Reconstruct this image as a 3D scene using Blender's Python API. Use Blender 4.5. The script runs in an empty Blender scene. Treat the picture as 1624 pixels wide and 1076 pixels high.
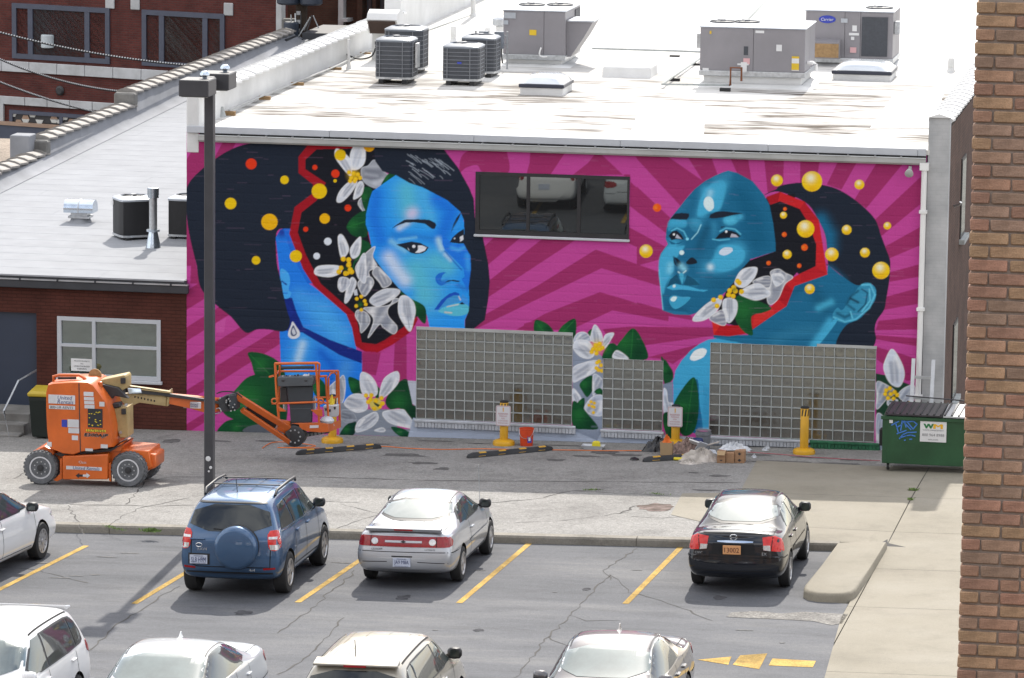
import bpy, bmesh, math, random
import numpy as np
from mathutils import Vector, Matrix
from mathutils.bvhtree import BVHTree
from mathutils.geometry import delaunay_2d_cdt
random.seed(7)
RNG = np.random.default_rng(11)
R = math.radians
scene = bpy.context.scene
COL = scene.collection

# ------------------------------------------------------------------ camera
# world: mural wall is the plane Y = 0, its left foot is the origin, X runs along it, the lot is at negative Y
FPX, PITCH, ROLL, YAW = 6996.56, .159699, .011646, -.176878      # focal length for a picture 1624 wide
CAM = np.array([22.85, -88.949, 16.788])
def _basis():
    cy, sy = math.cos(YAW), math.sin(YAW)
    fwd = np.array([sy*math.cos(PITCH), cy*math.cos(PITCH), -math.sin(PITCH)])
    right = np.array([cy, -sy, 0.]); up = np.cross(right, fwd)
    r = right*math.cos(ROLL)+up*math.sin(ROLL); u = -right*math.sin(ROLL)+up*math.cos(ROLL)
    return r, u, fwd
_r, _u, _f = _basis()
RC = np.array([_r, -_u, _f])
cam = bpy.data.cameras.new('camera'); cam_ob = bpy.data.objects.new('camera', cam); COL.objects.link(cam_ob)
cam.sensor_width = 36; cam.sensor_fit = 'HORIZONTAL'; cam.lens = FPX/1624*36
cam.clip_start = .5; cam.clip_end = 2000
cam_ob.matrix_world = Matrix(((_r[0], _u[0], -_f[0], CAM[0]), (_r[1], _u[1], -_f[1], CAM[1]), (_r[2], _u[2], -_f[2], CAM[2]), (0, 0, 0, 1)))
scene.camera = cam_ob

# ------------------------------------------------------------------ sky and sun
SUN_EL, SUN_AZ = 41.0, -3.8            # azimuth measured from +Y towards +X
world = bpy.data.worlds.new('World'); scene.world = world; world.use_nodes = True
wn = world.node_tree; wn.nodes.clear()
wo = wn.nodes.new('ShaderNodeOutputWorld'); bg = wn.nodes.new('ShaderNodeBackground'); sky = wn.nodes.new('ShaderNodeTexSky')
sky.sky_type = 'NISHITA'; sky.sun_disc = False; sky.sun_elevation = R(SUN_EL); sky.sun_rotation = R(SUN_AZ)
sky.air_density = 1.0; sky.dust_density = 2.0; sky.ozone_density = 1.0; sky.altitude = 150
bg.inputs['Strength'].default_value = .112
# broken white cloud over the whole sky, as the windscreens reflect it
_tc = wn.nodes.new('ShaderNodeTexCoord'); _mp = wn.nodes.new('ShaderNodeMapping'); _mp.inputs['Scale'].default_value = (1, 1, 2.2)
_nz = wn.nodes.new('ShaderNodeTexNoise'); _nz.inputs['Scale'].default_value = 2.3; _nz.inputs['Detail'].default_value = 7; _nz.inputs['Roughness'].default_value = .58
_rp = wn.nodes.new('ShaderNodeValToRGB'); _rp.color_ramp.elements[0].position = .36; _rp.color_ramp.elements[1].position = .56
_mx = wn.nodes.new('ShaderNodeMix'); _mx.data_type = 'RGBA'; _mx.inputs[7].default_value = (7.6, 7.5, 7.5, 1)
wn.links.new(_tc.outputs['Generated'], _mp.inputs[0]); wn.links.new(_mp.outputs[0], _nz.inputs['Vector']); wn.links.new(_nz.outputs['Fac'], _rp.inputs[0])
wn.links.new(_rp.outputs[0], _mx.inputs[0]); wn.links.new(sky.outputs[0], _mx.inputs[6]); wn.links.new(_mx.outputs[2], bg.inputs[0]); wn.links.new(bg.outputs[0], wo.inputs[0])
sl = bpy.data.lights.new('sun', 'SUN'); sl.energy = 2.4; sl.angle = R(.55); sl.color = (1, .945, .86)
so = bpy.data.objects.new('sun', sl); COL.objects.link(so)
_s = Vector((math.sin(R(SUN_AZ))*math.cos(R(SUN_EL)), math.cos(R(SUN_AZ))*math.cos(R(SUN_EL)), math.sin(R(SUN_EL))))
so.rotation_euler = _s.to_track_quat('Z', 'Y').to_euler(); so.location = (10, 40, 60)
vs = scene.view_settings; vs.view_transform = 'Standard'; vs.look = 'None'; vs.gamma = 1; vs.use_curve_mapping = False
vs.exposure = 1.2
scene.display_settings.display_device = 'sRGB'
scene.cycles.max_bounces = 6; scene.cycles.diffuse_bounces = 3; scene.cycles.glossy_bounces = 4

# ------------------------------------------------------------------ measuring helpers: a sight line met with a real plane
def proj(P):
    q = (np.asarray(P, float)-CAM)@RC.T
    return np.stack([812+FPX*q[..., 0]/q[..., 2], 538+FPX*q[..., 1]/q[..., 2]], -1)
def sight(x, y, n, d):
    n = np.array(n, float); r = np.array([(x-812)/FPX, (y-538)/FPX, 1.])@RC
    return Vector(CAM+r*((d-n@CAM)/(n@r)))
def on_wall(x, y, Y=0.): return sight(x, y, (0, 1, 0), Y)
def on_level(x, y, Z): return sight(x, y, (0, 0, 1), Z)
def on_lot(x, y, h=0.): return sight(x, y, (-.0159, .02673, 1), h)
def on_alley(x, y, h=0.): return sight(x, y, (-.0159, .0383, 1), h)
def z_lot(x, y): return .0159*x-.02673*y
def z_alley(x, y): return .0159*x-.0383*y

# ------------------------------------------------------------------ object helpers
def s2l(c):
    c = [v/255 for v in c[:3]]
    return tuple(v/12.92 if v <= .04045 else ((v+.055)/1.055)**2.4 for v in c)
def tag(o, label=None, cat=None, group=None, kind=None):
    if label: o['label'] = label
    if cat: o['category'] = cat
    if group: o['group'] = group
    if kind: o['kind'] = kind
    return o
def thing(name, label, cat, loc=(0, 0, 0), rz=0., group=None, rot=None):
    o = bpy.data.objects.new(name, None); COL.objects.link(o)
    o.location = loc; o.rotation_euler = rot if rot else (0, 0, rz); o.empty_display_size = .2
    return tag(o, label, cat, group)
def root_of(o):
    while o.parent: o = o.parent
    return o
def kids(o): return [c for c in bpy.data.objects if c.parent == o]
def dup(root, loc, label=None, rz=None):
    r = root.copy(); COL.objects.link(r); r.location = loc
    if rz is not None: r.rotation_euler = (0, 0, rz)
    if label: r['label'] = label
    for ch in kids(root):
        c = ch.copy(); COL.objects.link(c); c.parent = r
        for g in kids(ch):
            d = g.copy(); COL.objects.link(d); d.parent = c
    return r
class MB:
    def __init__(s): s.v = []; s.f = []
    def add(s, vs, fs):
        o = len(s.v); s.v += [tuple(p) for p in vs]; s.f += [tuple(i+o for i in f) for f in fs]; return s
    def box(s, x0, x1, y0, y1, z0, z1):
        return s.add([(x0, y0, z0), (x1, y0, z0), (x1, y1, z0), (x0, y1, z0), (x0, y0, z1), (x1, y0, z1), (x1, y1, z1), (x0, y1, z1)],
                     [(3, 2, 1, 0), (4, 5, 6, 7), (0, 1, 5, 4), (1, 2, 6, 5), (2, 3, 7, 6), (3, 0, 4, 7)])
    def obox(s, c, h, M):
        pts = [Vector(c)+M@Vector((sx*h[0], sy*h[1], sz*h[2])) for sz in (-1, 1) for sx, sy in ((-1, -1), (1, -1), (1, 1), (-1, 1))]
        return s.add(pts, [(3, 2, 1, 0), (4, 5, 6, 7), (0, 1, 5, 4), (1, 2, 6, 5), (2, 3, 7, 6), (3, 0, 4, 7)])
    def bar(s, a, b, w, h=None, up=(0, 0, 1)):
        a, b = Vector(a), Vector(b); h = h or w; d = (b-a).normalized(); u = Vector(up)
        if abs(d.dot(u)) > .99: u = Vector((0, 1, 0))
        x = d.cross(u).normalized(); z = x.cross(d)
        M = Matrix((x, d, z)).transposed()
        return s.obox((a+b)/2, (w/2, (b-a).length/2, h/2), M)
    def prism(s, pts, axis, a0, a1):
        def P(p, a): return {'y': (p[0], a, p[1]), 'x': (a, p[0], p[1]), 'z': (p[0], p[1], a)}[axis]
        n = len(pts)
        return s.add([P(p, a0) for p in pts]+[P(p, a1) for p in pts],
                     [tuple(range(n)), tuple(range(2*n-1, n-1, -1))]+[(i, (i+1) % n, n+(i+1) % n, n+i) for i in range(n)])
    def ring(s, rings, close=True, cap=True):
        n = len(rings[0]); vs = [p for r in rings for p in r]; fs = []
        for k in range(len(rings)-1):
            for i in range(n if close else n-1):
                j = (i+1) % n; fs.append((k*n+i, k*n+j, (k+1)*n+j, (k+1)*n+i))
        if cap: fs += [tuple(range(n-1, -1, -1)), tuple(range((len(rings)-1)*n, len(rings)*n))]
        return s.add(vs, fs)
    def cyl(s, a, b, r0, r1=None, n=12, cap=True):
        return s.tube([a, b], [r0, r0 if r1 is None else r1], n, cap)
    def tube(s, pts, r, n=8, cap=True):
        pts = [Vector(p) for p in pts]; rings = []
        rs = r if isinstance(r, (list, tuple)) else [r]*len(pts)
        for i, p in enumerate(pts):
            d = (pts[min(i+1, len(pts)-1)]-pts[max(i-1, 0)]).normalized()
            u = Vector((0, 0, 1)) if abs(d.z) < .9 else Vector((0, 1, 0))
            x = d.cross(u).normalized(); y = d.cross(x)
            rings.append([p+(x*math.cos(2*math.pi*k/n)+y*math.sin(2*math.pi*k/n))*rs[i] for k in range(n)])
        return s.ring(rings, True, cap)
    def lathe(s, prof, n=24, M=None, cap=True):
        M = M or Matrix.Identity(4)
        return s.ring([[M@Vector((r*math.cos(2*math.pi*k/n), r*math.sin(2*math.pi*k/n), z)) for k in range(n)] for r, z in prof], True, cap)
    def grid(s, nx, ny, fn):
        vs = [fn(i/nx, j/ny) for j in range(ny+1) for i in range(nx+1)]
        return s.add(vs, [(j*(nx+1)+i, j*(nx+1)+i+1, (j+1)*(nx+1)+i+1, (j+1)*(nx+1)+i) for j in range(ny) for i in range(nx)])
    def mesh(s, name, mat, off=(0, 0, 0), bevel=0, smooth=35, seg=1, fix=True):
        me = bpy.data.meshes.new(name)
        me.from_pydata([(p[0]-off[0], p[1]-off[1], p[2]-off[2]) for p in s.v], [], s.f)
        if bevel or fix:
            bm = bmesh.new(); bm.from_mesh(me)
            if fix: bmesh.ops.recalc_face_normals(bm, faces=bm.faces)
            if bevel:
                es = [e for e in bm.edges if len(e.link_faces) == 2 and e.calc_face_angle(0) > .5]
                bmesh.ops.bevel(bm, geom=es, offset=bevel, segments=seg, affect='EDGES', clamp_overlap=True)
            bm.to_mesh(me); bm.free()
        for m in (mat if isinstance(mat, (list, tuple)) else [mat]): me.materials.append(m)
        if smooth:
            me.shade_smooth(); me.set_sharp_from_angle(angle=R(smooth))
        return me
    def build(s, name, mat, parent=None, w=True, **k):
        """w: the vertices are world points and the thing is not turned; otherwise they are the thing's own"""
        off = tuple(root_of(parent).location) if (parent and w) else (0, 0, 0)
        return place(name, s.mesh(name, mat, off, **k), parent)
def place(name, me, parent=None, loc=(0, 0, 0), rot=(0, 0, 0)):
    o = bpy.data.objects.new(name, me); COL.objects.link(o); o.parent = parent; o.location = loc; o.rotation_euler = rot
    return o
def piece_group(o, label): o['label'] = label; return o
def chaikin(p, it=2, closed=True):
    p = [Vector(q) for q in p]
    for _ in range(it):
        q = []; n = len(p)
        for i in range(n if closed else n-1):
            a, b = p[i], p[(i+1) % n]; q += [a*.75+b*.25, a*.25+b*.75]
        p = q if closed else [p[0]]+q+[p[-1]]
    return p
def spline(p, closed=True, k=6):
    p = [np.array(q, float) for q in p]; n = len(p); out = []
    for i in range(n if closed else n-1):
        a, b, c, d = (p[(i-1) % n] if closed or i > 0 else p[0]), p[i], p[(i+1) % n], (p[(i+2) % n] if closed or i+2 < n else p[-1])
        for j in range(k):
            t = j/k; out.append(.5*((2*b)+(c-a)*t+(2*a-5*b+4*c-d)*t*t+(3*b-a-3*c+d)*t**3))
    if not closed: out.append(p[-1])
    return out

# ------------------------------------------------------------------ materials
def M(name, col, rough=.6, metal=0., var=.12, scale=3., bump=0., bscale=60., spec=.5, coat=0., dirt=0., speck=0., spscale=90., emit=None, ior=None, stretch=None):
    m = bpy.data.materials.new(name); m.use_nodes = True; nt = m.node_tree; n = nt.nodes; L = nt.links
    p = n['Principled BSDF']; p.inputs['Roughness'].default_value = rough; p.inputs['Metallic'].default_value = metal
    p.inputs['Specular IOR Level'].default_value = spec; p.inputs['Coat Weight'].default_value = coat; p.inputs['Coat Roughness'].default_value = .04
    if ior: p.inputs['IOR'].default_value = ior
    tc = n.new('ShaderNodeTexCoord'); vec = tc.outputs['Object']
    if stretch:
        mp = n.new('ShaderNodeMapping'); mp.inputs['Scale'].default_value = stretch; L.new(vec, mp.inputs[0]); vec = mp.outputs[0]
    def noise(sc, det=5, rgh=.6):
        t = n.new('ShaderNodeTexNoise'); t.inputs['Scale'].default_value = sc; t.inputs['Detail'].default_value = det; t.inputs['Roughness'].default_value = rgh
        L.new(vec, t.inputs['Vector']); return t.outputs['Fac']
    def ramp(f, a, b, ca, cb):
        r = n.new('ShaderNodeValToRGB'); r.color_ramp.elements[0].position = a; r.color_ramp.elements[1].position = b
        r.color_ramp.elements[0].color = (*ca, 1); r.color_ramp.elements[1].color = (*cb, 1); L.new(f, r.inputs[0]); return r.outputs[0]
    def mul(a, b, f=1.):
        x = n.new('ShaderNodeMix'); x.data_type = 'RGBA'; x.blend_type = 'MULTIPLY'; x.inputs[0].default_value = f
        L.new(a, x.inputs[6]); L.new(b, x.inputs[7]); return x.outputs[2]
    lo = tuple(max(0, c*(1-var)) for c in col); hi = tuple(min(1, c*(1+var)) for c in col)
    c = ramp(noise(scale), .3, .7, lo, hi)
    if speck: c = mul(c, ramp(noise(spscale, 2, .7), .3, .7, (1-speck,)*3, (1+speck*.6,)*3))
    if dirt: c = mul(c, ramp(noise(scale*.45, 8, .65), .38, .62, (1-dirt, 1-dirt, 1-dirt*1.05), (1, 1, 1)))
    L.new(c, p.inputs['Base Color'])
    if bump:
        b = n.new('ShaderNodeBump'); b.inputs['Strength'].default_value = bump; b.inputs['Distance'].default_value = .02
        L.new(noise(bscale, 4), b.inputs['Height']); L.new(b.outputs[0], p.inputs['Normal'])
    if emit: p.inputs['Emission Color'].default_value = (*emit, 1); p.inputs['Emission Strength'].default_value = 1
    return m
def glass_mat(name, col, refl=.25, rough=.02, var=.2):
    """coated glazing over a dark room: a dark body with a mirror share that grows at grazing angles"""
    m = M(name, col, rough=.4, var=var, scale=1.5, spec=.2); nt = m.node_tree; n = nt.nodes; L = nt.links
    p = n['Principled BSDF']; out = n['Material Output']
    g = n.new('ShaderNodeBsdfGlossy'); g.inputs['Roughness'].default_value = rough; g.inputs['Color'].default_value = (.9, .96, .95, 1)
    fr = n.new('ShaderNodeFresnel'); fr.inputs['IOR'].default_value = 1.5
    ad = n.new('ShaderNodeMath'); ad.operation = 'ADD'; ad.inputs[1].default_value = refl-.04; ad.use_clamp = True; L.new(fr.outputs[0], ad.inputs[0])
    mx = n.new('ShaderNodeMixShader'); L.new(ad.outputs[0], mx.inputs[0]); L.new(p.outputs[0], mx.inputs[1]); L.new(g.outputs[0], mx.inputs[2]); L.new(mx.outputs[0], out.inputs[0])
    return m
def brick_mat(name, c1, c2, mortar, bw=.21, bh=.075, ms=.012, bump=.6, plane='xz', var=.0):
    """courses too far off to model one by one"""
    m = bpy.data.materials.new(name); m.use_nodes = True; nt = m.node_tree; n = nt.nodes; L = nt.links; p = n['Principled BSDF']
    p.inputs['Roughness'].default_value = .85; p.inputs['Specular IOR Level'].default_value = .2
    tc = n.new('ShaderNodeTexCoord'); mp = n.new('ShaderNodeMapping')
    mp.inputs['Rotation'].default_value = {'xz': (R(-90), 0, 0), 'yz': (R(-90), 0, R(-90))}[plane]
    if plane == 'yz':
        sx = n.new('ShaderNodeSeparateXYZ'); cx = n.new('ShaderNodeCombineXYZ'); L.new(tc.outputs['Object'], sx.inputs[0])
        L.new(sx.outputs[1], cx.inputs[0]); L.new(sx.outputs[2], cx.inputs[1]); v = cx.outputs[0]
    else:
        sx = n.new('ShaderNodeSeparateXYZ'); cx = n.new('ShaderNodeCombineXYZ'); L.new(tc.outputs['Object'], sx.inputs[0])
        L.new(sx.outputs[0], cx.inputs[0]); L.new(sx.outputs[2], cx.inputs[1]); v = cx.outputs[0]
    b = n.new('ShaderNodeTexBrick'); L.new(v, b.inputs['Vector'])
    b.inputs['Color1'].default_value = (*c1, 1); b.inputs['Color2'].default_value = (*c2, 1); b.inputs['Mortar'].default_value = (*mortar, 1)
    b.inputs['Scale'].default_value = 1; b.inputs['Mortar Size'].default_value = ms; b.inputs['Brick Width'].default_value = bw; b.inputs['Row Height'].default_value = bh
    b.inputs['Mortar Smooth'].default_value = .2; b.inputs['Bias'].default_value = 0
    t = n.new('ShaderNodeTexNoise'); t.inputs['Scale'].default_value = 1.6; t.inputs['Detail'].default_value = 8; L.new(tc.outputs['Object'], t.inputs['Vector'])
    r = n.new('ShaderNodeValToRGB'); r.color_ramp.elements[0].position = .3; r.color_ramp.elements[1].position = .7
    r.color_ramp.elements[0].color = (.7, .7, .7, 1); r.color_ramp.elements[1].color = (1.12, 1.1, 1.08, 1); L.new(t.outputs[0], r.inputs[0])
    x = n.new('ShaderNodeMix'); x.data_type = 'RGBA'; x.blend_type = 'MULTIPLY'; x.inputs[0].default_value = 1; L.new(b.outputs[0], x.inputs[6]); L.new(r.outputs[0], x.inputs[7])
    L.new(x.outputs[2], p.inputs['Base Color'])
    bp = n.new('ShaderNodeBump'); bp.inputs['Strength'].default_value = bump; bp.inputs['Distance'].default_value = .01; bp.invert = True
    L.new(b.outputs['Fac'], bp.inputs['Height']); L.new(bp.outputs[0], p.inputs['Normal'])
    return m
MAT = {}
MAT['black'] = M('black rubber', (.015, .015, .016), .6, var=.3)
MAT['dark'] = M('dark plastic', (.03, .03, .033), .5, var=.2)
MAT['white'] = M('white paint', (.74, .74, .73), .5, var=.05, scale=2)
MAT['steel'] = M('galvanised steel', (.5, .52, .54), .35, .8, var=.2, scale=12)
MAT['chrome'] = M('chrome', (.8, .8, .8), .12, 1., var=.02)
MAT['ink'] = M('dark ink', (.02, .02, .025), .6, var=.1)

# lettering: outline of each word made once as a flat mesh, height of a capital = 1
def text_meshes(words):
    out = {}
    for wd in words:
        cu = bpy.data.curves.new('word', 'FONT'); cu.body = wd; cu.align_x = 'CENTER'; cu.align_y = 'CENTER'; cu.size = 1.4; cu.resolution_u = 2
        o = bpy.data.objects.new('word', cu); COL.objects.link(o); bpy.context.view_layer.update()
        me = bpy.data.meshes.new_from_object(o.evaluated_get(bpy.context.evaluated_depsgraph_get()))
        v = [tuple(p.co) for p in me.vertices]; f = [tuple(p.vertices) for p in me.polygons]
        bpy.data.objects.remove(o); bpy.data.meshes.remove(me); bpy.data.curves.remove(cu)
        xs = [p[0] for p in v]; ys = [p[1] for p in v]; cx, cy = (min(xs)+max(xs))/2, (min(ys)+max(ys))/2
        out[wd] = ([(p[0]-cx, p[1]-cy, 0) for p in v], f, max(xs)-min(xs), max(ys)-min(ys))
    return out
WORDS = ['SL8 H9M', 'JA9 M8A', '13002', 'CIVIC', 'EX', 'RAV4', '4x4', 'CAVALIER', 'United', 'Rentals', '800-UR-RENTS', 'United Rentals', '10793894', 'E300AJP',
         'W', 'M', 'WASTE MANAGEMENT', '800 964 8988', 'wm.com', 'RESERVED', 'PARKING', 'FOR', 'AUTHORIZED', 'VEHICLES ONLY', 'PRIVATE PROPERTY', 'NO', 'UNAUTHORIZED', 'Carrier', 'MISSOURI', 'SHOW-ME STATE', 'PARKING ONLY', 'JLG', 'Class', 'ULTIMATE']
TX = text_meshes(WORDS)
def word(wd, mat, parent, c, ux, uy, w=None, h=None, name='lettering', shear=0., lift=.003, out=None):
    """lettering centred on c, along ux, upright along uy, inside w x h metres; vertices in the parent's own frame"""
    v, f, W, H = TX[wd]; ux, uy = Vector(ux).normalized(), Vector(uy).normalized(); nrm = ux.cross(uy)
    sx = (w/W) if w else h/H; sy = (h/H) if h else sx
    b = MB() if out is None else out
    b.add([Vector(c)+ux*(p[0]*sx+shear*p[1]*sy)+uy*(p[1]*sy)+nrm*lift for p in v], f)
    return b if out is not None else b.build(name, mat, parent, w=False, smooth=0, fix=False)
# ------------------------------------------------------------------ ground
def asphalt(name, c0, c1, c2, patch=(.3, .7), streak=(1, 1, 1), grain=.35, gsc=55., stain=.35):
    """aggregate grain, broad wear patches and dark stains"""
    m = bpy.data.materials.new(name); m.use_nodes = True; nt = m.node_tree; n = nt.nodes; L = nt.links; p = n['Principled BSDF']
    p.inputs['Roughness'].default_value = .85; p.inputs['Specular IOR Level'].default_value = .3
    tc = n.new('ShaderNodeTexCoord'); mp = n.new('ShaderNodeMapping'); mp.inputs['Scale'].default_value = streak; L.new(tc.outputs['Object'], mp.inputs[0])
    def noise(sc, det, v, r=.6):
        t = n.new('ShaderNodeTexNoise'); t.inputs['Scale'].default_value = sc; t.inputs['Detail'].default_value = det; t.inputs['Roughness'].default_value = r; L.new(v, t.inputs['Vector']); return t.outputs['Fac']
    def ramp(f, stops):
        r = n.new('ShaderNodeValToRGB'); e = r.color_ramp.elements
        while len(e) < len(stops): e.new(.5)
        for q, (pos, c) in zip(e, stops): q.position = pos; q.color = (*c, 1)
        L.new(f, r.inputs[0]); return r.outputs[0]
    def mul(a, b):
        x = n.new('ShaderNodeMix'); x.data_type = 'RGBA'; x.blend_type = 'MULTIPLY'; x.inputs[0].default_value = 1; L.new(a, x.inputs[6]); L.new(b, x.inputs[7]); return x.outputs[2]
    o = tc.outputs['Object']
    c = ramp(noise(.45, 9, mp.outputs[0], .62), [(patch[0], c0), ((patch[0]+patch[1])/2, c1), (patch[1], c2)])
    c = mul(c, ramp(noise(gsc, 2, o, .75), [(.3, (1-grain,)*3), (.5, (1,)*3), (.72, (1+grain*.9,)*3)]))
    c = mul(c, ramp(noise(gsc*.33, 3, o, .7), [(.32, (1-grain*.5,)*3), (.68, (1+grain*.3,)*3)]))
    c = mul(c, ramp(noise(1.3, 10, mp.outputs[0], .7), [(.34, (1-stain,)*3), (.5, (1,)*3)]))
    L.new(c, p.inputs['Base Color'])
    b = n.new('ShaderNodeBump'); b.inputs['Strength'].default_value = .5; b.inputs['Distance'].default_value = .012
    L.new(noise(gsc, 3, o), b.inputs['Height']); L.new(b.outputs[0], p.inputs['Normal'])
    return m
MAT['alley'] = asphalt('worn pale asphalt', (.185, .178, .168), (.235, .228, .215), (.27, .262, .248), grain=.42, gsc=34, stain=.22)
MAT['lot'] = asphalt('sealed asphalt', (.077, .081, .09), (.102, .105, .115), (.152, .152, .154), (.3, .72), (.5, 1.6, 1), grain=.22, gsc=45, stain=.2)
MAT['patch'] = asphalt('gravel patch', (.11, .105, .1), (.2, .19, .175), (.3, .285, .26), grain=.6, gsc=26, stain=.4)
MAT['concrete'] = asphalt('pale concrete', (.21, .189, .147), (.245, .222, .176), (.268, .245, .2), grain=.1, gsc=60, stain=.12)
MAT['kerb'] = asphalt('kerb concrete', (.2, .185, .155), (.25, .23, .195), (.28, .26, .225), grain=.16, gsc=45, stain=.3)
MAT['earth'] = asphalt('bare ground', (.1, .095, .085), (.13, .12, .11), (.16, .15, .14))
MAT['yellow_line'] = M('worn yellow line paint', (.52, .34, .095), .8, spec=.1, var=.14, scale=2.2, dirt=.5, speck=.4, spscale=30)
MAT['crack'] = M('dark crack', (.045, .042, .04), .9, var=.3)  # flat dark tone for cracks and open slab joints
MAT['oil'] = M('damp tar stain', (.115, .111, .108), .95, spec=.04, var=.35, scale=9)
MAT['weed'] = M('weed green', (.13, .2, .05), .8, var=.4, scale=14)

def fill(pts, step=.6, zf=None, lift=0.):
    """a flat outline in plan filled with triangles that follow the ground"""
    P = [Vector((p[0], p[1])) for p in pts]; n = len(P); co = list(P); ed = [(i, (i+1) % n) for i in range(n)]
    r, v, f = _fill(co, ed, P, step)
    b = MB(); b.add([(q[0], q[1], zf(q[0], q[1])+lift) for q in v], f); return b
def _inside(p, P):
    c = False; n = len(P)
    for i in range(n):
        a, b = P[i], P[i-1]
        if (a[1] > p[1]) != (b[1] > p[1]) and p[0] < (b[0]-a[0])*(p[1]-a[1])/(b[1]-a[1])+a[0]: c = not c
    return c
def _fill(co, ed, P, step):
    xs = [p[0] for p in P]; ys = [p[1] for p in P]
    x = min(xs)+step/2
    while x < max(xs):
        y = min(ys)+step/2
        while y < max(ys):
            if _inside((x, y), P): co.append(Vector((x, y)))
            y += step
        x += step
    v, e, f, *_ = delaunay_2d_cdt(co, ed, [], 1, 1e-5)
    return None, [tuple(q) for q in v], [tuple(q) for q in f]
def clip(poly, x0, x1, y0, y1):
    for ax, lim, sg in ((0, x0, 1), (0, x1, -1), (1, y0, 1), (1, y1, -1)):
        out = []; n = len(poly)
        for i in range(n):
            a, b = poly[i-1], poly[i]; ia, ib = (a[ax]-lim)*sg >= 0, (b[ax]-lim)*sg >= 0
            if ia != ib:
                t = (lim-a[ax])/(b[ax]-a[ax]); out.append((a[0]+(b[0]-a[0])*t, a[1]+(b[1]-a[1])*t))
            if ib: out.append(b)
        poly = out
        if not poly: return []
    return poly

KY = lambda x: -11.93-.045*(12-x)                      # line of the kerb's face
ground = MB().add([(x, y, z_lot(x, y)-.25) for x, y in ((-400, -400), (400, -400), (400, 400), (-400, 400))], [(0, 1, 2, 3)]).build('ground', MAT['earth'], smooth=0)
tag(ground, kind='structure')
lot_pts = [(-40, KY(-40)), (15.0, KY(15.0)), (15.0, -16.5), (15.72, -16.7), (15.73, -18.0), (15.98, -22.8), (16.6, -60), (-40, -60)]
lot = fill(lot_pts, 4, z_lot).build('parking_lot', MAT['lot']); tag(lot, kind='structure')
drive_pts = [tuple(on_alley(*q)[:2]) for q in ((1200, 731), (1396, 740), (1560, 750))]
drive_pts = [drive_pts[0], drive_pts[1], (20, -1.6), (60, -1.2), (60, -60), (16.6, -60), (15.98, -22.8), (15.73, -18), (15.73, KY(15.73)+.02), (12.95, KY(12.95)+.18), (12.75, -9.9), (12.25, -9.8)]+[tuple(on_alley(*q)[:2]) for q in ((1064, 817), (1082, 783), (1173, 782))]
alley_pts = [(-40, KY(-40)+.2), (12.95, KY(12.95)+.2)]+drive_pts[10:]+[drive_pts[0], drive_pts[1], (16.4, -2.1), (16.4, .4), (16.5, 40), (15.8, 40), (15.8, .3), (-40, .3)]
alley = fill(alley_pts, 2.5, z_alley).build('alley', MAT['alley']); tag(alley, kind='structure')
def z_drive(x, y):
    t = min(1, max(0, (-6.5-y)/5.0)); a, l = z_alley(x, y)+.006, z_lot(x, y)+.006
    if x < 15.7 and y > -12: l = a if y > -11.3 else a
    return a*(1-t)+l*t
driveway = fill(drive_pts, 2.5, lambda x, y: z_drive(x, y)-.07).build('driveway', MAT['crack']); tag(driveway, kind='structure')
xs_ = [10, 15.845, 18.9, 22, 26, 30, 40, 60]; ys_ = [-60, -50, -40, -33, -27.5, -22.3, -16.95, -13.4, -9.85, -6.2, -1]
for i in range(len(xs_)-1):
    for j in range(len(ys_)-1):
        q = clip(drive_pts, xs_[i]+.008, xs_[i+1]-.008, ys_[j]+.008, ys_[j+1]-.008)
        if len(q) > 2 and abs(sum(q[k-1][0]*q[k][1]-q[k][0]*q[k-1][1] for k in range(len(q)))) > .1:
            clean = [p for k, p in enumerate(q) if math.dist(p, q[k-1]) > 1e-3]
            b = fill(clean, 1.2, z_drive)
            top = len(b.v); ed = [(k, (k+1) % len(clean)) for k in range(len(clean))]
            b.build('slab', MAT['concrete'], driveway)
# kerb: cast lengths with open joints
kerb = thing('kerb', None, None); tag(kerb, kind='structure')
kx = [-30, -26, -22, -18, -14, -10, -6.5, -3, .35, 1.72, 4.9, 8.2, 11.4, 15.05]
for a, b_ in zip(kx, kx[1:]):
    a += .006; b_ -= .006
    prof = lambda x: [(KY(x), z_lot(x, KY(x))-.1), (KY(x)+.02, z_alley(x, KY(x))-.035), (KY(x)+.045, z_alley(x, KY(x))+.0), (KY(x)+.22, z_alley(x, KY(x))+.012), (KY(x)+.22, z_lot(x, KY(x))-.1)]
    MB().ring([[(x, *p) for p in prof(x)] for x in (a, b_)]).build('kerb_length', MAT['kerb'], kerb, smooth=20)
# raised concrete island
isl = [(15.02, KY(15)+.06), (14.97, -14), (14.9, -15.9), (14.93, -16.25), (15.03, -16.48), (15.2, -16.6), (15.45, -16.62), (15.63, -16.55), (15.73, -16.38), (15.78, -16.05), (15.83, -14), (15.86, KY(15.8)+.25), (15.5, KY(15.5)+.3)]
def isl_ring(s, dz): cx, cy = 15.4, -14.2; return [(cx+(p[0]-cx)*s, cy+(p[1]-cy)*(1-(1-s)*.3), z_lot(*p)+dz) for p in isl]
island = MB().ring([isl_ring(1.06, -.2), isl_ring(1.03, .10), isl_ring(.985, .145), isl_ring(.9, .155)]).build('concrete_island', MAT['concrete'], smooth=50)
tag(island, 'raised pale concrete kerb island with a rounded end beside the dark sedan', 'traffic island')

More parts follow.
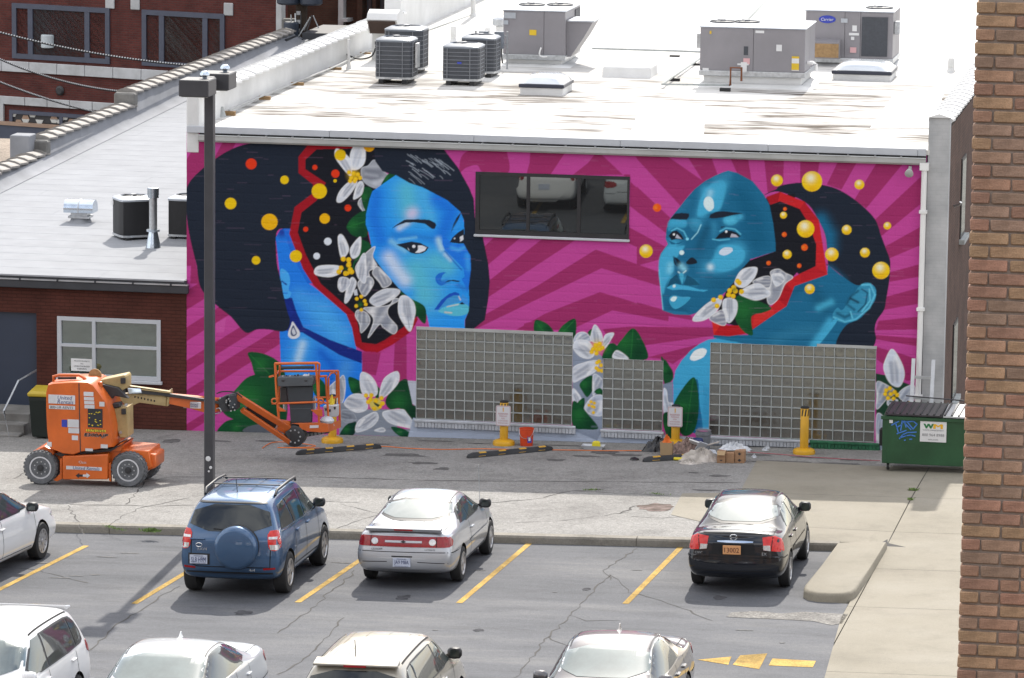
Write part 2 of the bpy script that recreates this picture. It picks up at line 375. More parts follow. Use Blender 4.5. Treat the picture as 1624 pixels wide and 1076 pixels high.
# painted marks, 4 mm over the surface
def strip(a, b, w, zf=z_lot, lift=.005):
    a, b = Vector(a[:2]), Vector(b[:2]); d = (b-a).normalized(); n = Vector((-d.y, d.x))*w/2; m = max(1, int((b-a).length/.7)); bb = MB()
    pts = [(a+(b-a)*(i/m)) for i in range(m+1)]
    bb.add([(*(p+n*s), zf(*(p+n*s))+lift) for p in pts for s in (-1, 1)], [(2*i, 2*i+1, 2*i+3, 2*i+2) for i in range(m)]); return bb
for a, b_ in (((0, 935), (137, 866)), ((213, 958), (283, 922)), ((472, 956), (565, 897)), ((728, 957), (840, 862)), ((992, 958), (1080, 868))):
    p, q = on_lot(*a), on_lot(*b_)
    if a == (213, 958): q = Vector((4.25, -12.35, 0))
    if a == (472, 956): q = Vector((6.9, -12.25, 0))
    if a == (0, 935): p = p+(p-q).normalized()*.9
    strip(p, q, .11).build('painted_line', MAT['yellow_line'], lot)
for k in range(-3, 12):                                   # the rows behind the first one
    x = 1.6+2.72*k
    if x < 14.2: strip((x, -25.6), (x, -31.3), .11).build('painted_line', MAT['yellow_line'], lot)
for k in range(-4, 0):
    x = 1.35+2.72*k; strip((x, -17.9), (x+.2, KY(x)-.12), .11).build('painted_line', MAT['yellow_line'], lot)
for pts in (((1106, 1047), (1160, 1042), (1155, 1055)), ((1174, 1040), (1217, 1037), (1204, 1062), (1162, 1055)), ((1225, 1045), (1294, 1049), (1289, 1059), (1219, 1056))):
    fill([tuple(on_lot(*q)[:2]) for q in pts], 1, z_lot, .005).build('painted_arrow', MAT['yellow_line'], lot)
# broken asphalt strip in front of the island
gp = [tuple(on_lot(*q)[:2]) for q in ((1152, 979), (1160, 972), (1200, 970), (1240, 974), (1275, 971), (1345, 975), (1335, 990), (1318, 992), (1290, 986), (1240, 983), (1190, 981))]
fill(gp, .5, z_lot, .006).build('gravel_patch', MAT['patch'], lot)
# cracks: thin jagged ribbons
def crack(pts, zf, parent, w=.022, seg=.22, jit=.05, onf=on_lot, mat='crack', name='crack'):
    P = [Vector(onf(*q)[:2]) for q in pts]; out = []
    for a, b in zip(P, P[1:]):
        m = max(1, int((b-a).length/seg)); n = Vector((-(b-a).y, (b-a).x)).normalized()
        out += [a+(b-a)*(i/m)+n*random.uniform(-jit, jit) for i in range(m)]
    out.append(P[-1]); bb = MB(); vs = []
    for i, p in enumerate(out):
        d = (out[min(i+1, len(out)-1)]-out[max(0, i-1)]).normalized(); n = Vector((-d.y, d.x))*w*random.uniform(.25, 1.2)/2
        vs += [(*(p+n), zf(*(p+n))+.004), (*(p-n), zf(*(p-n))+.004)]
    bb.add(vs, [(2*i, 2*i+1, 2*i+3, 2*i+2) for i in range(len(out)-1)]); return bb.build(name, MAT[mat], parent, smooth=0)
for pts in (((1012, 870), (960, 905), (968, 920)), ((968, 912), (905, 975), (870, 1010), (815, 1076)), ((968, 912), (1000, 940), (1085, 965), (1130, 985)), ((905, 975), (930, 985), (985, 985)), ((870, 1010), (905, 1030)),
            ((283, 930), (240, 955), (190, 990), (128, 1040)), ((565, 905), (470, 985), (440, 1005)), ((545, 980), (490, 1040), (440, 1070)), ((0, 900), (60, 905), (140, 925))): crack(pts, z_lot, lot, w=.03)
for pts, w in ((((110, 801), (180, 801), (230, 803), (310, 802), (340, 800)), .05), (((107, 802), (125, 830), (134, 848)), .03), (((200, 800), (232, 765), (272, 757)), .03), (((165, 835), (225, 805), (300, 790)), .025),
               (((0, 815), (110, 808)), .02), (((520, 845), (600, 815), (640, 790)), .02), (((640, 795), (760, 800), (860, 790), (905, 779), (960, 776)), .035), (((905, 779), (985, 783), (1060, 786)), .03),
               (((985, 815), (1008, 803), (1066, 800)), .05), (((1003, 819), (1030, 822), (1095, 821)), .035), (((820, 830), (900, 826), (1000, 812)), .02), (((540, 800), (690, 835), (760, 845)), .018), (((20, 760), (60, 742), (75, 728)), .02)):
    crack(pts, z_alley, alley, w=w, onf=on_alley)
crack(((272, 757), (345, 757), (500, 757), (700, 763), (900, 764), (1175, 766)), z_alley, alley, w=.05, jit=.02, onf=on_alley)
crack(((345, 792), (520, 796), (570, 797)), z_alley, alley, w=.03, onf=on_alley)
# stains and weeds on the alley
def blot(cx, cy, rx, ry, mat, onf, zf, parent, name='stain', lift=.004):
    c = onf(cx, cy); pts = []
    for k in range(18):
        a = 2*math.pi*k/18; s = random.uniform(.6, 1.15); pts.append((c[0]+rx*s*math.cos(a), c[1]+ry*s*math.sin(a)))
    pts = [tuple(p[:2]) for p in chaikin([(*p, 0) for p in pts], 2)]
    return fill(pts, .2, zf, lift).build(name, MAT[mat], parent, smooth=0)
for q in ((702, 744, .18, .2), (270, 700, .2, .35), (1140, 755, .22, .15), (1100, 750, .12, .1), (960, 718, .3, .25), (990, 722, .4, .2), (640, 722, .5, .25), (560, 715, .4, .12), (600, 705, .3, .1), (690, 700, .4, .08), (760, 704, .3, .06), (890, 707, .5, .09), (930, 724, .3, .12), (1010, 716, .4, .1), (1290, 726, .5, .12), (1360, 730, .4, .1), (420, 700, .3, .12), (350, 700, .25, .1), (850, 716, .3, .12), (1200, 722, .35, .12), (1240, 733, .6, .18), (1330, 736, .5, .15), (1120, 778, .35, .1), (880, 730, .25, .15), (470, 708, .3, .3), (670, 735, .35, .18)):
    blot(*q, 'oil', on_alley, z_alley, alley)
MAT['rust_patch'] = M('brick red patch', (.22, .175, .16), .95, spec=.05, var=.4, scale=6, dirt=.5)
blot(1040, 805, .42, .5, 'rust_patch', on_alley, z_alley, alley, 'worn_patch')
def weeds(name, pts, n, spread, onf, zf, hgt=.1, label=None):
    b = MB()
    for _ in range(n):
        t = random.random()*(len(pts)-1); i = min(int(t), len(pts)-2) if len(pts) > 1 else 0
        a = onf(*pts[i]); c = onf(*pts[i+1]) if len(pts) > 1 else a; p = a.lerp(c, t-i)
        x, y = p[0]+random.gauss(0, spread), p[1]+random.gauss(0, spread*.7); z = zf(x, y); a = random.random()*6.28; l = hgt*random.uniform(.4, 1.2)
        dx, dy = math.cos(a)*l*.8, math.sin(a)*l*.8; w = .012
        b.add([(x-w*math.sin(a), y+w*math.cos(a), z), (x+w*math.sin(a), y-w*math.cos(a), z), (x+dx*.7, y+dy*.7, z+l*.8), (x+dx, y+dy, z+l*.6)], [(0, 1, 2), (0, 2, 3)])
    o = b.build(name, MAT['weed'], None, smooth=0, fix=False); tag(o, kind='stuff'); return o
weeds('weeds', [(234, 843), (246, 844)], 150, .06, on_alley, z_alley, .07)
weeds('weeds', [(166, 834), (180, 838), (198, 842)], 90, .04, on_alley, z_alley, .03)
weeds('weeds', [(1447, 779), (1452, 778)], 70, .04, lambda x, y: on_alley(x, y), z_drive, .06)
weeds('weeds', [(1443, 793), (1444, 794)], 40, .03, lambda x, y: on_alley(x, y), z_drive, .05)
weeds('weeds', [(930, 778), (955, 777)], 40, .05, on_alley, z_alley, .04)
weeds('weeds', [(1030, 783), (1062, 786)], 30, .05, on_alley, z_alley, .035)

# drips, tyre scuffs and pale scrapes in the bays
MAT['drip'] = M('oil drip', (.072, .072, .077), .95, spec=.04, var=.35, scale=9); MAT['scrape'] = M('pale scrape', (.17, .168, .165), .95, spec=.05, var=.3, scale=12); MAT['sealer'] = M('darker sealer patch', (.082, .084, .092), .85, spec=.25, var=.14, scale=2.4, speck=.2, spscale=45)
for q in ((640, 948, .14, .25), (1140, 948, .14, .2), (385, 972, .16, .2), (930, 935, .07, .14), (760, 1000, .1, .12)): blot(*q, 'drip', on_lot, z_lot, lot, 'oil_drip', .0045)
for q in ((95, 917, .22, .04), (120, 914, .18, .03), (150, 912, .12, .05), (205, 878, .2, .03), (170, 884, .2, .04), (880, 940, .05, .03), (540, 893, .2, .05), (760, 905, .15, .04), (1010, 905, .12, .03), (690, 1000, .06, .03), (1180, 1000, .15, .05), (66, 893, .12, .08), (1240, 1020, .06, .05), (455, 935, .1, .06)): blot(*q, 'scrape', on_lot, z_lot, lot, 'scrape_mark', .006)
# ------------------------------------------------------------------ the painting on the wall
# drawn on a sheet ruled in the photograph's own grid, then laid on the wall plane point by point
MX0, MY0, MS = 285, 195, 2.4
PW, PH = int(1200*MS), int(535*MS)
CAN = np.zeros((PH, PW, 3), np.float32)
ILL = np.array([.90, .87, .87])                                               # share of white the shaded wall returns
def paint(c): return np.array([min(.86, v/k) for v, k in zip(s2l(c), ILL)], np.float32)
class Sheet:
    def __init__(s, ox, oy, sc): s.ox, s.oy, s.sc = ox, oy, sc
    def __call__(s, pts): return [(x/s.sc+s.ox, y/s.sc+s.oy) for x, y in pts]
SA, SB, SC_, SD, SE = Sheet(280, 190, 4.14), Sheet(280, 430, 3.71), Sheet(550, 210, 5.664), Sheet(550, 370, 5.664), Sheet(440, 480, 4.485)
SF, SG, SH, SI, SJ, SK, S1 = Sheet(740, 220, 3.5875), Sheet(1010, 240, 5.664), Sheet(1010, 410, 5.664), Sheet(1200, 240, 5.125), Sheet(1200, 420, 3.362), Sheet(840, 490, 4.677), Sheet(0, 0, 1)
def mask_poly(pts, pad=0):
    P = np.array([((x-MX0)*MS, (y-MY0)*MS) for x, y in pts])
    x0, y0 = np.floor(P.min(0)).astype(int)-pad-1; x1, y1 = np.ceil(P.max(0)).astype(int)+pad+2
    x0, y0, x1, y1 = max(0, x0), max(0, y0), min(PW, x1), min(PH, y1)
    if x1 <= x0 or y1 <= y0: return None
    yy, xx = np.mgrid[y0:y1, x0:x1]; yy = yy+.5; xx = xx+.5; m = np.zeros(xx.shape, bool); n = len(P)
    for i in range(n):
        ax, ay = P[i]; bx, by = P[i-1]
        if ay == by: continue
        m ^= ((ay > yy) != (by > yy)) & (xx < (bx-ax)*(yy-ay)/(by-ay)+ax)
    return m, x0, y0, x1, y1, xx, yy
def poly(pts, col, smooth=False, alpha=1.):
    if smooth: pts = spline(pts)
    r = mask_poly(pts)
    if r is None: return None
    m, x0, y0, x1, y1, *_ = r; c = paint(col); sub = CAN[y0:y1, x0:x1]; sub[m] = sub[m]*(1-alpha)+c*alpha
    return pts
def soft(pts, rad, col, alpha=.8, within=None, fall=1.):
    """airbrush: a stroke along pts with a soft edge, kept inside an outline"""
    P = np.array([((x-MX0)*MS, (y-MY0)*MS) for x, y in pts]); r = rad*MS
    x0, y0 = (P.min(0)-2*r).astype(int); x1, y1 = (P.max(0)+2*r).astype(int)+1
    x0, y0, x1, y1 = max(0, x0), max(0, y0), min(PW, x1), min(PH, y1)
    if x1 <= x0 or y1 <= y0: return
    yy, xx = np.mgrid[y0:y1, x0:x1]; d = np.full(xx.shape, 1e9)
    if len(P) == 1: d = np.hypot(xx-P[0, 0], yy-P[0, 1])
    for a, b in zip(P, P[1:]):
        ab = b-a; t = np.clip(((xx-a[0])*ab[0]+(yy-a[1])*ab[1])/(ab@ab+1e-9), 0, 1); d = np.minimum(d, np.hypot(xx-a[0]-t*ab[0], yy-a[1]-t*ab[1]))
    w = np.exp(-(d/r)**2*1.4*fall)*alpha; w[w < .02] = 0
    if within is not None:
        q = mask_poly(within)
        M_ = np.zeros((PH, PW), bool); m, a0, b0, a1, b1, *_ = q; M_[b0:b1, a0:a1] = m; w = w*M_[y0:y1, x0:x1]
    CAN[y0:y1, x0:x1] = CAN[y0:y1, x0:x1]*(1-w[..., None])+paint(col)*w[..., None]
def line(pts, w, col, alpha=1.): soft(pts, w*.75, col, alpha, fall=1.3)
def disc(x, y, r, col): poly([(x+r*math.cos(a*.2618), y+r*math.sin(a*.2618)) for a in range(24)], col)
def ball(x, y, r, col=(228, 186, 24), hi=True):
    disc(x, y, r, col)
    c = [(x+r*math.cos(a*.2618), y+r*math.sin(a*.2618)) for a in range(24)]
    if hi:
        soft([(x+r*.1, y+r*.75)], r*.6, (214, 150, 20), .5, c); soft([(x-r*.15, y-r*.35)], r*.5, (240, 225, 200), .95, c)
def petal(pts, base=(204, 206, 214), dark=(122, 126, 140), lite=(228, 230, 238), vein=None):
    pts = poly(pts, base, True); P = np.array(pts); c = P.mean(0); k = len(P); far = P[np.argmax(((P-c)**2).sum(1))]; ax = (far-c)/(np.linalg.norm(far-c)+1e-6); nm = np.array([-ax[1], ax[0]]); w = np.abs((P-c)@nm).max(); l = np.abs((P-c)@ax).max()
    soft([tuple(c-ax*l*.45), tuple(c+ax*l*.25)], w*.5, dark, .6, pts)
    for o in (-.62, -.3, .05, .36, .66):
        q = [tuple(c+nm*w*o*.75-ax*l*.6), tuple(c+nm*w*o+ax*l*random.uniform(.1, .5))]; soft(q, max(.8, w*.14), dark if o in (-.3, .36) else lite, .34, pts)
    soft([tuple(c+nm*w*.55+ax*l*.1), tuple(c+nm*w*.3+ax*l*.6)], w*.22, lite, .7, pts)
    line([tuple(p) for p in P]+[tuple(P[0])], 1.0, lite, .85)
    if vein: line(vein, 1.0, dark, .8)
def leaf(pts, base=(18, 72, 40), lite=(38, 112, 52), dark=(8, 40, 30), rib=None):
    pts = poly(pts, base, True); P = np.array(pts); c = P.mean(0); s = np.ptp(P, 0).min()
    soft([tuple(c+np.array([-s*.2, -s*.1]))], s*.3, lite, .55, pts); soft([tuple(c+np.array([s*.25, s*.25]))], s*.3, dark, .5, pts)
    if rib: line(rib, 1.2, lite, .8)
def dots(pts, r, col=(222, 172, 20)):
    for x, y in pts: disc(x, y, r, col); soft([(x-r*.2, y-r*.2)], r*.5, (240, 205, 60), .7)

PINK, MAG, NIGHT, RED = (182, 66, 140), (150, 44, 96), (30, 37, 50), (150, 22, 34)
CAN[:] = paint(PINK)
def dk(pts, smooth=False): poly(pts, MAG, smooth)
# rays on the left
dk(SA([(62, 270), (165, 95), (240, 95), (185, 310), (100, 395), (60, 480)])); dk(SA([(245, 260), (330, 95), (300, 100), (410, 110), (370, 190), (250, 262)]), False); dk(SA([(560, 115), (880, 140), (650, 150), (545, 150)]))
dk(SA([(60, 640), (75, 690), (130, 960), (150, 1076), (90, 1076), (95, 960), (62, 960)]))
for a, b in ((115, 228), (330, 412), (525, 600), (700, 770), (900, 955)):
    dk(SB([(55, a+4), (640, a-360), (640, b-360), (55, b+4)]))
dk(SB([(235, 560), (610, 330), (610, 425), (235, 665)]))
poly(SB([(230, 310), (292, 275), (280, 362), (230, 362)]), (190, 78, 150))
dk(SE([(605, 355), (735, 355), (700, 520), (600, 500)])); dk(SE([(835, 290), (918, 230), (920, 560), (860, 570), (825, 480)]))
# rays between the two heads
dk(SF([(-20, 90), (100, 40), (200, 45), (232, 90), (235, 195), (100, 195), (60, 152), (0, 165), (-40, 190)]), True); dk(SF([(365, 40), (580, 50), (478, 205), (340, 205), (358, 140)])); dk(SF([(745, 70), (1148, 450), (1260, 560), (1148, 548), (930, 385), (930, 205), (600, 210), (690, 140)]))
dk(SF([(935, 70), (1118, 80), (1150, 150), (1250, 330), (1148, 315), (1000, 150)])); dk(SF([(915, 500), (1148, 625), (1148, 705), (910, 590)]))
dk(SF([(90, 625), (180, 540), (330, 545), (120, 720)])); dk(SF([(120, 815), (445, 560), (630, 570), (120, 905)])); dk(SF([(735, 632), (1148, 778), (1148, 855), (768, 738), (40, 1090), (90, 1010), (400, 840)]))
dk(SF([(758, 874), (900, 915), (1150, 1000), (1148, 1040), (830, 978), (590, 1090), (280, 1090), (450, 995)]))
dk(SK([(-40, 110), (350, 10), (590, 18), (350, 98), (200, 150), (-40, 190)])); dk(SK([(540, 152), (750, 132), (1380, 140), (1380, 198), (850, 272), (620, 262)])); dk(SK([(870, 362), (1290, 255), (1062, 410), (980, 372)]))
dk(SH([(0, 75), (195, 125), (205, 240), (0, 190)])); dk(SH([(0, 395), (235, 460), (340, 500), (480, 512), (520, 560), (0, 470)])); 
# rays round the right head
dk(SG([(15, 10), (235, 20), (605, 275), (485, 372), (390, 490), (0, 70), (0, 30)])) ; poly(SG([(-40, 20), (0, 70), (390, 492), (305, 600), (0, 318)]), PINK)
dk(SG([(430, 10), (655, 20), (725, 210), (600, 280)])); dk(SG([(815, 10), (992, 20), (1030, 270), (900, 195)])); dk(SG([(0, 318), (300, 600), (255, 720), (0, 545)])); dk(SG([(0, 740), (260, 865), (200, 975), (0, 1030)]))
for p in ([(58, 30), (222, 30), (215, 300), (90, 345)], [(355, 30), (522, 30), (480, 270), (355, 265)], [(688, 30), (848, 30), (690, 312), (570, 272)], [(1015, 30), (1240, 40), (890, 465), (795, 395)], [(1375, 170), (1375, 395), (1015, 690), (965, 555)],
          [(1370, 595), (1370, 748), (1080, 872), (1045, 775)], [(1360, 910), (1360, 1015), (1080, 1062), (1082, 985)]): dk(SI(p))
for p in ([(885, 118), (885, 205), (675, 242), (690, 172)], [(885, 275), (880, 345), (635, 350), (650, 300)], [(880, 395), (880, 440), (620, 395), (640, 375)], [(640, 440), (770, 475), (872, 510), (872, 610), (800, 620), (640, 505)]): dk(SJ(p))
# block joints that read through the paint are modelled on the wall itself
# ---- left head
neck = poly(SA([(650, 775), (680, 722), (720, 712), (740, 790), (800, 930), (870, 1076)])+SB([(830, 110), (1000, 255), (1040, 330), (1060, 470), (1092, 480), (1090, 690), (1040, 800), (700, 800), (640, 690), (612, 530), (605, 350), (640, 290), (605, 0)]), (30, 116, 214))
soft(SB([(850, 240), (960, 380)]), 30, (70, 160, 226), .9, neck); soft(SB([(740, 420), (700, 560)]), 24, (66, 160, 232), .85, neck); soft(SB([(740, 430), (715, 520)]), 8, (170, 200, 225), .85, neck); soft(SB([(720, 150), (800, 200)]), 18, (64, 150, 220), .8, neck)
soft(SB([(1000, 560), (960, 650)]), 14, (70, 140, 205), .7, neck); soft(SB([(850, 480), (920, 560), (900, 700)]), 8, (20, 88, 190), .7, neck); soft(SA([(690, 740)]), 10, (30, 48, 140), .9, neck)
poly(SB([(622, 150), (680, 160), (705, 240), (745, 330), (900, 405), (1092, 475), (1090, 545), (960, 495), (740, 362), (640, 352), (655, 270)]), (22, 40, 120)); poly(SB([(600, 0), (615, 60), (625, 160), (690, 240), (660, 300), (640, 260)]), (24, 44, 128))
ear = poly(SB([(612, -10), (655, 10), (668, 60), (660, 110), (675, 130), (660, 160), (625, 155), (615, 90)]), (66, 158, 232), True); line(SB([(620, 60), (645, 80), (640, 72)]), 2, (24, 44, 128)); line(SB([(620, 130), (650, 130)]), 1.5, (30, 90, 190))
HAIR_L = SA([(60, 480), (75, 430), (110, 380), (185, 310), (245, 265), (330, 210), (430, 168), (560, 142), (650, 137), (900, 150), (980, 420), (900, 500), (790, 600), (760, 720), (680, 718), (652, 775), (660, 950), (690, 1076)])+SB([(612, 30), (625, 120), (650, 230), (668, 290), (655, 340), (620, 357), (540, 345), (470, 345), (405, 362), (320, 270), (250, 215), (170, 140), (135, 80), (120, -20)])+SA([(135, 970), (100, 830), (78, 720), (62, 600)])
poly(HAIR_L, NIGHT, True)
d_ = SB([(690, 350)])[0]
poly([(d_[0]+a, d_[1]+b) for a, b in ((-2, -14), (4, -6), (9, 2), (9, 9), (3, 13), (-4, 13), (-9, 8), (-8, 0), (-5, -7))], (206, 206, 210), True); poly([(d_[0]+a, d_[1]+b) for a, b in ((-1, -8), (3, -1), (5, 5), (1, 9), (-4, 8), (-5, 1))], (70, 80, 110), True); poly([(d_[0]+a, d_[1]+b) for a, b in ((-1, -4), (2, 1), (3, 5), (0, 7), (-2, 5), (-3, 1))], (190, 192, 200), True)
poly(SA([(700, 716), (800, 716), (840, 900), (930, 1076), (860, 1076), (760, 900)]), (30, 100, 200))
# inside of the opened head, and its red rim
inner = SA([(1180, 150), (1150, 190), (920, 195), (845, 265), (845, 325), (980, 415), (920, 530), (820, 610), (795, 740), (850, 890), (945, 1076)])+SE([(550, 80), (575, 170), (600, 285), (700, 298), (760, 270), (890, 180), (960, 120), (1060, 60)])+SD([(560, 480), (240, 220)])+SC_([(170, 830), (205, 600), (330, 460), (300, 100), (60, 60)])
outer = SA([(1240, 132), (880, 145), (800, 245), (800, 350), (895, 425), (900, 480), (775, 575), (740, 750), (790, 880), (830, 980), (900, 1090)])+SE([(490, 85), (530, 180), (555, 310), (620, 350), (715, 355), (820, 300), (955, 205), (1000, 120)])
poly(outer+inner[::-1][4:5]+SC_([(330, 460), (300, 80)]), RED); poly(inner, (24, 26, 34))
soft(SE([(640, 330), (720, 330), (820, 270)]), 6, (176, 24, 40), .6); soft(SA([(860, 160), (1100, 160)]), 5, (132, 18, 34), .6)
for x, y, r, c in ((490, 291, 36, 'r'), (709, 396, 28, 'y'), (937, 470, 50, 'y'), (355, 551, 38, 'y'), (610, 672, 54, 'o'), (522, 924, 28, 'y'), (783, 897, 40, 'y'), (973, 650, 34, 'o'), (1043, 355, 27, 'r'), (908, 314, 17, 'r'), (1041, 402, 11, 'y'), (1125, 580, 22, 'r'), (848, 720, 17, 'r'), (993, 800, 25, 'w'), (920, 896, 22, 'w')):
    (px, py), = SA([(x, y)]); disc(px, py, r/4.14, {'r': (212, 54, 24), 'y': (220, 180, 16), 'o': (222, 166, 16), 'w': (206, 210, 218)}[c])
# right half of the first head: white blossoms under the face, the face, the cap of hair
petal(SC_([(330, 350), (250, 250), (190, 300), (130, 330), (150, 440), (250, 500), (310, 480), (380, 400)]), (150, 152, 160), (90, 94, 108), (190, 192, 200)); petal(SC_([(100, 640), (150, 580), (190, 690), (160, 720)]), (150, 152, 160))
leaf(SC_([(130, 520), (190, 490), (230, 530), (205, 620), (180, 720), (140, 640)])); leaf(SC_([(0, 840), (60, 760), (175, 710), (190, 900), (150, 945), (60, 930), (10, 880)]), rib=SC_([(10, 850), (170, 800)])); leaf(SC_([(380, 370), (450, 370), (400, 430), (310, 480), (330, 430)]))
petal(SC_([(150, 80), (165, 240), (120, 320), (40, 330), (30, 200), (80, 100)]), (214, 216, 224), (170, 174, 186)); petal(SA([(1055, 190), (1140, 260), (1150, 340), (1140, 370), (1085, 310), (1040, 240)]), (214, 216, 224)); petal(SC_([(0, 460), (60, 440), (90, 450), (40, 540), (-40, 620), (-90, 620), (-70, 540)]), (196, 198, 206)); petal(SC_([(70, 600), (60, 580), (90, 470), (130, 440), (150, 480), (130, 560)]), (196, 198, 206)); petal(SA([(1040, 190), (1150, 270), (1120, 150)]), (120, 124, 136)) if False else None
soft(SC_([(60, 380)]), 9, (226, 184, 30), .8); dots(SC_([(20, 360), (60, 370), (100, 380), (40, 410), (80, 420), (120, 410), (70, 440), (30, 440)]), 3.4)
(px, py), = SA([(1075, 233)]); disc(px, py, 9, (220, 180, 16)); (px, py), = SC_([(200, 125)]); disc(px, py, 9, (226, 160, 20))
FACE = SC_([(440, 385), (330, 460), (230, 530), (205, 600), (172, 740), (170, 830), (195, 900), (215, 1000)])+SD([(215, 100), (240, 220), (330, 340), (470, 500), (560, 580), (690, 650), (720, 740), (745, 860), (1060, 880), (1060, 780), (1095, 700), (1100, 600), (1095, 480), (1115, 320), (1110, 200), (1070, 90)])+SC_([(1090, 1060), (1060, 960), (1055, 860), (1050, 780), (1020, 715), (900, 610), (680, 495), (560, 455)])
B0, BL, BD, BW, TE = (38, 142, 226), (76, 170, 218), (24, 104, 206), (196, 206, 226), (84, 176, 200)
f = poly(FACE, B0)
for p, r, c, a in ((SC_([(540, 520), (560, 700)]), 26, TE, .9), (SC_([(700, 560), (760, 800)]), 14, BL, .8), (SC_([(260, 560), (240, 760), (300, 960)]), 16, BD, .8), (SC_([(820, 600), (940, 700), (870, 900)]), 18, BD, .85), (SD([(620, 330), (700, 560)]), 34, TE, .95), (SD([(800, 250), (900, 300)]), 20, TE, .9),
                   (SD([(300, 260), (420, 420), (560, 540)]), 11, (52, 150, 228), .8), (SD([(380, 220), (450, 330), (520, 420)]), 13, BW, .85), (SC_([(590, 725), (580, 735)]), 11, (200, 186, 214), .85), (SC_([(470, 860), (540, 815)]), 6, (190, 200, 214), .8), (SD([(820, 60), (850, 140)]), 6, (170, 204, 216), .8), (SD([(880, 190), (930, 240)]), 4, (176, 200, 220), .7),
                   (SC_([(420, 930), (600, 930), (760, 960)]), 7, (36, 120, 200), .8), (SC_([(470, 965), (620, 945)]), 3, (110, 180, 220), .7), (SC_([(400, 980), (520, 1060)]), 6, (130, 188, 216), .7)): soft(p, r, c, a, f)
poly(SD([(880, 150), (960, 230), (1050, 320), (1058, 390), (1030, 415), (1062, 470), (1082, 540), (1096, 480), (1115, 320), (1108, 190), (1070, 90), (1040, 100), (950, 100), (860, 0), (860, 100)]), (30, 112, 212)); soft(SD([(1080, 200), (1090, 320)]), 5, (56, 150, 230), .8, f); soft(SD([(940, 130), (1000, 150), (1050, 130)]), 4, (70, 160, 230), .8, f); line(SD([(880, 160), (965, 260), (1030, 330)]), 2.2, (20, 84, 180), .8)
poly(SC_([(400, 872), (440, 835), (520, 785), (640, 782), (740, 786), (795, 815), (803, 835), (790, 868), (765, 868), (700, 822), (610, 810), (530, 812), (450, 840)]), NIGHT); poly(SC_([(1030, 715), (1000, 790), (965, 850), (935, 905), (955, 830), (985, 770)]), NIGHT)
soft(SC_([(1010, 820), (970, 870)]), 5, (50, 146, 226), .8)
poly(SC_([(925, 990), (950, 945), (1000, 900), (1050, 870), (1060, 1000), (1000, 1000)]), NIGHT, False); poly(SC_([(1015, 940), (1045, 925), (1048, 965), (1018, 985)]), (206, 206, 212)); disc(*SC_([(968, 955)])[0], 1.3, (206, 206, 212))
poly(SD([(445, 103), (500, 92), (580, 76), (660, 88), (735, 128), (715, 160), (680, 182), (620, 188), (575, 178), (520, 140)]), NIGHT); poly(SD([(640, 112), (680, 112), (718, 130), (700, 158), (655, 176), (612, 178), (640, 150)]), (214, 214, 220)); disc(*SD([(602, 120)])[0], 2.6, (216, 216, 222)); poly(SD([(545, 125), (565, 160), (552, 150)]), (200, 204, 214))
poly(SD([(795, 400), (830, 360), (890, 352), (860, 380), (850, 430), (900, 440), (850, 472), (810, 450)]), (30, 104, 196), True); soft(SD([(860, 440), (900, 430)]), 5, (40, 110, 190), .7); poly(SD([(880, 445), (910, 424), (960, 420), (1020, 430), (1000, 440), (940, 430)]), NIGHT); soft(SD([(1000, 470), (1060, 500)]), 5, (40, 112, 196), .8)
poly(SD([(785, 688), (850, 600), (920, 545), (975, 528), (1012, 545), (1005, 580), (940, 600), (880, 640), (830, 690)]), (26, 78, 176)); poly(SD([(900, 590), (960, 560), (1010, 560), (1010, 620), (900, 645), (820, 690)]), (60, 140, 200)); poly(SD([(820, 700), (900, 655), (1010, 628), (1092, 655), (1090, 715), (1040, 740), (960, 745), (880, 725)]), (84, 176, 200), True); poly(SD([(1010, 632), (1050, 612), (1060, 640), (1030, 642)]), NIGHT); poly(SD([(1040, 545), (1090, 600), (1092, 650), (1050, 630), (1020, 600)]), (60, 140, 214)); line(SD([(900, 660), (1000, 640)]), 1.6, (206, 196, 190)); line(SD([(1005, 570), (1020, 600)]), 1.6, (206, 196, 190)); line(SD([(880, 710), (940, 715)]), 2, (200, 186, 176))
CAP = SC_([(285, 85), (245, 160), (255, 260), (320, 350), (390, 375), (440, 385), (560, 455), (680, 495), (900, 610), (1020, 715), (1052, 790), (1055, 900), (1050, 1000), (1090, 1076)])+SD([(1110, 200), (1115, 320), (1095, 480), (1100, 600), (1095, 700), (1062, 780), (1060, 880), (1110, 885), (1240, 780), (1270, 600), (1285, 430), (1270, 270), (1215, 0)])+SC_([(1150, 760), (1140, 600), (1100, 500), (1000, 320), (900, 190), (820, 80)])
poly(CAP, NIGHT)
_hr = random.Random(4)
for k in range(34):
    x, y = _hr.uniform(530, 880), _hr.uniform(185, 420); y = min(y, 205+(x-530)*.1+_hr.uniform(0, 230)); l = _hr.uniform(40, 190)*(.5+.5*_hr.random()); an = R(_hr.uniform(29, 42))
    p = SC_([(x, y), (x+l*.5*math.cos(an), y+l*.5*math.sin(an)-4), (x+l*math.cos(an), y+l*math.sin(an)+3)]); line(p, _hr.choice([.45, .5, .6, .9]), (176, 184, 196), .8)
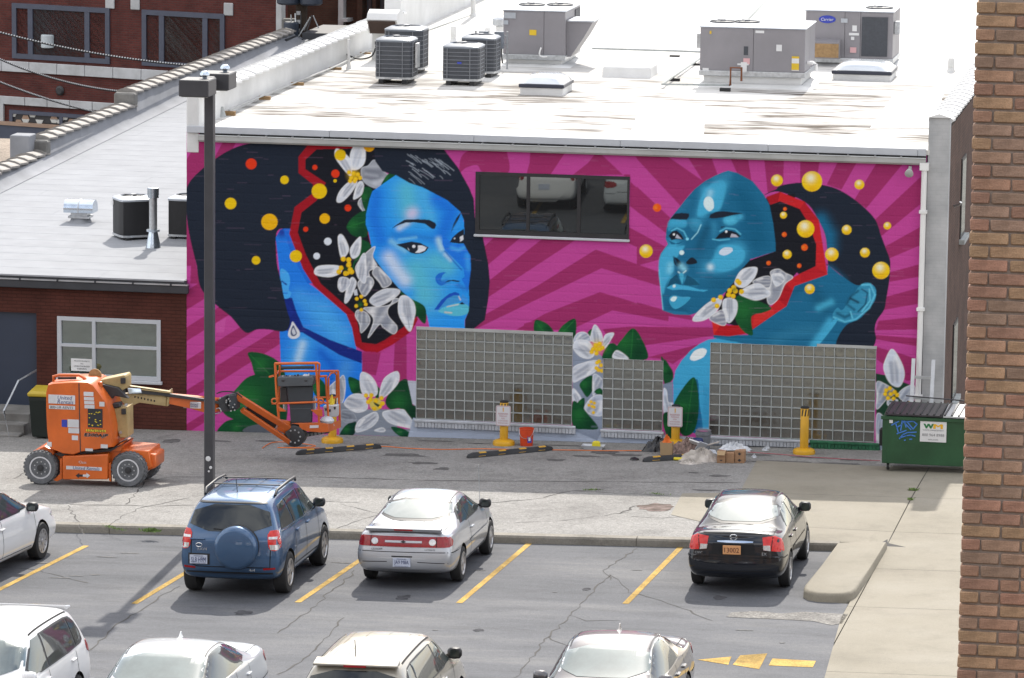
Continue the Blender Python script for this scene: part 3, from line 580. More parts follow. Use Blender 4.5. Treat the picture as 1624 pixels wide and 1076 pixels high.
# blossoms below the face
leaf(SD([(470, 520), (560, 580), (690, 650), (715, 740), (700, 815), (640, 760), (560, 640)])); leaf(SD([(130, 60), (220, 110), (160, 180), (70, 280), (80, 330), (50, 300), (110, 140)]))
petal(SD([(250, 120), (150, 200), (80, 300), (95, 370), (150, 430), (200, 400), (200, 340), (270, 300), (230, 210)]), (160, 162, 170)); petal(SD([(270, 300), (330, 350), (400, 440), (330, 490), (290, 440), (230, 360)]), (150, 152, 160)); petal(SD([(100, 440), (200, 390), (240, 450), (170, 560), (130, 540)]), (150, 152, 160))
petal(SD([(205, 600), (260, 540), (350, 500), (460, 505), (470, 540), (400, 600), (290, 655), (230, 640)]), (190, 192, 200)); petal(SD([(470, 590), (520, 560), (590, 610), (615, 690), (600, 780), (570, 880), (520, 830), (465, 720)]), (200, 202, 210), vein=SD([(530, 600), (560, 850)])); petal(SD([(160, 670), (370, 650), (420, 590), (470, 600), (380, 660), (370, 740), (450, 840), (420, 905), (330, 850), (290, 820), (190, 940), (240, 780), (180, 700)]), (150, 152, 160)); petal(SD([(75, 740), (100, 690), (180, 720), (205, 800), (130, 895), (115, 820)]), (150, 152, 160))
petal(SA([(1060, 770), (1090, 760), (1130, 850), (1090, 910), (1070, 870)]), (206, 208, 216)); petal(SA([(1210, 780), (1190, 780), (1140, 850), (1155, 910), (1200, 880)]), (206, 208, 216)); petal(SA([(905, 990), (940, 960), (1060, 960), (1080, 1000), (1010, 1032), (920, 1020)]), (206, 208, 216)); petal(SA([(1180, 1000), (1210, 900), (1240, 890), (1242, 1060), (1210, 1060)]), (196, 198, 206)); petal(SD([(0, 480), (40, 400), (75, 420), (80, 470), (20, 600), (-20, 620)]), (196, 198, 206)); petal(SA([(1070, 1040), (1120, 1040), (1140, 1076), (1090, 1130), (1060, 1100)]), (180, 182, 192))
poly(SD([(60, 520), (90, 500), (100, 560), (70, 560)]), (190, 192, 200)); dots(SA([(1095, 915), (1130, 920), (1080, 975), (1130, 955), (1140, 985), (1065, 1000), (1110, 1010), (1150, 1000)]), 4); soft(SA([(1110, 980)]), 4, (30, 70, 30), .8); dots(SD([(90, 590), (130, 570), (160, 610), (85, 655), (130, 690), (170, 640), (20, 270), (30, 330), (10, 360)]), 3); soft(SD([(120, 640)]), 5, (40, 90, 40), .8)
# big leaves and blossoms at the left foot
leaf(SB([(422, 480), (520, 490), (610, 545), (640, 640), (560, 640), (470, 620), (440, 540)]), rib=SB([(430, 490), (560, 620)])); leaf(SB([(345, 700), (430, 620), (560, 610), (640, 700), (640, 900), (520, 960), (400, 900), (290, 850), (270, 790)]), (20, 70, 40)); leaf(SB([(235, 955), (300, 880), (420, 880), (500, 930), (430, 965), (330, 960)])); soft(SB([(430, 760)]), 22, (34, 104, 48), .6); poly(SB([(400, 950), (440, 910), (600, 900), (640, 960)]), (84, 88, 96), True)
leaf(SE([(230, 560), (300, 540), (370, 640), (330, 700), (270, 660)])); petal(SE([(370, 600), (440, 540), (470, 520), (482, 590), (470, 690), (440, 720), (380, 660)]), (150, 154, 164))
poly(SE([(440, 720), (520, 700), (620, 760), (800, 760), (860, 900), (1000, 900), (1000, 960), (440, 940)]), (128, 134, 146)); leaf(SE([(508, 530), (600, 570), (600, 650), (540, 650), (515, 610)])); leaf(SE([(700, 590), (740, 640), (700, 690)])); leaf(SE([(770, 690), (860, 570), (930, 555), (960, 720), (985, 740), (1015, 905), (960, 880), (880, 760), (800, 760)]), (16, 60, 36)); leaf(SE([(440, 950), (490, 870), (560, 850), (550, 930), (510, 955)]), (10, 52, 40)); leaf(SE([(810, 885), (900, 900), (975, 962), (900, 965), (840, 930)]), (14, 70, 44))
petal(SE([(595, 500), (660, 520), (705, 590), (700, 660), (620, 660), (590, 600)]), (198, 200, 208), (150, 154, 166)); petal(SE([(850, 490), (862, 560), (800, 640), (740, 680), (725, 650), (760, 540)]), (198, 200, 208)); petal(SE([(475, 710), (530, 655), (610, 660), (640, 750), (570, 782), (500, 750)]), (196, 198, 206)); petal(SE([(700, 780), (715, 830), (660, 890), (560, 920), (570, 850), (640, 800)]), (190, 192, 200), vein=SE([(580, 890), (690, 820)])); petal(SE([(750, 780), (880, 760), (920, 790), (985, 890), (900, 885), (790, 850)]), (196, 198, 206)); petal(SE([(455, 770), (520, 770), (560, 830), (500, 855), (455, 830)]), (130, 134, 144), (90, 94, 106), (160, 164, 174)); petal(SE([(690, 910), (740, 890), (765, 905), (750, 920)]), (186, 190, 200)); disc(*SE([(700, 725)])[0], 10, (200, 180, 90)); dots(SE([(630, 662), (668, 660), (645, 708), (740, 680), (748, 718), (688, 755), (662, 690), (700, 700), (728, 740)]), 3.6); poly(SE([(680, 705), (730, 730), (715, 745), (690, 725)]), (40, 60, 40))
poly(SE([(925, 555), (990, 560), (990, 880), (1015, 905), (985, 740), (960, 720)]), (176, 178, 190))
# ---- pale base band
BASE = (164, 172, 190)
poly(S1([(655, 663), (912, 677), (912, 674), (955, 684), (1054, 690), (1064, 690), (1125, 697), (1250, 700), (1395, 714), (1395, 730), (640, 720), (648, 690)]), BASE); poly(S1([(640, 655), (664, 690), (655, 715), (610, 705)]), BASE) if False else None
# ---- blossoms between the glass-block panels
poly(SK([(318, 180), (545, 360), (545, 880), (500, 980), (318, 900)]), (130, 138, 156))
leaf(SK([(38, 90), (100, 95), (160, 140), (175, 200), (45, 200)]), rib=SK([(50, 100), (120, 190)])); leaf(SK([(200, 190), (250, 120), (338, 75), (342, 200), (318, 260), (210, 200)]), rib=SK([(330, 85), (240, 180)])); leaf(SK([(430, 180), (470, 150), (480, 230)]))
leaf(SK([(540, 370), (560, 300), (600, 255), (650, 280), (640, 380)])); leaf(SK([(640, 300), (690, 220), (765, 145), (830, 220), (875, 370), (700, 370)]), rib=SK([(765, 150), (750, 360)])); petal(SK([(618, 365), (640, 310), (690, 330), (730, 375)]), (200, 202, 210))
petal(SK([(325, 250), (345, 190), (400, 172), (445, 205), (455, 240), (400, 235)]), (170, 178, 196)); petal(SK([(455, 235), (455, 190), (482, 118), (530, 180), (535, 240), (490, 250)]), (190, 194, 206)); petal(SK([(540, 270), (560, 195), (622, 180), (600, 230), (560, 290)]), (196, 200, 210)); petal(SK([(320, 285), (350, 232), (440, 245), (480, 330), (440, 368), (370, 350)]), (206, 208, 216), vein=SK([(330, 295), (470, 320)])); soft(SK([(500, 280)]), 10, (232, 190, 40), .9); dots(SK([(470, 300), (490, 270), (520, 260), (500, 300), (540, 290), (495, 330), (460, 320), (520, 300)]), 3.6)
petal(SK([(320, 540), (320, 440), (400, 400), (500, 385), (490, 460), (380, 520)]), (196, 198, 208)); dots(SK([(500, 400), (530, 420), (495, 440), (535, 460), (515, 390), (510, 455)]), 3.2); leaf(SK([(370, 560), (420, 510), (465, 500), (475, 580), (430, 655), (390, 610)])); petal(SK([(320, 590), (380, 660), (360, 690), (320, 690)]), (200, 204, 214)); petal(SK([(470, 500), (500, 490), (545, 540), (545, 620), (510, 590), (470, 640)]), (170, 176, 190)); leaf(SK([(480, 620), (515, 588), (545, 610), (545, 650)])); leaf(SK([(320, 690), (380, 720), (440, 790), (510, 885), (420, 895), (320, 870)])); leaf(SK([(355, 700), (405, 660), (400, 740)]))
petal(SK([(410, 720), (470, 650), (545, 650), (545, 780), (470, 790), (420, 760)]), (180, 186, 202)); dots(SK([(455, 690), (480, 700), (440, 715), (465, 725), (478, 730), (473, 770)]), 2.6)
# ---- right head
T0, T1, T2, T3 = (28, 100, 136), (66, 162, 200), (20, 78, 108), (206, 226, 236)
shoulder = poly(SH([(330, 1100), (345, 1010), (400, 920), (480, 830), (560, 770), (640, 730), (760, 715), (860, 722), (960, 770), (960, 1100)])+SK([(1340, 560), (1335, 900), (1080, 900), (1065, 700), (1062, 480)]), (62, 156, 198)); poly(SK([(1240, 520), (1260, 700), (1280, 900), (1180, 900), (1150, 700)]), (26, 96, 140), True); soft(SK([(1310, 600), (1310, 860)]), 8, (52, 140, 184), .8); poly(SH([(478, 890), (520, 830), (590, 808), (628, 830), (600, 885), (530, 918), (490, 915)]), (222, 228, 240), True)
leaf(SK([(995, 380), (1040, 430), (1060, 520), (1000, 560)])); leaf(SK([(975, 362), (1000, 380), (1060, 460), (1058, 530), (995, 540)])); poly(SK([(990, 560), (1060, 540), (1062, 720), (1050, 770), (990, 780)]), (120, 130, 150)); petal(SK([(992, 600), (1015, 610), (1025, 690), (1060, 700), (1040, 740), (995, 770)]), (190, 198, 214)); leaf(SK([(1210, 508), (1250, 620), (1250, 800), (1210, 920), (1130, 935), (1070, 800), (1080, 680)]), (18, 74, 44), rib=SK([(1212, 520), (1160, 900)])); leaf(SK([(992, 780), (1060, 780), (1070, 900), (1110, 960), (1050, 980), (1000, 900)]), (18, 74, 44))
neck2 = poly(SH([(690, 690), (1000, 690), (1040, 620), (1210, 440), (1350, 300), (1416, 200)])+SJ([(230, 90), (375, 50), (380, 0), (440, 50), (520, 105), (600, 100), (640, 170), (570, 280), (470, 330), (430, 440), (0, 440)])+SH([(930, 760), (690, 715)]), T0)
soft(SJ([(100, 400), (200, 360), (300, 350)]), 12, (44, 116, 150), .7, neck2); soft(SJ([(300, 140), (360, 220)]), 14, T2, .6, neck2); soft(SJ([(330, 230), (395, 200)]), 7, (70, 166, 200), .8, neck2); soft(SJ([(390, 300), (300, 430)]), 7, T1, .9, neck2); soft(SJ([(180, 160), (250, 110)]), 8, (20, 84, 118), .7, neck2)
HAIR_R = SI([(65, 357), (110, 330), (160, 310), (175, 290), (250, 268), (370, 258), (550, 278), (680, 320), (830, 420), (960, 550), (1010, 680), (1050, 790), (1085, 890), (1085, 980), (1075, 1076)])+SJ([(690, 190), (680, 240), (640, 300), (630, 350), (636, 400), (600, 445), (428, 442), (470, 330), (560, 280), (630, 170), (620, 110), (580, 100), (520, 105), (380, 0)])+SI([(580, 920), (560, 700), (500, 560), (400, 420), (180, 330)])
h = poly(HAIR_R, NIGHT, True); soft(SI([(520, 560), (590, 680), (590, 780)]), 14, (24, 96, 132), .95, h); soft(SI([(600, 960), (700, 1050)]), 8, (26, 92, 126), .7, h)
ear2 = poly(SJ([(520, 150), (560, 105), (600, 98), (635, 130), (630, 190), (590, 240), (520, 300), (440, 305), (405, 270), (430, 230), (460, 240)]), (52, 134, 168), True)
for p, w, c in ((SJ([(410, 280), (470, 305), (530, 290), (600, 230), (630, 160), (605, 105), (560, 108)]), 2.6, (96, 186, 214)), (SJ([(540, 140), (500, 170), (480, 210), (520, 240)]), 4, (26, 84, 112)), (SJ([(560, 130), (590, 150), (580, 210), (540, 250)]), 2.4, (24, 70, 96)), (SJ([(500, 180), (540, 200)]), 4, (22, 52, 72)), (SJ([(430, 260), (470, 280), (500, 265)]), 5, (24, 84, 112)), (SJ([(600, 130), (605, 190), (560, 250)]), 2.2, (100, 190, 216)), (SJ([(500, 250), (510, 285)]), 2, (100, 190, 216))): line(p, w, c, .9)
poly(SJ([(400, 305), (430, 300), (330, 430), (300, 440)]), T1, True)
poly(SI([(80, 380), (190, 340), (390, 420), (500, 560), (565, 1000), (350, 1010), (150, 800)]), (26, 27, 34))
black = poly(SG([(1160, 420), (1420, 380), (1420, 700)])+SI([(480, 560), (470, 690), (480, 900), (350, 960), (290, 1030)])+SH([(1390, 170), (1320, 230), (1270, 370), (1200, 420), (1040, 520), (900, 610), (690, 560), (800, 300), (930, 110), (1030, -10)])+SG([(960, 1000), (1245, 900)]), (26, 27, 34))
rim = SI([(80, 372), (190, 332), (390, 412), (505, 562), (575, 1000), (500, 1010), (350, 1076), (225, 1076)])
RO = SI([(78, 372), (190, 332), (390, 412), (505, 560), (575, 1003)])+SH([(1416, 250), (1345, 430), (1240, 500), (1060, 625), (970, 680), (830, 700), (690, 690), (672, 555), (745, 548), (760, 598), (910, 605), (1040, 515), (1210, 430), (1270, 370), (1330, 220), (1416, 165)])+SI([(355, 995), (480, 935), (485, 760), (460, 690), (440, 600), (350, 470), (190, 408), (110, 437)])
poly(RO, (190, 34, 40))
poly(SI([(190, 332), (175, 408), (110, 437), (78, 372)]), (158, 24, 36)); poly(SI([(390, 412), (350, 470), (405, 560), (505, 560)]), (170, 28, 38)); poly(SI([(575, 1003), (480, 935), (355, 995), (360, 1060)]), (178, 30, 40)); poly(SH([(1345, 430), (1270, 370), (1330, 220), (1400, 290)]), (168, 26, 36)); poly(SH([(690, 690), (750, 600), (910, 605), (970, 680), (830, 700)]), (176, 26, 34)); poly(SH([(672, 555), (745, 548), (750, 600), (690, 690)]), (204, 44, 40)); poly(SH([(1240, 500), (1040, 620), (1050, 520), (1210, 430)]), (206, 52, 46), alpha=.6)
f2 = poly(SG([(820, 175), (760, 195), (700, 222), (610, 270), (520, 340), (440, 430), (390, 495), (300, 605), (265, 700), (258, 790), (278, 835), (215, 920), (198, 1000), (195, 1076)])+SH([(198, 160), (215, 280), (232, 465), (330, 500), (480, 508), (525, 495), (640, 440), (800, 300), (890, 190), (930, 110), (1030, 0)])+SG([(1030, 970), (1245, 900), (1245, 820), (1225, 650), (1190, 480), (1140, 390), (1040, 270), (900, 195)]), T0)
lit = lambda pts, c, al=.9: soft_poly(pts, c, al)
def soft_poly(pts, col, alpha=.9, blur=1.6):
    """a painted plane with a slightly feathered edge"""
    q = spline(pts); r = mask_poly(q, int(blur*MS*3)); m, x0, y0, x1, y1, *_ = r; w = m.astype(np.float32); n = int(blur*MS)
    for _ in range(2):
        for ax_ in (0, 1):
            acc = np.zeros_like(w)
            for d in range(-n, n+1): acc += np.roll(w, d, ax_)
            w = acc/(2*n+1)
    w = (w*alpha)[..., None]; CAN[y0:y1, x0:x1] = CAN[y0:y1, x0:x1]*(1-w)+paint(col)*w
soft_poly(SG([(560, 470), (600, 370), (660, 300), (740, 255), (795, 290), (800, 350), (770, 470), (735, 535), (650, 555), (560, 585), (545, 560)]), T1, .95)
soft_poly(SG([(690, 950), (700, 880), (760, 842), (860, 842), (950, 880), (972, 930), (945, 1005), (860, 1065), (740, 1090), (650, 1085), (640, 1040)]), T1, .95)
soft_poly(SG([(290, 850), (350, 860), (430, 850), (380, 925), (335, 1000), (330, 1075), (300, 1110), (260, 1200), (235, 1290), (205, 1160), (198, 1000), (225, 915)]), T1, .95, 1.2)
soft_poly(SG([(280, 640), (330, 610), (430, 615), (450, 660), (420, 690), (330, 690), (285, 720)]), (52, 142, 178), .9, 1.); soft_poly(SG([(780, 600), (860, 585), (945, 565), (920, 620), (860, 665), (790, 650)]), (60, 152, 188), .9, 1.); soft_poly(SG([(470, 610), (560, 610), (580, 660), (540, 730), (480, 690)]), (48, 124, 158), .8, 1.2)
soft_poly(SG([(880, 330), (1040, 420), (1110, 600), (1120, 800), (1000, 880), (930, 700), (960, 520)]), (22, 92, 128), .6, 3)
for p, r, c, a in ((SG([(760, 300), (700, 420)]), 13, T1, .95), (SG([(620, 350), (600, 480), (580, 560)]), 10, T1, .85), (SG([(700, 240), (820, 210)]), 9, (50, 124, 160), .8), (SG([(930, 400), (1050, 600), (1100, 800)]), 22, (16, 88, 122), .8), (SG([(450, 450), (380, 540)]), 8, (40, 110, 146), .6), (SG([(660, 370), (650, 400)]), 6, (150, 200, 222), .7),
                   (SG([(860, 920), (740, 1000), (660, 1060)]), 16, T1, .95), (SG([(900, 900), (800, 980)]), 16, T1, .9), (SG([(330, 840), (260, 960), (240, 1040)]), 12, T1, .95), (SH([(230, 60), (225, 200), (280, 160)]), 9, T1, .9), (SH([(300, 60), (290, 110)]), 6, (130, 200, 224), .7), (SG([(320, 640), (420, 640)]), 7, T1, .8), (SG([(520, 640), (560, 660)]), 8, T1, .5), (SG([(690, 660), (700, 760)]), 7, (50, 130, 166), .7), (SG([(620, 700), (560, 860)]), 9, T2, .7), (SG([(860, 610), (820, 620)]), 8, (80, 176, 206), .9), (SG([(930, 590)]), 6, (70, 160, 196), .8), (SG([(720, 760), (700, 880), (640, 960)]), 6, (30, 104, 140), .7), (SH([(420, 180), (520, 220)]), 6, (60, 150, 184), .7), (SH([(650, 170), (760, 240)]), 14, (26, 92, 126), .8), (SH([(300, 430), (420, 470)]), 9, T2, .5)): soft(p, r, c, a, f2)
poly(SG([(600, 460), (615, 420), (650, 408), (685, 440), (690, 510), (650, 540), (610, 505)]), (206, 222, 240), True); poly(SG([(740, 905), (780, 868), (850, 868), (858, 900), (800, 935), (750, 930)]), (200, 210, 228), True); disc(*SG([(403, 912)])[0], 3.8, (206, 228, 238)); soft(SG([(660, 1040)]), 6, (200, 216, 230), .9)
poly(SG([(298, 610), (345, 562), (400, 555), (468, 560), (470, 585), (450, 615), (380, 615)]), NIGHT); poly(SG([(648, 602), (660, 570), (710, 545), (780, 540), (870, 550), (960, 560), (860, 575), (780, 595), (700, 605)]), NIGHT)
line(SG([(310, 715), (360, 690), (420, 720), (455, 790)]), 2, (90, 180, 210)); poly(SG([(285, 760), (320, 720), (360, 715), (400, 750), (425, 795), (360, 790), (310, 800)]), (24, 30, 42)); poly(SG([(345, 780), (360, 745), (405, 790)]), (176, 176, 190)); disc(*SG([(333, 748)])[0], 1.8, (226, 236, 240)); poly(SG([(280, 800), (350, 830), (420, 810), (380, 835), (310, 838)]), (24, 92, 126)); disc(*SG([(453, 790)])[0], 2.4, (120, 200, 226))
line(SG([(745, 720), (800, 690), (880, 700), (930, 745)]), 2, (90, 180, 210)); poly(SG([(695, 798), (740, 745), (800, 712), (850, 715), (900, 735), (935, 768), (880, 775), (800, 780), (740, 785)]), (24, 30, 42)); poly(SG([(838, 775), (850, 740), (890, 750), (915, 775)]), (176, 172, 184)); disc(*SG([(803, 723)])[0], 1.9, (226, 236, 240)); line(SG([(680, 790), (740, 800), (830, 790)]), 1.8, (90, 180, 210)); line(SG([(575, 660), (545, 730), (490, 790)]), 1.4, (150, 210, 230)); poly(SG([(750, 680), (800, 672), (760, 690)]), NIGHT)
poly(SG([(330, 960), (360, 960), (400, 1010), (365, 1035), (335, 1010)]), (26, 34, 46), True); poly(SG([(445, 995), (490, 955), (530, 975), (540, 1005), (490, 1018), (450, 1015)]), (26, 34, 46), True); line(SG([(330, 950), (360, 1020), (400, 1035)]), 2.4, (24, 70, 96)); soft(SH([(420, 90), (400, 70)]), 6, (140, 206, 226), .8); line(SH([(370, 120), (400, 145), (440, 110)]), 1.6, (200, 230, 240)); poly(SH([(380, 140), (420, 140), (410, 230), (395, 200)]), (70, 164, 196), True); poly(SH([(300, 190), (360, 140), (385, 200), (400, 240), (345, 225), (270, 265)]), (24, 80, 108)); poly(SH([(420, 240), (450, 150), (520, 190), (570, 240), (480, 245)]), (24, 82, 110))
poly(SH([(265, 265), (310, 240), (345, 228), (390, 240), (460, 248), (560, 280), (645, 285), (600, 300), (500, 290), (400, 280), (320, 285)]), T1); disc(*SH([(335, 250)])[0], 2.4, (206, 230, 240)); poly(SH([(290, 380), (300, 345), (340, 332), (400, 345), (482, 352), (420, 420), (350, 455), (310, 430)]), (60, 154, 190), True); poly(SH([(303, 365), (330, 342), (360, 350), (340, 385), (312, 385)]), (206, 226, 236), True)
line(SH([(200, 100), (216, 280), (234, 460)]), 1.4, (96, 190, 216)); poly(SH([(232, 470), (340, 505), (480, 510), (440, 480), (300, 470)]), (36, 110, 146))
# blossom at the second chin
leaf(SH([(900, 340), (1000, 350), (1130, 400), (1210, 450), (1130, 490), (1040, 510), (1030, 580), (1040, 690), (960, 660), (890, 560), (880, 450)]), (22, 78, 42)); petal(SH([(1170, 240), (1210, 190), (1200, 120), (1270, 95), (1330, 130), (1400, 170), (1330, 230), (1270, 360), (1200, 415), (1170, 370)]), (150, 152, 162)); petal(SH([(1040, 210), (1130, 165), (1200, 170), (1190, 260), (1110, 250)]), (130, 132, 142)); petal(SH([(1210, 150), (1300, 140), (1320, 200), (1250, 250)]), (200, 202, 210))
petal(SH([(905, 150), (950, 100), (1020, 80), (1080, 90), (1050, 180), (960, 260), (880, 230)]), (206, 208, 216)); petal(SH([(920, 310), (1000, 250), (1090, 225), (1150, 260), (1195, 325), (1080, 375), (980, 350)]), (200, 202, 210), vein=SH([(960, 310), (1170, 320)])); petal(SH([(770, 400), (800, 360), (860, 360), (900, 400), (890, 500), (830, 578), (780, 520)]), (200, 202, 210), vein=SH([(830, 370), (830, 560)])); petal(SH([(505, 560), (530, 500), (640, 400), (730, 360), (760, 390), (700, 490), (600, 555)]), (200, 202, 210)); petal(SH([(650, 540), (740, 470), (780, 480), (800, 580), (760, 600)]), (140, 140, 152))
dots(SH([(920, 220), (905, 205), (835, 290), (825, 328), (865, 340), (940, 300), (690, 375), (720, 428), (752, 350), (870, 262), (885, 295)]), 4); soft(SH([(875, 280)]), 4, (60, 96, 40), .7)
for S, x, y, r in ((SI, 450, 246, 83), (SI, 165, 238, 48), (SI, 835, 272, 40), (SI, 398, 632, 71), (SI, 732, 640, 40), (SI, 611, 840, 55), (SI, 880, 825, 40), (SI, 1011, 970, 71), (SI, 1062, 607, 31), (SI, 218, 521, 28), (SI, 248, 840, 37), (SF, 1021, 641, 38), (SJ, 283, 130, 27)):
    (px, py), = S([(x, y)]); ball(px, py, r/S.sc)
for S, x, y, r in ((SI, 230, 470, 15), (SI, 225, 678, 20), (SI, 389, 783, 27), (SI, 346, 932, 18), (SI, 97, 910, 18), (SG, 182, 508, 38)):
    (px, py), = S([(x, y)]); disc(px, py, r/S.sc, (222, 84, 26)); soft([(px-.4*r/S.sc, py-.1*r/S.sc)], r/S.sc*.5, (240, 140, 50), .6)
# blossom at the right foot, green strip under the last panel
poly(SJ([(635, 580), (690, 590), (840, 650), (840, 760), (690, 800), (640, 900), (690, 1010), (640, 1010)]), (30, 60, 44)); petal(SJ([(722, 450), (770, 520), (787, 590), (760, 650), (710, 630), (678, 560), (685, 510)]), (200, 204, 216)); petal(SJ([(640, 625), (690, 640), (740, 680), (690, 720), (640, 770), (640, 700)]), (150, 156, 172)); petal(SJ([(755, 690), (790, 655), (840, 645), (840, 720), (800, 745), (770, 720)]), (176, 182, 196)); petal(SJ([(700, 720), (750, 720), (740, 755), (700, 750)]), (180, 184, 196)); petal(SJ([(640, 800), (680, 820), (690, 900), (660, 1000), (640, 960)]), (150, 158, 176)); soft(SJ([(710, 690)]), 10, (70, 90, 30), .8); dots(SJ([(690, 670), (710, 660), (735, 680), (685, 690), (700, 712), (730, 715), (750, 695), (715, 690), (815, 740)]), 3.4)
g = S1([(1236, 694), (1300, 698), (1395, 704), (1396, 716), (1300, 708), (1240, 703)]); poly(g, (14, 74, 48)); 
for k in range(40): x = 1238+k*3.9; line([(x, 694+k*.27), (x+random.uniform(-3, 3), 705+k*.27+random.uniform(-2, 3))], 1.4, (16, 86, 52), .8)
# roller scuffs and water marks in the base band
for k in range(90):
    x = random.uniform(645, 1390); y = random.uniform(672, 712); soft([(x, y), (x+random.uniform(4, 20), y+random.uniform(-1, 1.5))], random.uniform(1, 2.5), random.choice([(120, 128, 146), (180, 186, 200), (140, 146, 160)]), .35)
for k in range(700):
    x, y = random.uniform(293, 1470), random.uniform(205, 700); soft([(x, y), (x+random.uniform(3, 30), y+random.uniform(-.3, .9))], random.uniform(.5, 1.1), random.choice([(40, 30, 50), (210, 160, 200)]), .07)

# ---- the wall sheet that carries it: block courses are recessed joints
WX0, WX1, WZ0, WZ1, ST = 0., 15.45, -.15, 6.34, .0145
HOLES = [(6.15, 9.37, 4.41, 5.705), (4.93, 8.23, .47, 2.355), (8.87, 10.13, .43, 1.905), (11.10, 14.52, .385, 2.33)]
def wall_sheet():
    nx, nz = int((WX1-WX0)/ST), int((WZ1-WZ0)/ST)
    xs = np.linspace(WX0, WX1, nx+1); zs = np.linspace(WZ0, WZ1, nz+1)
    for hx0, hx1, hz0, hz1 in HOLES:
        for a in (hx0, hx1): xs[np.argmin(abs(xs-a))] = a
        for a in (hz0, hz1): zs[np.argmin(abs(zs-a))] = a
    X, Z = np.meshgrid(xs, zs); Y = np.zeros_like(X)
    course = .2032; row = np.round(Z/course); dz = np.abs(Z-row*course); lay = np.floor(Z/course)
    xo = (X+(lay % 2)*.2032)/.4064; dx = np.abs(xo-np.round(xo))*.4064
    j = np.maximum(np.exp(-(dz/.011)**2), np.exp(-(dx/.009)**2)*.6)
    rs = np.random.default_rng(3); lowf = rs.random((int(WZ1/course)+4, 60))
    blk = lowf[np.clip(lay.astype(int)+1, 0, lowf.shape[0]-1), np.clip(np.floor(xo).astype(int), 0, 59)]
    Y = j*.006*(.4+.6*blk)+(blk-.5)*.0025+.0012*rs.standard_normal(X.shape)
    for zc in (2.62, 2.46): Y += np.exp(-((Z-zc-.02*np.sin(X*.9))/.012)**2)*.006      # long cracked bed joints
    P = np.stack([X, np.zeros_like(X), Z], -1); px = proj(P.reshape(-1, 3))
    u = np.clip((px[:, 0]-MX0)*MS-.5, 0, PW-1.01); v = np.clip((px[:, 1]-MY0)*MS-.5, 0, PH-1.01)
    k = np.array([1, 2, 1.])/4; C = CAN.copy()
    C[1:-1] = C[:-2]*k[0]+C[1:-1]*k[1]+C[2:]*k[2]; C[:, 1:-1] = C[:, :-2]*k[0]+C[:, 1:-1]*k[1]+C[:, 2:]*k[2]
    iu, iv = u.astype(int), v.astype(int); fu, fv = (u-iu)[:, None], (v-iv)[:, None]
    c = C[iv, iu]*(1-fu)*(1-fv)+C[iv, iu+1]*fu*(1-fv)+C[iv+1, iu]*(1-fu)*fv+C[iv+1, iu+1]*fu*fv
    c *= (1-.06*rs.random(len(c)))[:, None]
    idx = np.arange((nx+1)*(nz+1)).reshape(nz+1, nx+1)
    q = np.stack([idx[:-1, :-1], idx[:-1, 1:], idx[1:, 1:], idx[1:, :-1]], -1).reshape(-1, 4)
    cx = ((X[:-1, :-1]+X[1:, 1:])/2).ravel(); cz = ((Z[:-1, :-1]+Z[1:, 1:])/2).ravel()
    keep = cz > .0159*cx-.12
    for hx0, hx1, hz0, hz1 in HOLES: keep &= ~((cx > hx0) & (cx < hx1) & (cz > hz0) & (cz < hz1))
    q = q[keep]
    me = bpy.data.meshes.new('painted_wall'); V = np.stack([X, Y, Z], -1).reshape(-1, 3)
    used = np.zeros(len(V), bool); used[q.ravel()] = True; mp = np.cumsum(used)-1; V = V[used]; c = c[used]; q = mp[q]
    me.vertices.add(len(V)); me.vertices.foreach_set('co', V.astype(np.float32).ravel())
    me.loops.add(q.size); me.loops.foreach_set('vertex_index', q.astype(np.int32).ravel())
    me.polygons.add(len(q)); me.polygons.foreach_set('loop_start', np.arange(0, q.size, 4, dtype=np.int32)); me.polygons.foreach_set('loop_total', np.full(len(q), 4, np.int32))
    me.update(); me.shade_smooth()
    a = me.color_attributes.new('paint', 'FLOAT_COLOR', 'POINT'); a.data.foreach_set('color', np.concatenate([c, np.ones((len(c), 1))], 1).astype(np.float32).ravel())
    m = bpy.data.materials.new('mural paint'); m.use_nodes = True; n = m.node_tree.nodes; L = m.node_tree.links; p = n['Principled BSDF']; p.inputs['Roughness'].default_value = .62; p.inputs['Specular IOR Level'].default_value = .12
    at = n.new('ShaderNodeAttribute'); at.attribute_name = 'paint'; L.new(at.outputs['Color'], p.inputs['Base Color']); me.materials.append(m)
    return me
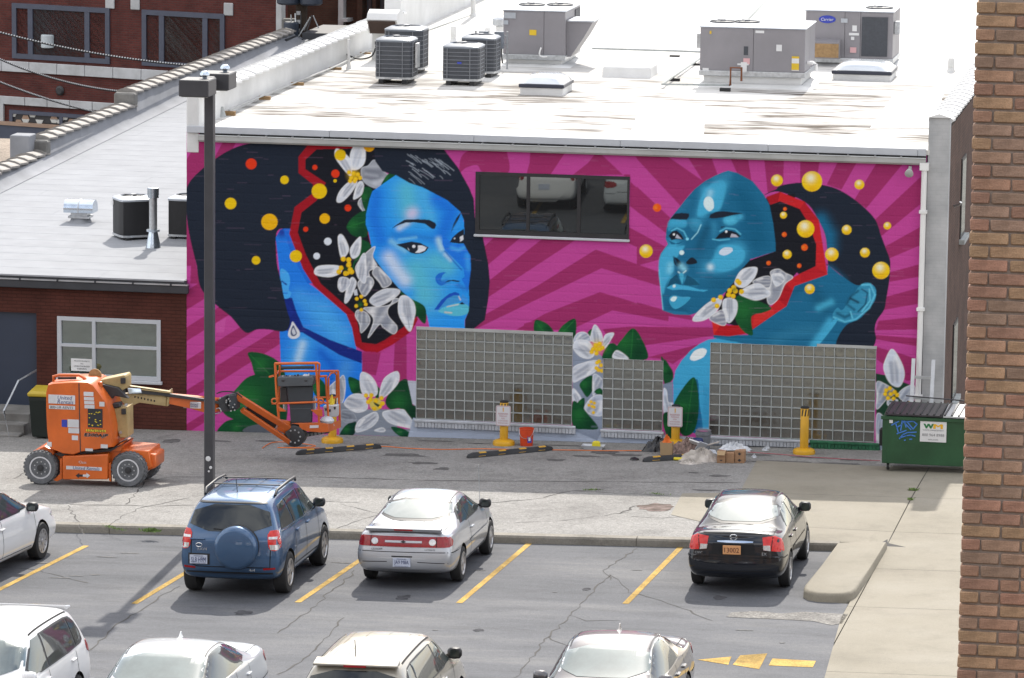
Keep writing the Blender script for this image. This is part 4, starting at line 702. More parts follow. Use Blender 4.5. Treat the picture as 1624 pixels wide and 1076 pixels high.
# ------------------------------------------------------------------ the painted building
RZ = 6.45
def roof_mat(name, base, rust, amount):
    """white coating with brown ponding streaks that run along the gutter"""
    m = bpy.data.materials.new(name); m.use_nodes = True; nt = m.node_tree; n = nt.nodes; L = nt.links; p = n['Principled BSDF']; p.inputs['Roughness'].default_value = .8; p.inputs['Specular IOR Level'].default_value = .06
    tc = n.new('ShaderNodeTexCoord')
    def noise(sc, st, det=6, r=.6):
        mp = n.new('ShaderNodeMapping'); mp.inputs['Scale'].default_value = st; L.new(tc.outputs['Object'], mp.inputs[0])
        t = n.new('ShaderNodeTexNoise'); t.inputs['Scale'].default_value = sc; t.inputs['Detail'].default_value = det; t.inputs['Roughness'].default_value = r; L.new(mp.outputs[0], t.inputs['Vector']); return t.outputs['Fac']
    def ramp(f, a, b, ca, cb):
        r = n.new('ShaderNodeValToRGB'); r.color_ramp.elements[0].position = a; r.color_ramp.elements[1].position = b; r.color_ramp.elements[0].color = (*ca, 1); r.color_ramp.elements[1].color = (*cb, 1); L.new(f, r.inputs[0]); return r.outputs[0]
    def math_(op, a, b):
        x = n.new('ShaderNodeMath'); x.operation = op; x.use_clamp = True
        for i, v in enumerate((a, b)):
            if isinstance(v, (int, float)): x.inputs[i].default_value = v
            else: L.new(v, x.inputs[i])
        return x.outputs[0]
    st = math_('MULTIPLY', ramp(noise(.8, (.5, 1.5, 1), 4, .55), .41, .54, (0, 0, 0), (1, 1, 1)), ramp(noise(2.4, (.3, 3.2, 1), 6, .6), .36, .6, (.12, .12, .12), (1, 1, 1)))
    area = ramp(noise(.33, (.8, 1.5, 1), 3), .38, .48, (0, 0, 0), (1, 1, 1))
    sx = n.new('ShaderNodeSeparateXYZ'); L.new(tc.outputs['Object'], sx.inputs[0])
    near = n.new('ShaderNodeMapRange'); near.inputs[1].default_value = 10; near.inputs[2].default_value = 16; near.inputs[3].default_value = 1; near.inputs[4].default_value = .12; L.new(sx.outputs[1], near.inputs[0])
    edge = n.new('ShaderNodeMapRange'); edge.inputs[1].default_value = .3; edge.inputs[2].default_value = 1.6; L.new(sx.outputs[1], edge.inputs[0])
    f = math_('MULTIPLY', math_('MULTIPLY', st, area), math_('MULTIPLY', near.outputs[0], edge.outputs[0])); f = math_('MULTIPLY', f, amount)
    b = ramp(noise(.5, (1, 1, 1), 5), .3, .7, tuple(v*.93 for v in base), base)
    x = n.new('ShaderNodeMix'); x.data_type = 'RGBA'; L.new(f, x.inputs[0]); L.new(b, x.inputs[6]); L.new(ramp(noise(1.7, (1, 1, 1)), .35, .65, rust, tuple(v*2.2 for v in rust)), x.inputs[7]); L.new(x.outputs[2], p.inputs['Base Color'])
    return m
MAT['roof'] = roof_mat('white roof coating', (.62, .61, .585), (.035, .024, .016), .98)
MAT['white_wall'] = M('white painted masonry', (.66, .66, .65), .7, var=.06, scale=1.2, bump=.25, bscale=18, dirt=.12)
MAT['trim'] = M('pale metal trim', (.42, .43, .42), .5, var=.08, scale=2, dirt=.15)
MAT['fascia'] = M('grey white edge metal', (.46, .48, .51), .45, var=.06)
MAT['joint'] = M('mortar grey', (.36, .38, .375), .9, var=.15, scale=9)
MAT['window_glass'] = glass_mat('dark window glass', (.004, .005, .006), .10, .012)
MAT['frame_black'] = M('black window frame', (.022, .022, .025), .4, var=.2)
MAT['brown_brick'] = brick_mat('side wall brown brick', (.105, .062, .05), (.13, .075, .06), (.09, .07, .06), plane='yz')  # plain brown base colour of the side wall
MAT['pale_brick'] = brick_mat('white painted brick', (.45, .46, .47), (.445, .455, .465), (.435, .445, .455), bump=.2)
MAT['sill_paint'] = M('pale painted sill', (.44, .46, .5), .7, var=.12, scale=5, dirt=.2)
MAT['green_paint'] = M('green rolled paint', (.015, .11, .05), .7, var=.35, scale=9)

bld = thing('painted_building', 'white roofed block building with a mural of two blue faced women on its pink wall', 'building')
place('mural_wall', wall_sheet(), bld)
MB().box(0, 15.45, .35, .4, -.6, 6.34).build('wall_core', MAT['dark'], bld)
# roof deck, edge metal, gutter
MB().add([(.1, -.02, RZ), (15.5, -.02, RZ), (15.5, 60, RZ+.25), (.1, 60, RZ+.25), (.1, -.02, RZ-.1), (15.5, -.02, RZ-.1), (15.5, 60, RZ-.1), (.1, 60, RZ-.1)], [(0, 1, 2, 3), (7, 6, 5, 4), (0, 4, 5, 1), (1, 5, 6, 2), (2, 6, 7, 3), (3, 7, 4, 0)]).build('roof', MAT['roof'], bld, smooth=0)
b = MB(); xx = .02
while xx < 15.4:
    b.box(xx, min(xx+3.05, 15.44)-.006, -.075, -.025, 6.33, 6.475+random.uniform(-.004, .004)); xx += 3.05
b.build('edge_metal', MAT['fascia'], bld, bevel=.008)
MB().box(.29, 15.44, -.05, -.004, 6.20, 6.33).build('drip_gap_shade', MAT['black'], bld)  # black strip colours in the shade between edge metal and gutter
gut = MB(); prof = [(-.005, 6.17), (-.10, 6.15), (-.145, 6.19), (-.15, 6.28), (-.165, 6.29), (-.15, 6.305), (-.13, 6.29), (-.12, 6.2), (-.005, 6.2)]
gut.ring([[(x, *p) for p in prof] for x in (.28, 15.44)]); g_ = gut.build('gutter', MAT['trim'], bld, smooth=25)
b = MB()
for k in range(26):
    x = .6+k*.575+random.uniform(-.05, .05); b.box(x-.018, x+.018, -.16, -.06, 6.298, 6.318)
b.build('gutter_hanger', MAT['steel'], g_)
d = MB(); d.tube([(15.41, -.09, 6.16), (15.41, -.09, 2.9), (15.41, -.09, 2.85), (15.4, -.09, .4)], .058, 8); d.box(15.32, 15.5, -.16, -.02, 6.05, 6.2)
for z in (5.2, 3.2, 1.4): d.box(15.33, 15.49, -.16, -.01, z-.03, z+.03)
d.build('downpipe', MAT['white'], bld, smooth=40)
# parapets with cap tiles
def coping(parent, axis_x, y0, y1, z, halfw, mat, step=.62, tilt=.035, peak=.1, name='coping_tile', zf=None):
    proto = None; y = y0
    while y < y1-.05:
        l = min(step, y1-y)
        if proto is None or l < step-.01:
            me = MB().ring([[(-halfw, yy, -.03+dz), (-halfw, yy, .02+dz), (-halfw*.55, yy, peak*.7+dz), (0, yy, peak+dz), (halfw*.55, yy, peak*.7+dz), (halfw, yy, .02+dz), (halfw, yy, -.03+dz)] for yy, dz in ((0, tilt), (l-.005, 0))]).mesh(name, mat, smooth=30)
            if proto is None: proto = me
        else: me = proto
        place(name, me, parent, (axis_x+random.uniform(-.006, .006), y, z+random.uniform(-.006, .006)), (0, random.uniform(-.01, .01), random.uniform(-.01, .01))); y += step
MAT['coping_white'] = M('white coated cap tile', (.7, .7, .69), .5, var=.05, scale=2)
MB().box(0, .27, -.012, 21, 5.9, 7.08).build('parapet_wall', MAT['white_wall'], bld, bevel=.02)
coping(bld, .135, 0, 20.9, 7.1, .27, MAT['coping_white'], .64)
MB().box(-.05, .3, 21, 60, 5.9, 8.7).build('parapet_wall', MAT['white_wall'], bld, bevel=.03)
MB().ring([[(x, *p) for p in [(20.4, 7.1), (20.42, 7.5), (20.6, 7.8), (21.1, 8.0), (21.1, 6.5), (20.4, 6.5)]] for x in (-.08, .34)]).build('parapet_step', MAT['white_wall'], bld, smooth=60)
MB().box(15.47, 15.9, -.012, .3, -.2, 7.12).build('corner_pier', MAT['pale_brick'], bld)
MB().add([(15.44, -.05, 7.12), (15.93, -.05, 7.12), (15.93, .35, 7.12), (15.44, .35, 7.12), (15.68, -.05, 7.2), (15.68, .35, 7.2)], [(3, 2, 1, 0), (0, 1, 4), (1, 2, 5, 4), (2, 3, 5), (3, 0, 4, 5)]).build('pier_cap', MAT['coping_white'], bld, smooth=0)
MB().box(15.46, 15.85, .3, 45, RZ-.3, 6.98).build('parapet_wall', MAT['white_wall'], bld)
coping(bld, 15.68, .35, 30, 7.0, .25, MAT['coping_white'], .62, peak=.09)
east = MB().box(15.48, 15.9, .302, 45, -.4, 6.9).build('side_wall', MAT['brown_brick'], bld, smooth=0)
for y, z0, z1 in ((3.3, 4.2, 5.9), (2.2, .9, 2.55), (7.2, 4.2, 5.9)):
    f = MB().box(15.88, 15.925, y, y+1.1, z0, z1).build('side_window', MAT['frame_black'], bld)
    MB().box(15.92, 15.93, y+.08, y+1.02, z0+.08, z1-.08).build('pane', MAT['window_glass'], f); MB().box(15.88, 16.02, y-.08, y+1.18, z0-.1, z0-.005).build('sill', MAT['joint'], f)
MB().tube([(15.92, 1.35, 5.15), (16.04, 1.3, 5.2), (16.06, 1.28, 5.25)], .03).build('wall_anchor', MAT['steel'], bld)
# upper window, three panes
wx0, wx1, wz0, wz1 = HOLES[0]
fr = MB()
for a in ((wx0, wx1, wz0, wz0+.09), (wx0, wx1, wz1-.07, wz1), (wx0, wx0+.085, wz0+.09, wz1-.07), (wx1-.05, wx1, wz0+.09, wz1-.07)): fr.box(a[0], a[1], -.015, .08, a[2], a[3])
bars = [wx0+1.105, wx0+2.165]
for x in bars: fr.box(x-.035, x+.035, -.008, .08, wz0+.09, wz1-.07)
wf = fr.build('window', MAT['frame_black'], bld)
es = [wx0+.085]+bars+[wx1-.05]
for i in range(3):
    a, c = es[i]+(.036 if i else .002), es[i+1]-(.036 if i < 2 else .002)
    ti = (.028, .031, .0325)[i]; tl = .0105
    MB().add([(a, .03, wz0+.092), (c, .03+ti, wz0+.092), (c, .03+ti-tl, wz1-.072), (a, .031-tl, wz1-.072), (a, .06, wz0+.092), (c, .06, wz0+.092), (c, .06, wz1-.072), (a, .06, wz1-.072)], [(0, 1, 2, 3), (7, 6, 5, 4), (0, 4, 5, 1), (1, 5, 6, 2), (2, 6, 7, 3), (3, 7, 4, 0)]).build('pane', MAT['window_glass'], wf, smooth=0)
MB().box(wx0-.02, wx1+.02, -.07, -.003, wz0-.055, wz0-.004).build('sill', MAT['fascia'], wf, bevel=.01)
# glass block panels: every block is a piece
MAT['block'] = glass_mat('grey brown glass block', (.055, .045, .033), .29, .17, .5)
def block_mesh(s):
    """square block: bevelled lip, dished field, raised round lens"""
    b = MB(); h = s/2; k = 16
    def sq(r, y): return [(max(-r, min(r, r*1.45*math.cos(2*math.pi*(i+.5)/k))), y, max(-r, min(r, r*1.45*math.sin(2*math.pi*(i+.5)/k)))) for i in range(k)]
    def ci(r, y): return [(r*math.cos(2*math.pi*(i+.5)/k), y, r*math.sin(2*math.pi*(i+.5)/k)) for i in range(k)]
    b.ring([sq(h, .045), sq(h, .03), sq(h*.95, .026), sq(h*.86, .0268), ci(h*.74, .0272), ci(h*.45, .0258)], True, True)
    return b.mesh('glass_block', MAT['block'], smooth=40)
for (x0, x1, z0, z1), nx, nz in zip(HOLES[1:], (16, 6, 16), (9, 7, 9)):
    px_, pz_ = (x1-x0)/nx, (z1-z0)/nz
    pan = MB().box(x0, x1, .05, .12, z0, z1).build('glass_block_panel', MAT['joint'], bld)
    j = MB()
    for i in range(nx+1): x = x0+i*px_; j.box(max(x0, x-.0085), min(x1, x+.0085), -.005, .05, z0, z1)
    for i in range(nz+1):
        z = z0+i*pz_
        for q in range(nx): j.box(x0+q*px_+.0086, x0+(q+1)*px_-.0086, -.004+random.uniform(-.002, .001), .05, max(z0, z-.0085), min(z1, z+.0085))
    j.build('mortar_joint', MAT['joint'], pan, smooth=0)
    me = block_mesh(min(px_, pz_)-.016)
    for i in range(nx):
        for q in range(nz):
            place('glass_block', me, pan, (x0+(i+.5)*px_, .0, z0+(q+.5)*pz_), (random.uniform(-.012, .012), 0, random.uniform(-.012, .012)))
# lips and brick sills under the panels
MB().box(4.93, 8.23, -.02, .02, 2.357, 2.42).build('lintel_bed', MAT['trim'], bld)
MB().box(13.3, 14.53, -.015, .02, 2.332, 2.39).build('lintel_bed', MAT['trim'], bld)
for x0, x1, z, cut in ((4.9, 8.32, .465, None), (8.84, 10.17, .425, None), (11.08, 13.2, .38, None), (13.2, 14.62, .38, 'g')):
    m = MAT['green_paint'] if cut else MAT['sill_paint']
    s = MB().box(x0, x1, -.085, -.006, z-.055, z).build('sill', m, bld, bevel=.012)
    b = MB(); x = x0+.02
    while x < x1-.05: b.box(x, x+.062, -.075+random.uniform(0, .012), -.007, z-.16, z-.056); x += .071
    b.build('sill_brick', m, s, smooth=0)
# corner flood light, little vents on the roof edge
fl = MB().lathe([(.02, 0), (.05, .02), (.09, .16), (.08, .17)], 14, Matrix.Translation((15.12, -.16, 6.06)) @ Matrix.Rotation(R(115), 4, 'X')).build('flood_light', MAT['trim'], bld, smooth=50)
MB().box(15.09, 15.15, -.1, -.005, 6.06, 6.12).build('lamp_bracket', MAT['trim'], fl)

# ------------------------------------------------------------------ brown brick annex with a white roof
MAT['annex_brick'] = brick_mat('painted red brown brick', (.082, .027, .02), (.09, .03, .022), (.064, .023, .017), ms=.009, bump=.9)
MAT['annex_roof'] = M('pale roof sheet', (.3, .31, .33), .85, var=.07, scale=1.5, spec=.1, speck=.06, spscale=70)
MAT['annex_side'] = M('white grey flashing', (.3, .31, .335), .8, spec=.1, var=.07, scale=1.4, dirt=.15)
MAT['tile'] = M('stained clay cap tile', (.33, .31, .29), .8, var=.2, scale=3, dirt=.25)
MAT['slate_metal'] = M('dark grey metal gutter', (.035, .038, .045), .4, var=.15)
MAT['bare_metal'] = M('bare metal strip', (.42, .43, .45), .35, .6, var=.15)
MAT['navy_door'] = M('navy painted door', (.025, .035, .06), .45, var=.1, scale=1)
MAT['frame_white'] = M('white window frame', (.45, .47, .5), .5, var=.04)
MAT['annex_glass'] = glass_mat('grey green window glass', (.025, .04, .034), .2, .03, .5)
MAT['step'] = M('weathered step concrete', (.2, .195, .185), .9, var=.18, scale=4, bump=.3, dirt=.25)
ann = thing('brown_annex', 'low brown painted brick annex with a pale flat roof left of the mural', 'building', (-8, 0, 0))
def P(x, y, Y=0.): p = on_wall(x, y, Y); return p[0], p[2]
dx1, _ = P(58, 560); dzt = P(58, 497)[1]; dzb = P(52, 645)[1]
wA = P(91, 502); wB = P(256, 606); wX0, wX1, wZT, wZB = P(91, 502)[0], P(255, 510)[0], P(92, 501.5)[1], P(255, 605)[1]
zb = -.5
w = MB(); T = 3.0
for x0, x1, z0, z1 in ((-8, dx1-1.25, zb, T), (dx1-1.25, dx1, dzt, T), (dx1, wX0, zb, T), (wX0, wX1, zb, wZB), (wX0, wX1, wZT, T), (wX1, -.004, zb, T)): w.box(x0, x1, .0, .3, z0, z1)
w.build('brick_wall', MAT['annex_brick'], ann, smooth=0)
dr = MB().box(dx1-1.25, dx1, .1, .16, dzb, dzt).build('door', MAT['navy_door'], ann); MB().box(dx1-1.25, dx1+.0, .02, .12, dzb-.07, dzb-.003).build('threshold', MAT['frame_white'], dr)
f = MB(); t = .085; mx = P(149, 550)[0]; mz = P(149, 549)[1]
for a in ((wX0, wX1, wZB, wZB+t), (wX0, wX1, wZT-t, wZT), (wX0, wX0+t, wZB+t, wZT-t), (wX1-t, wX1, wZB+t, wZT-t), (mx-.035, mx+.035, wZB+t, wZT-t), (wX0+t, mx-.035, mz-.03, mz+.03), (mx+.035, wX1-t, mz-.03, mz+.03)): f.box(a[0], a[1], -.03, .09, a[2], a[3])
win = f.build('window', MAT['frame_white'], ann)
for a in ((wX0+t, mx-.035, wZB+t, mz-.03), (mx+.035, wX1-t, wZB+t, mz-.03), (wX0+t, mx-.035, mz+.03, wZT-t), (mx+.035, wX1-t, mz+.03, wZT-t)):
    r_ = random.uniform(-.003, .003); MB().add([(a[0]+.002, .04+r_, a[2]), (a[1]-.002, .04-r_, a[2]), (a[1]-.002, .042, a[3]), (a[0]+.002, .042, a[3])], [(0, 1, 2, 3)]).build('pane', MAT['annex_glass'], win, smooth=0)
MB().box(wX0-.02, wX1+.04, -.09, -.003, wZB-.07, wZB-.004).build('sill', MAT['frame_white'], win, bevel=.01)
s0, s1 = P(112, 569), P(147, 590)
nt_ = MB().box(s0[0], s1[0], .028, .034, s1[1], s0[1]).build('notice', MAT['white'], win)
b = MB(); cx = (s0[0]+s1[0])/2
for i, (wd, ww) in enumerate((('PRIVATE PROPERTY', .34), ('NO', .06), ('UNAUTHORIZED', .34), ('PARKING', .2))): word(wd, None, None, (cx+8, .027, s0[1]-.05-i*.055), (1, 0, 0), (0, 0, 1), w=ww, out=b)
tag(b.build('lettering', MAT['ink'], win, w=False, smooth=0, fix=False), kind='stuff')
# eaves gutter
MB().box(-8, .06, -.14, -.002, 2.93, 3.10).build('gutter', MAT['slate_metal'], ann, bevel=.015)
MB().box(-8, .06, -.16, -.03, 3.103, 3.135).build('gutter_lip', MAT['bare_metal'], ann); MB().box(-8, .02, -.12, .15, 3.137, 3.21).build('drip_edge', MAT['slate_metal'], ann)
b = MB()
for k in range(10): b.box(-7.7+k*.82, -7.66+k*.82, -.17, -.1, 3.10, 3.14)
b.build('gutter_hanger', MAT['slate_metal'], ann)
# lapped roof sheets
ZR = lambda y: 3.215+.022*y
y = -.1; i = 0
while y < 40:
    l = random.choice([.86, .92, .9]); segs = [-7.75]
    segs += sorted(random.uniform(-7, -.8) for _ in range(1 if i % 3 == 0 else 0)); segs += [-.012]
    for a, c in zip(segs, segs[1:]):
        MB().add([(a, y-.05, ZR(y)+.004), (c-.004, y-.05, ZR(y)+.004), (c-.004, y+l, ZR(y+l)+.003), (a, y+l, ZR(y+l)+.003), (a, y-.05, ZR(y)-.03), (c-.004, y-.05, ZR(y)-.03), (c-.004, y+l, ZR(y+l)-.05), (a, y+l, ZR(y+l)-.05)], [(0, 1, 2, 3), (7, 6, 5, 4), (0, 4, 5, 1), (1, 5, 6, 2), (2, 6, 7, 3), (3, 7, 4, 0)]).build('roof_sheet', MAT['annex_roof'], ann, smooth=0)
    y += l; i += 1
# stepped side parapet with cap tiles, curved flashing
for y0, y1, z in ((4, 16.2, 3.78), (16.2, 24.5, 4.12), (24.5, 44, 4.45)):
    MB().box(-8.1, -7.72, y0, y1, 2.5, z).build('parapet_wall', MAT['annex_side'], ann)
    MB().ring([[(-7.72, y_, z-.02), (-7.69, y_, z-.05), (-7.66, y_, ZR(y_)+.2), (-7.5, y_, ZR(y_)+.05), (-7.3, y_, ZR(y_)+.018), (-7.3, y_, ZR(y_)-.04), (-7.72, y_, ZR(y_)-.04)] for y_ in (y0, (y0+y1)/2, y1)]).build('flashing', MAT['annex_side'], ann, smooth=50)
    for o in []: pass
    proto = len(bpy.data.objects); coping(ann, -7.91+8, y0-.1, y1, z, .28, MAT['tile'], .74, tilt=.05, peak=.1)
    MB().box(-8.2, -7.62, y1-.35, y1-.02, z+.02, z+.36).build('parapet_step', MAT['step'], ann, bevel=.04)
MB().box(-8.45, -7.95, 15.4, 16.0, 2.5, 4.3).build('chimney_stub', MAT['annex_side'], ann, bevel=.02)
# concrete steps and a handrail
st = thing('concrete_steps', 'grey concrete steps below the navy door at the left edge', 'steps', (-4.2, -1.2, -.1))
lx = P(50, 650, -.9)[0]
for k, (h, yy) in enumerate(((P(50, 655, -.9)[1], -1.05), (P(50, 655, -.9)[1]-.17, -1.38), (P(50, 655, -.9)[1]-.34, -1.7))):
    MB().box(-6, lx-.02*k, yy, -.01 if k == 0 else yy+.34, z_alley(-4, -2)-.1, h).build('step', MAT['step'], st, bevel=.015)
hr = thing('handrail', 'thin grey bent metal handrail beside the concrete steps', 'handrail', (-4.2, -1.6, 0))
pp = [Vector((P(*q, Yq)[0], Yq, P(*q, Yq)[1])) for q, Yq in (((57, 588), -.1), ((29, 604), -1.0), ((6, 652), -1.6), ((19, 716), -1.75))]
MB().tube(pp, .022, 8).build('rail', MAT['steel'], hr); MB().box(pp[3][0]-.06, pp[3][0]+.06, -1.82, -1.68, pp[3][2]-.02, pp[3][2]+.03).build('rail_foot', MAT['dark'], hr)
# ------------------------------------------------------------------ buildings behind, turned a little towards the lot
MAT['far_brick'] = brick_mat('dark red brick', (.135, .04, .034), (.1, .03, .027), (.1, .05, .045), bump=.6)
MAT['far_brown'] = brick_mat('dark brown brick', (.085, .04, .028), (.065, .03, .022), (.06, .04, .03), bump=.6)
MAT['stone'] = M('white glazed stone', (.52, .53, .54), .5, var=.12, scale=2, dirt=.2)
MAT['blue_frame'] = M('slate blue window frame', (.07, .08, .115), .5, var=.1)
MAT['far_glass'] = glass_mat('far window glass', (.045, .062, .075), .07, .03)
MAT['far_glass_grey'] = glass_mat('hazy window glass', (.06, .07, .078), .06, .06)
MAT['gravel'] = asphalt('pea gravel', (.2, .16, .125), (.27, .22, .175), (.34, .28, .225), grain=.5, gsc=16)
MAT['panel_white'] = M('pale panel', (.55, .56, .53), .6, var=.06); MAT['panel_tan'] = M('tan panel', (.36, .24, .17), .6, var=.08); MAT['panel_blue'] = M('blue banner', (.04, .19, .5), .6, var=.1); MAT['shade'] = M('lamp shade white', (.5, .55, .57), .7, var=.05)
ANG = -16.; O = Vector((-14.5, 47, 0)); ux = Vector((math.cos(R(ANG)), math.sin(R(ANG)), 0)); ny = Vector((-math.sin(R(ANG)), math.cos(R(ANG)), 0))
def FB(x, y, d=0.):
    p = sight(x, y, ny, ny.dot(O)+d)-O; return ux.dot(p), p[2]
far = thing('red_brick_building', 'dark red brick building with slate blue framed windows far behind the annex roof', 'building', O, R(ANG))
x1 = FB(445, 40)[0]; xl = -22
def rect(pts): return FB(pts[0], pts[1])+FB(pts[2], pts[3])
MB().box(xl, x1, 0, .45, -6, 15).build('brick_wall', MAT['far_brick'], far, w=False, smooth=0)
MB().box(x1-.13, x1+.06, -.06, .2, -6, 15).build('corner_trim', MAT['stone'], far, w=False)
for x0, y0, xe, ye, bars_, extra in ((20, 6, 175, 102, (49, 139), 0), (226, 16, 357, 112, (257, 326), 1), (-190, -4, -40, 92, (-150, -75), 2)):
    a, zt = FB(x0, y0); c, zb_ = FB(xe, ye); zt = FB((x0+xe)/2, (y0+3))[1]
    f = MB(); t = .16
    for q in ((a, c, zb_, zb_+t), (a, c, zt-t, zt), (a, a+t, zb_+t, zt-t), (c-t, c, zb_+t, zt-t)): f.box(q[0], q[1], -.06, .1, q[2], q[3])
    bx = [FB(v, (y0+ye)/2)[0] for v in bars_]
    for v in bx: f.box(v-.09, v+.09, -.05, .1, zb_+t, zt-t)
    wn_ = f.build('window', MAT['blue_frame'], far, w=False); e = [a+t]+bx+[c-t]
    for i in range(3):
        l, r_ = e[i]+(.092 if i else .002), e[i+1]-(.092 if i < 2 else .002)
        MB().box(l, r_, .0, .02, zb_+t+.002, zt-t-.002).build('pane', MAT['far_glass_grey' if extra == 1 else 'far_glass'], wn_, w=False)
    if extra == 0:
        a_, z_ = FB(68, 73); MB().lathe([(.2, 0), (.22, .02), (.22, .4), (.2, .42)], 12, Matrix.Translation((a_+.2, -.02, z_-.05))).build('lamp_shade', MAT['shade'], wn_, w=False)
# glazed stone band, each stone its own piece
za, zb2 = FB(150, 110)[1], FB(150, 119)[1]; sx = xl
while sx < x1-.2:
    L_ = min(1.05, x1-.16-sx); MB().box(sx+.008, sx+L_-.008, -.09, -.005, zb2-.06, za+.1).build('band_stone', MAT['stone'], far, w=False, bevel=.012); sx += 1.05
zc, zd = FB(80, 163)[1], FB(80, 170)[1]; sx = FB(6, 165)[0]
lx0 = FB(4, 165)[0]
while sx < x1-.2: MB().box(sx+.008, sx+.84, -.09, -.005, zd, zc+.12).build('band_stone', MAT['stone'], far, w=False, bevel=.012); sx += .85
MB().box(lx0-.3, lx0+.08, -.095, -.005, FB(5, 205)[1], zc+.12).build('stone_jamb', MAT['stone'], far, w=False)
s_, z2_ = FB(17, 174); e_, z1_ = FB(200, 205)
sh = MB().box(s_, e_, -.04, -.004, z1_, z2_).build('shopfront', MAT['dark'], far, w=False)
f = MB(); f.box(s_, e_, -.1, -.042, z2_-.12, z2_); f.box(s_, s_+.12, -.1, -.042, z1_, z2_-.12); xm = FB(99, 190)[0]; f.box(xm-.06, xm+.06, -.1, -.042, z1_, z2_-.12); f.build('shopfront_frame', MAT['blue_frame'], far, w=False)
for px, py, up, m in ((22, 182, 0, 'w'), (42, 186, 1, 't'), (53, 183, 0, 'w'), (42, 192, 0, 'w'), (31, 193, 1, 't'), (64, 193, 0, 'w'), (87, 187, 1, 't'), (87, 192, 0, 'w'), (96, 193, 0, 'w'), (104, 187, 0, 'w'), (115, 192, 1, 't'), (136, 188, 1, 't'), (128, 195, 0, 'w'), (150, 190, 0, 'w')):
    cx_, cz_ = FB(px, py); w1, w2 = (.27, .15) if not up else (.15, .27); hh = .062
    MB().prism([(cx_-w2/2*1.1, cz_-hh), (cx_+w2/2*1.1, cz_-hh), (cx_+w1/2*1.1, cz_+hh), (cx_-w1/2*1.1, cz_+hh)], 'y', -.06, -.041).build('display_panel', MAT['panel_white' if m == 'w' else 'panel_tan'], sh, w=False, smooth=0)
MB().box(s_-.5, e_, -.35, -.1, z1_-.1, z1_-.003).build('copper_sill', MAT['panel_tan'], far, w=False); MB().box(s_-1, e_, -.3, -.004, z1_-.6, z1_-.1).build('base_panel', MAT['blue_frame'], far, w=False)
for px, py in ((175, 4), (215, 6), (363, 15)):
    a_, z_ = FB(px, py); MB().box(a_-.17, a_+.17, -.05, -.004, z_-.2, z_+.2).build('tie_plate', MAT['stone'], far, w=False, bevel=.02)
MB().lathe([(.14, 0), (.16, .05), (.1, .1)], 12, Matrix.Translation((FB(96, 144)[0], -.004, FB(96, 144)[1])) @ Matrix.Rotation(R(90), 4, 'X')).build('wall_vent', MAT['dark'], far, w=False)
# low gravel roof in front of it
gx = [on_level(0, 236, 3.3), on_level(100, 208, 3.3)]
gr = thing('gravel_roof', 'low flat tan gravel roof at the left edge in front of the red brick building', 'roof', (-16, 20, 0))
MB().box(-40, -8.5, 12, 25.5, -1, 3.0).build('deck', MAT['gravel'], gr, smooth=0)
vb = on_level(60, 222, 3.2); 
# brown building further on with a yard between
O2 = Vector((-6, 60, 0)); A2 = -12.; u2 = Vector((math.cos(R(A2)), math.sin(R(A2)), 0)); n2 = Vector((-math.sin(R(A2)), math.cos(R(A2)), 0))
def FC(x, y): p = sight(x, y, n2, n2.dot(O2))-O2; return u2.dot(p), p[2]
fb = thing('brown_brick_building', 'dark brown brick building with a pale pilaster, seen past the white parapet', 'building', O2, R(A2))
MB().box(FC(450, 30)[0], 14, 0, 8, -4, 16).build('brick_wall', MAT['far_brown'], fb, w=False, smooth=0)
for a_, c_, m, dpt in ((541, 549, 'stone', -.25), (583, 590, 'dark', -.06), (604, 611, 'dark', -.06), (628, 634, 'dark', -.06)):
    MB().box(FC(a_, 30)[0], FC(c_, 30)[0], dpt, -.004, -4, 16).build('pilaster' if m == 'stone' else 'window', MAT[m] if m == 'stone' else MAT['far_glass'], fb, w=False)
for a_, c_ in ((572, 580), (596, 601), (616, 624)): MB().box(FC(a_, 30)[0], FC(c_, 30)[0], -.3, -.004, -4, 16).build('pilaster', MAT['far_brown'], fb, w=False)
MB().box(FC(549, 30)[0], FC(560, 30)[0], -.5, -.004, FC(550, 33)[1], FC(550, 28)[1]).build('ledge', MAT['stone'], fb, w=False)
# utility pole with transformers
pu = on_level(478, 62, 4.2); pole = thing('utility_pole', 'dark utility pole with transformer cans and loose wires behind the white parapet', 'utility pole', (pu[0], pu[1], 0))
u0 = on_wall(478, 62, pu[1])
MB().cyl((u0[0], pu[1], -2), (u0[0], pu[1], 12), .2, .17).build('post', M('dark pole wood', (.05, .035, .025), .9, var=.3), pole)
MAT['can'] = M('blue grey transformer can', (.03, .04, .06), .45, var=.15)
for q in ((462, 3), (498, 4)):
    c = on_wall(*q, pu[1]); MB().lathe([(.3, -.55), (.36, -.5), (.36, .5), (.3, .6)], 14, Matrix.Translation((c[0], pu[1]-.4, c[2]+.5))).build('transformer', MAT['can'], pole, smooth=40)
c = on_wall(466, 54, pu[1]); MB().lathe([(.2, -.3), (.24, -.25), (.24, .35), (.2, .4)], 12, Matrix.Translation((c[0], pu[1]-.35, c[2]))).build('meter_can', MAT['can'], pole)
for k in range(7):
    a, c = on_wall(random.uniform(452, 500), random.uniform(14, 34), pu[1]-.3), on_wall(random.uniform(444, 505), random.uniform(50, 74), pu[1]-.3); mid = (a+c)/2+Vector((random.uniform(-.4, .4), random.uniform(-.3, .3), -.3))
    MB().tube(spline([a, mid, c], False, 6), .02, 5).build('loose_wire', random.choice([MAT['dark'], MAT['stone'], MAT['steel']]), pole)
for k in range(4):
    c = on_wall(476, 20+k*14, pu[1]); MB().box(c[0]-.06, c[0]+.06, pu[1]-.26, pu[1]-.2, c[2]-.06, c[2]+.06).build('pole_tag', MAT['stone'], pole)
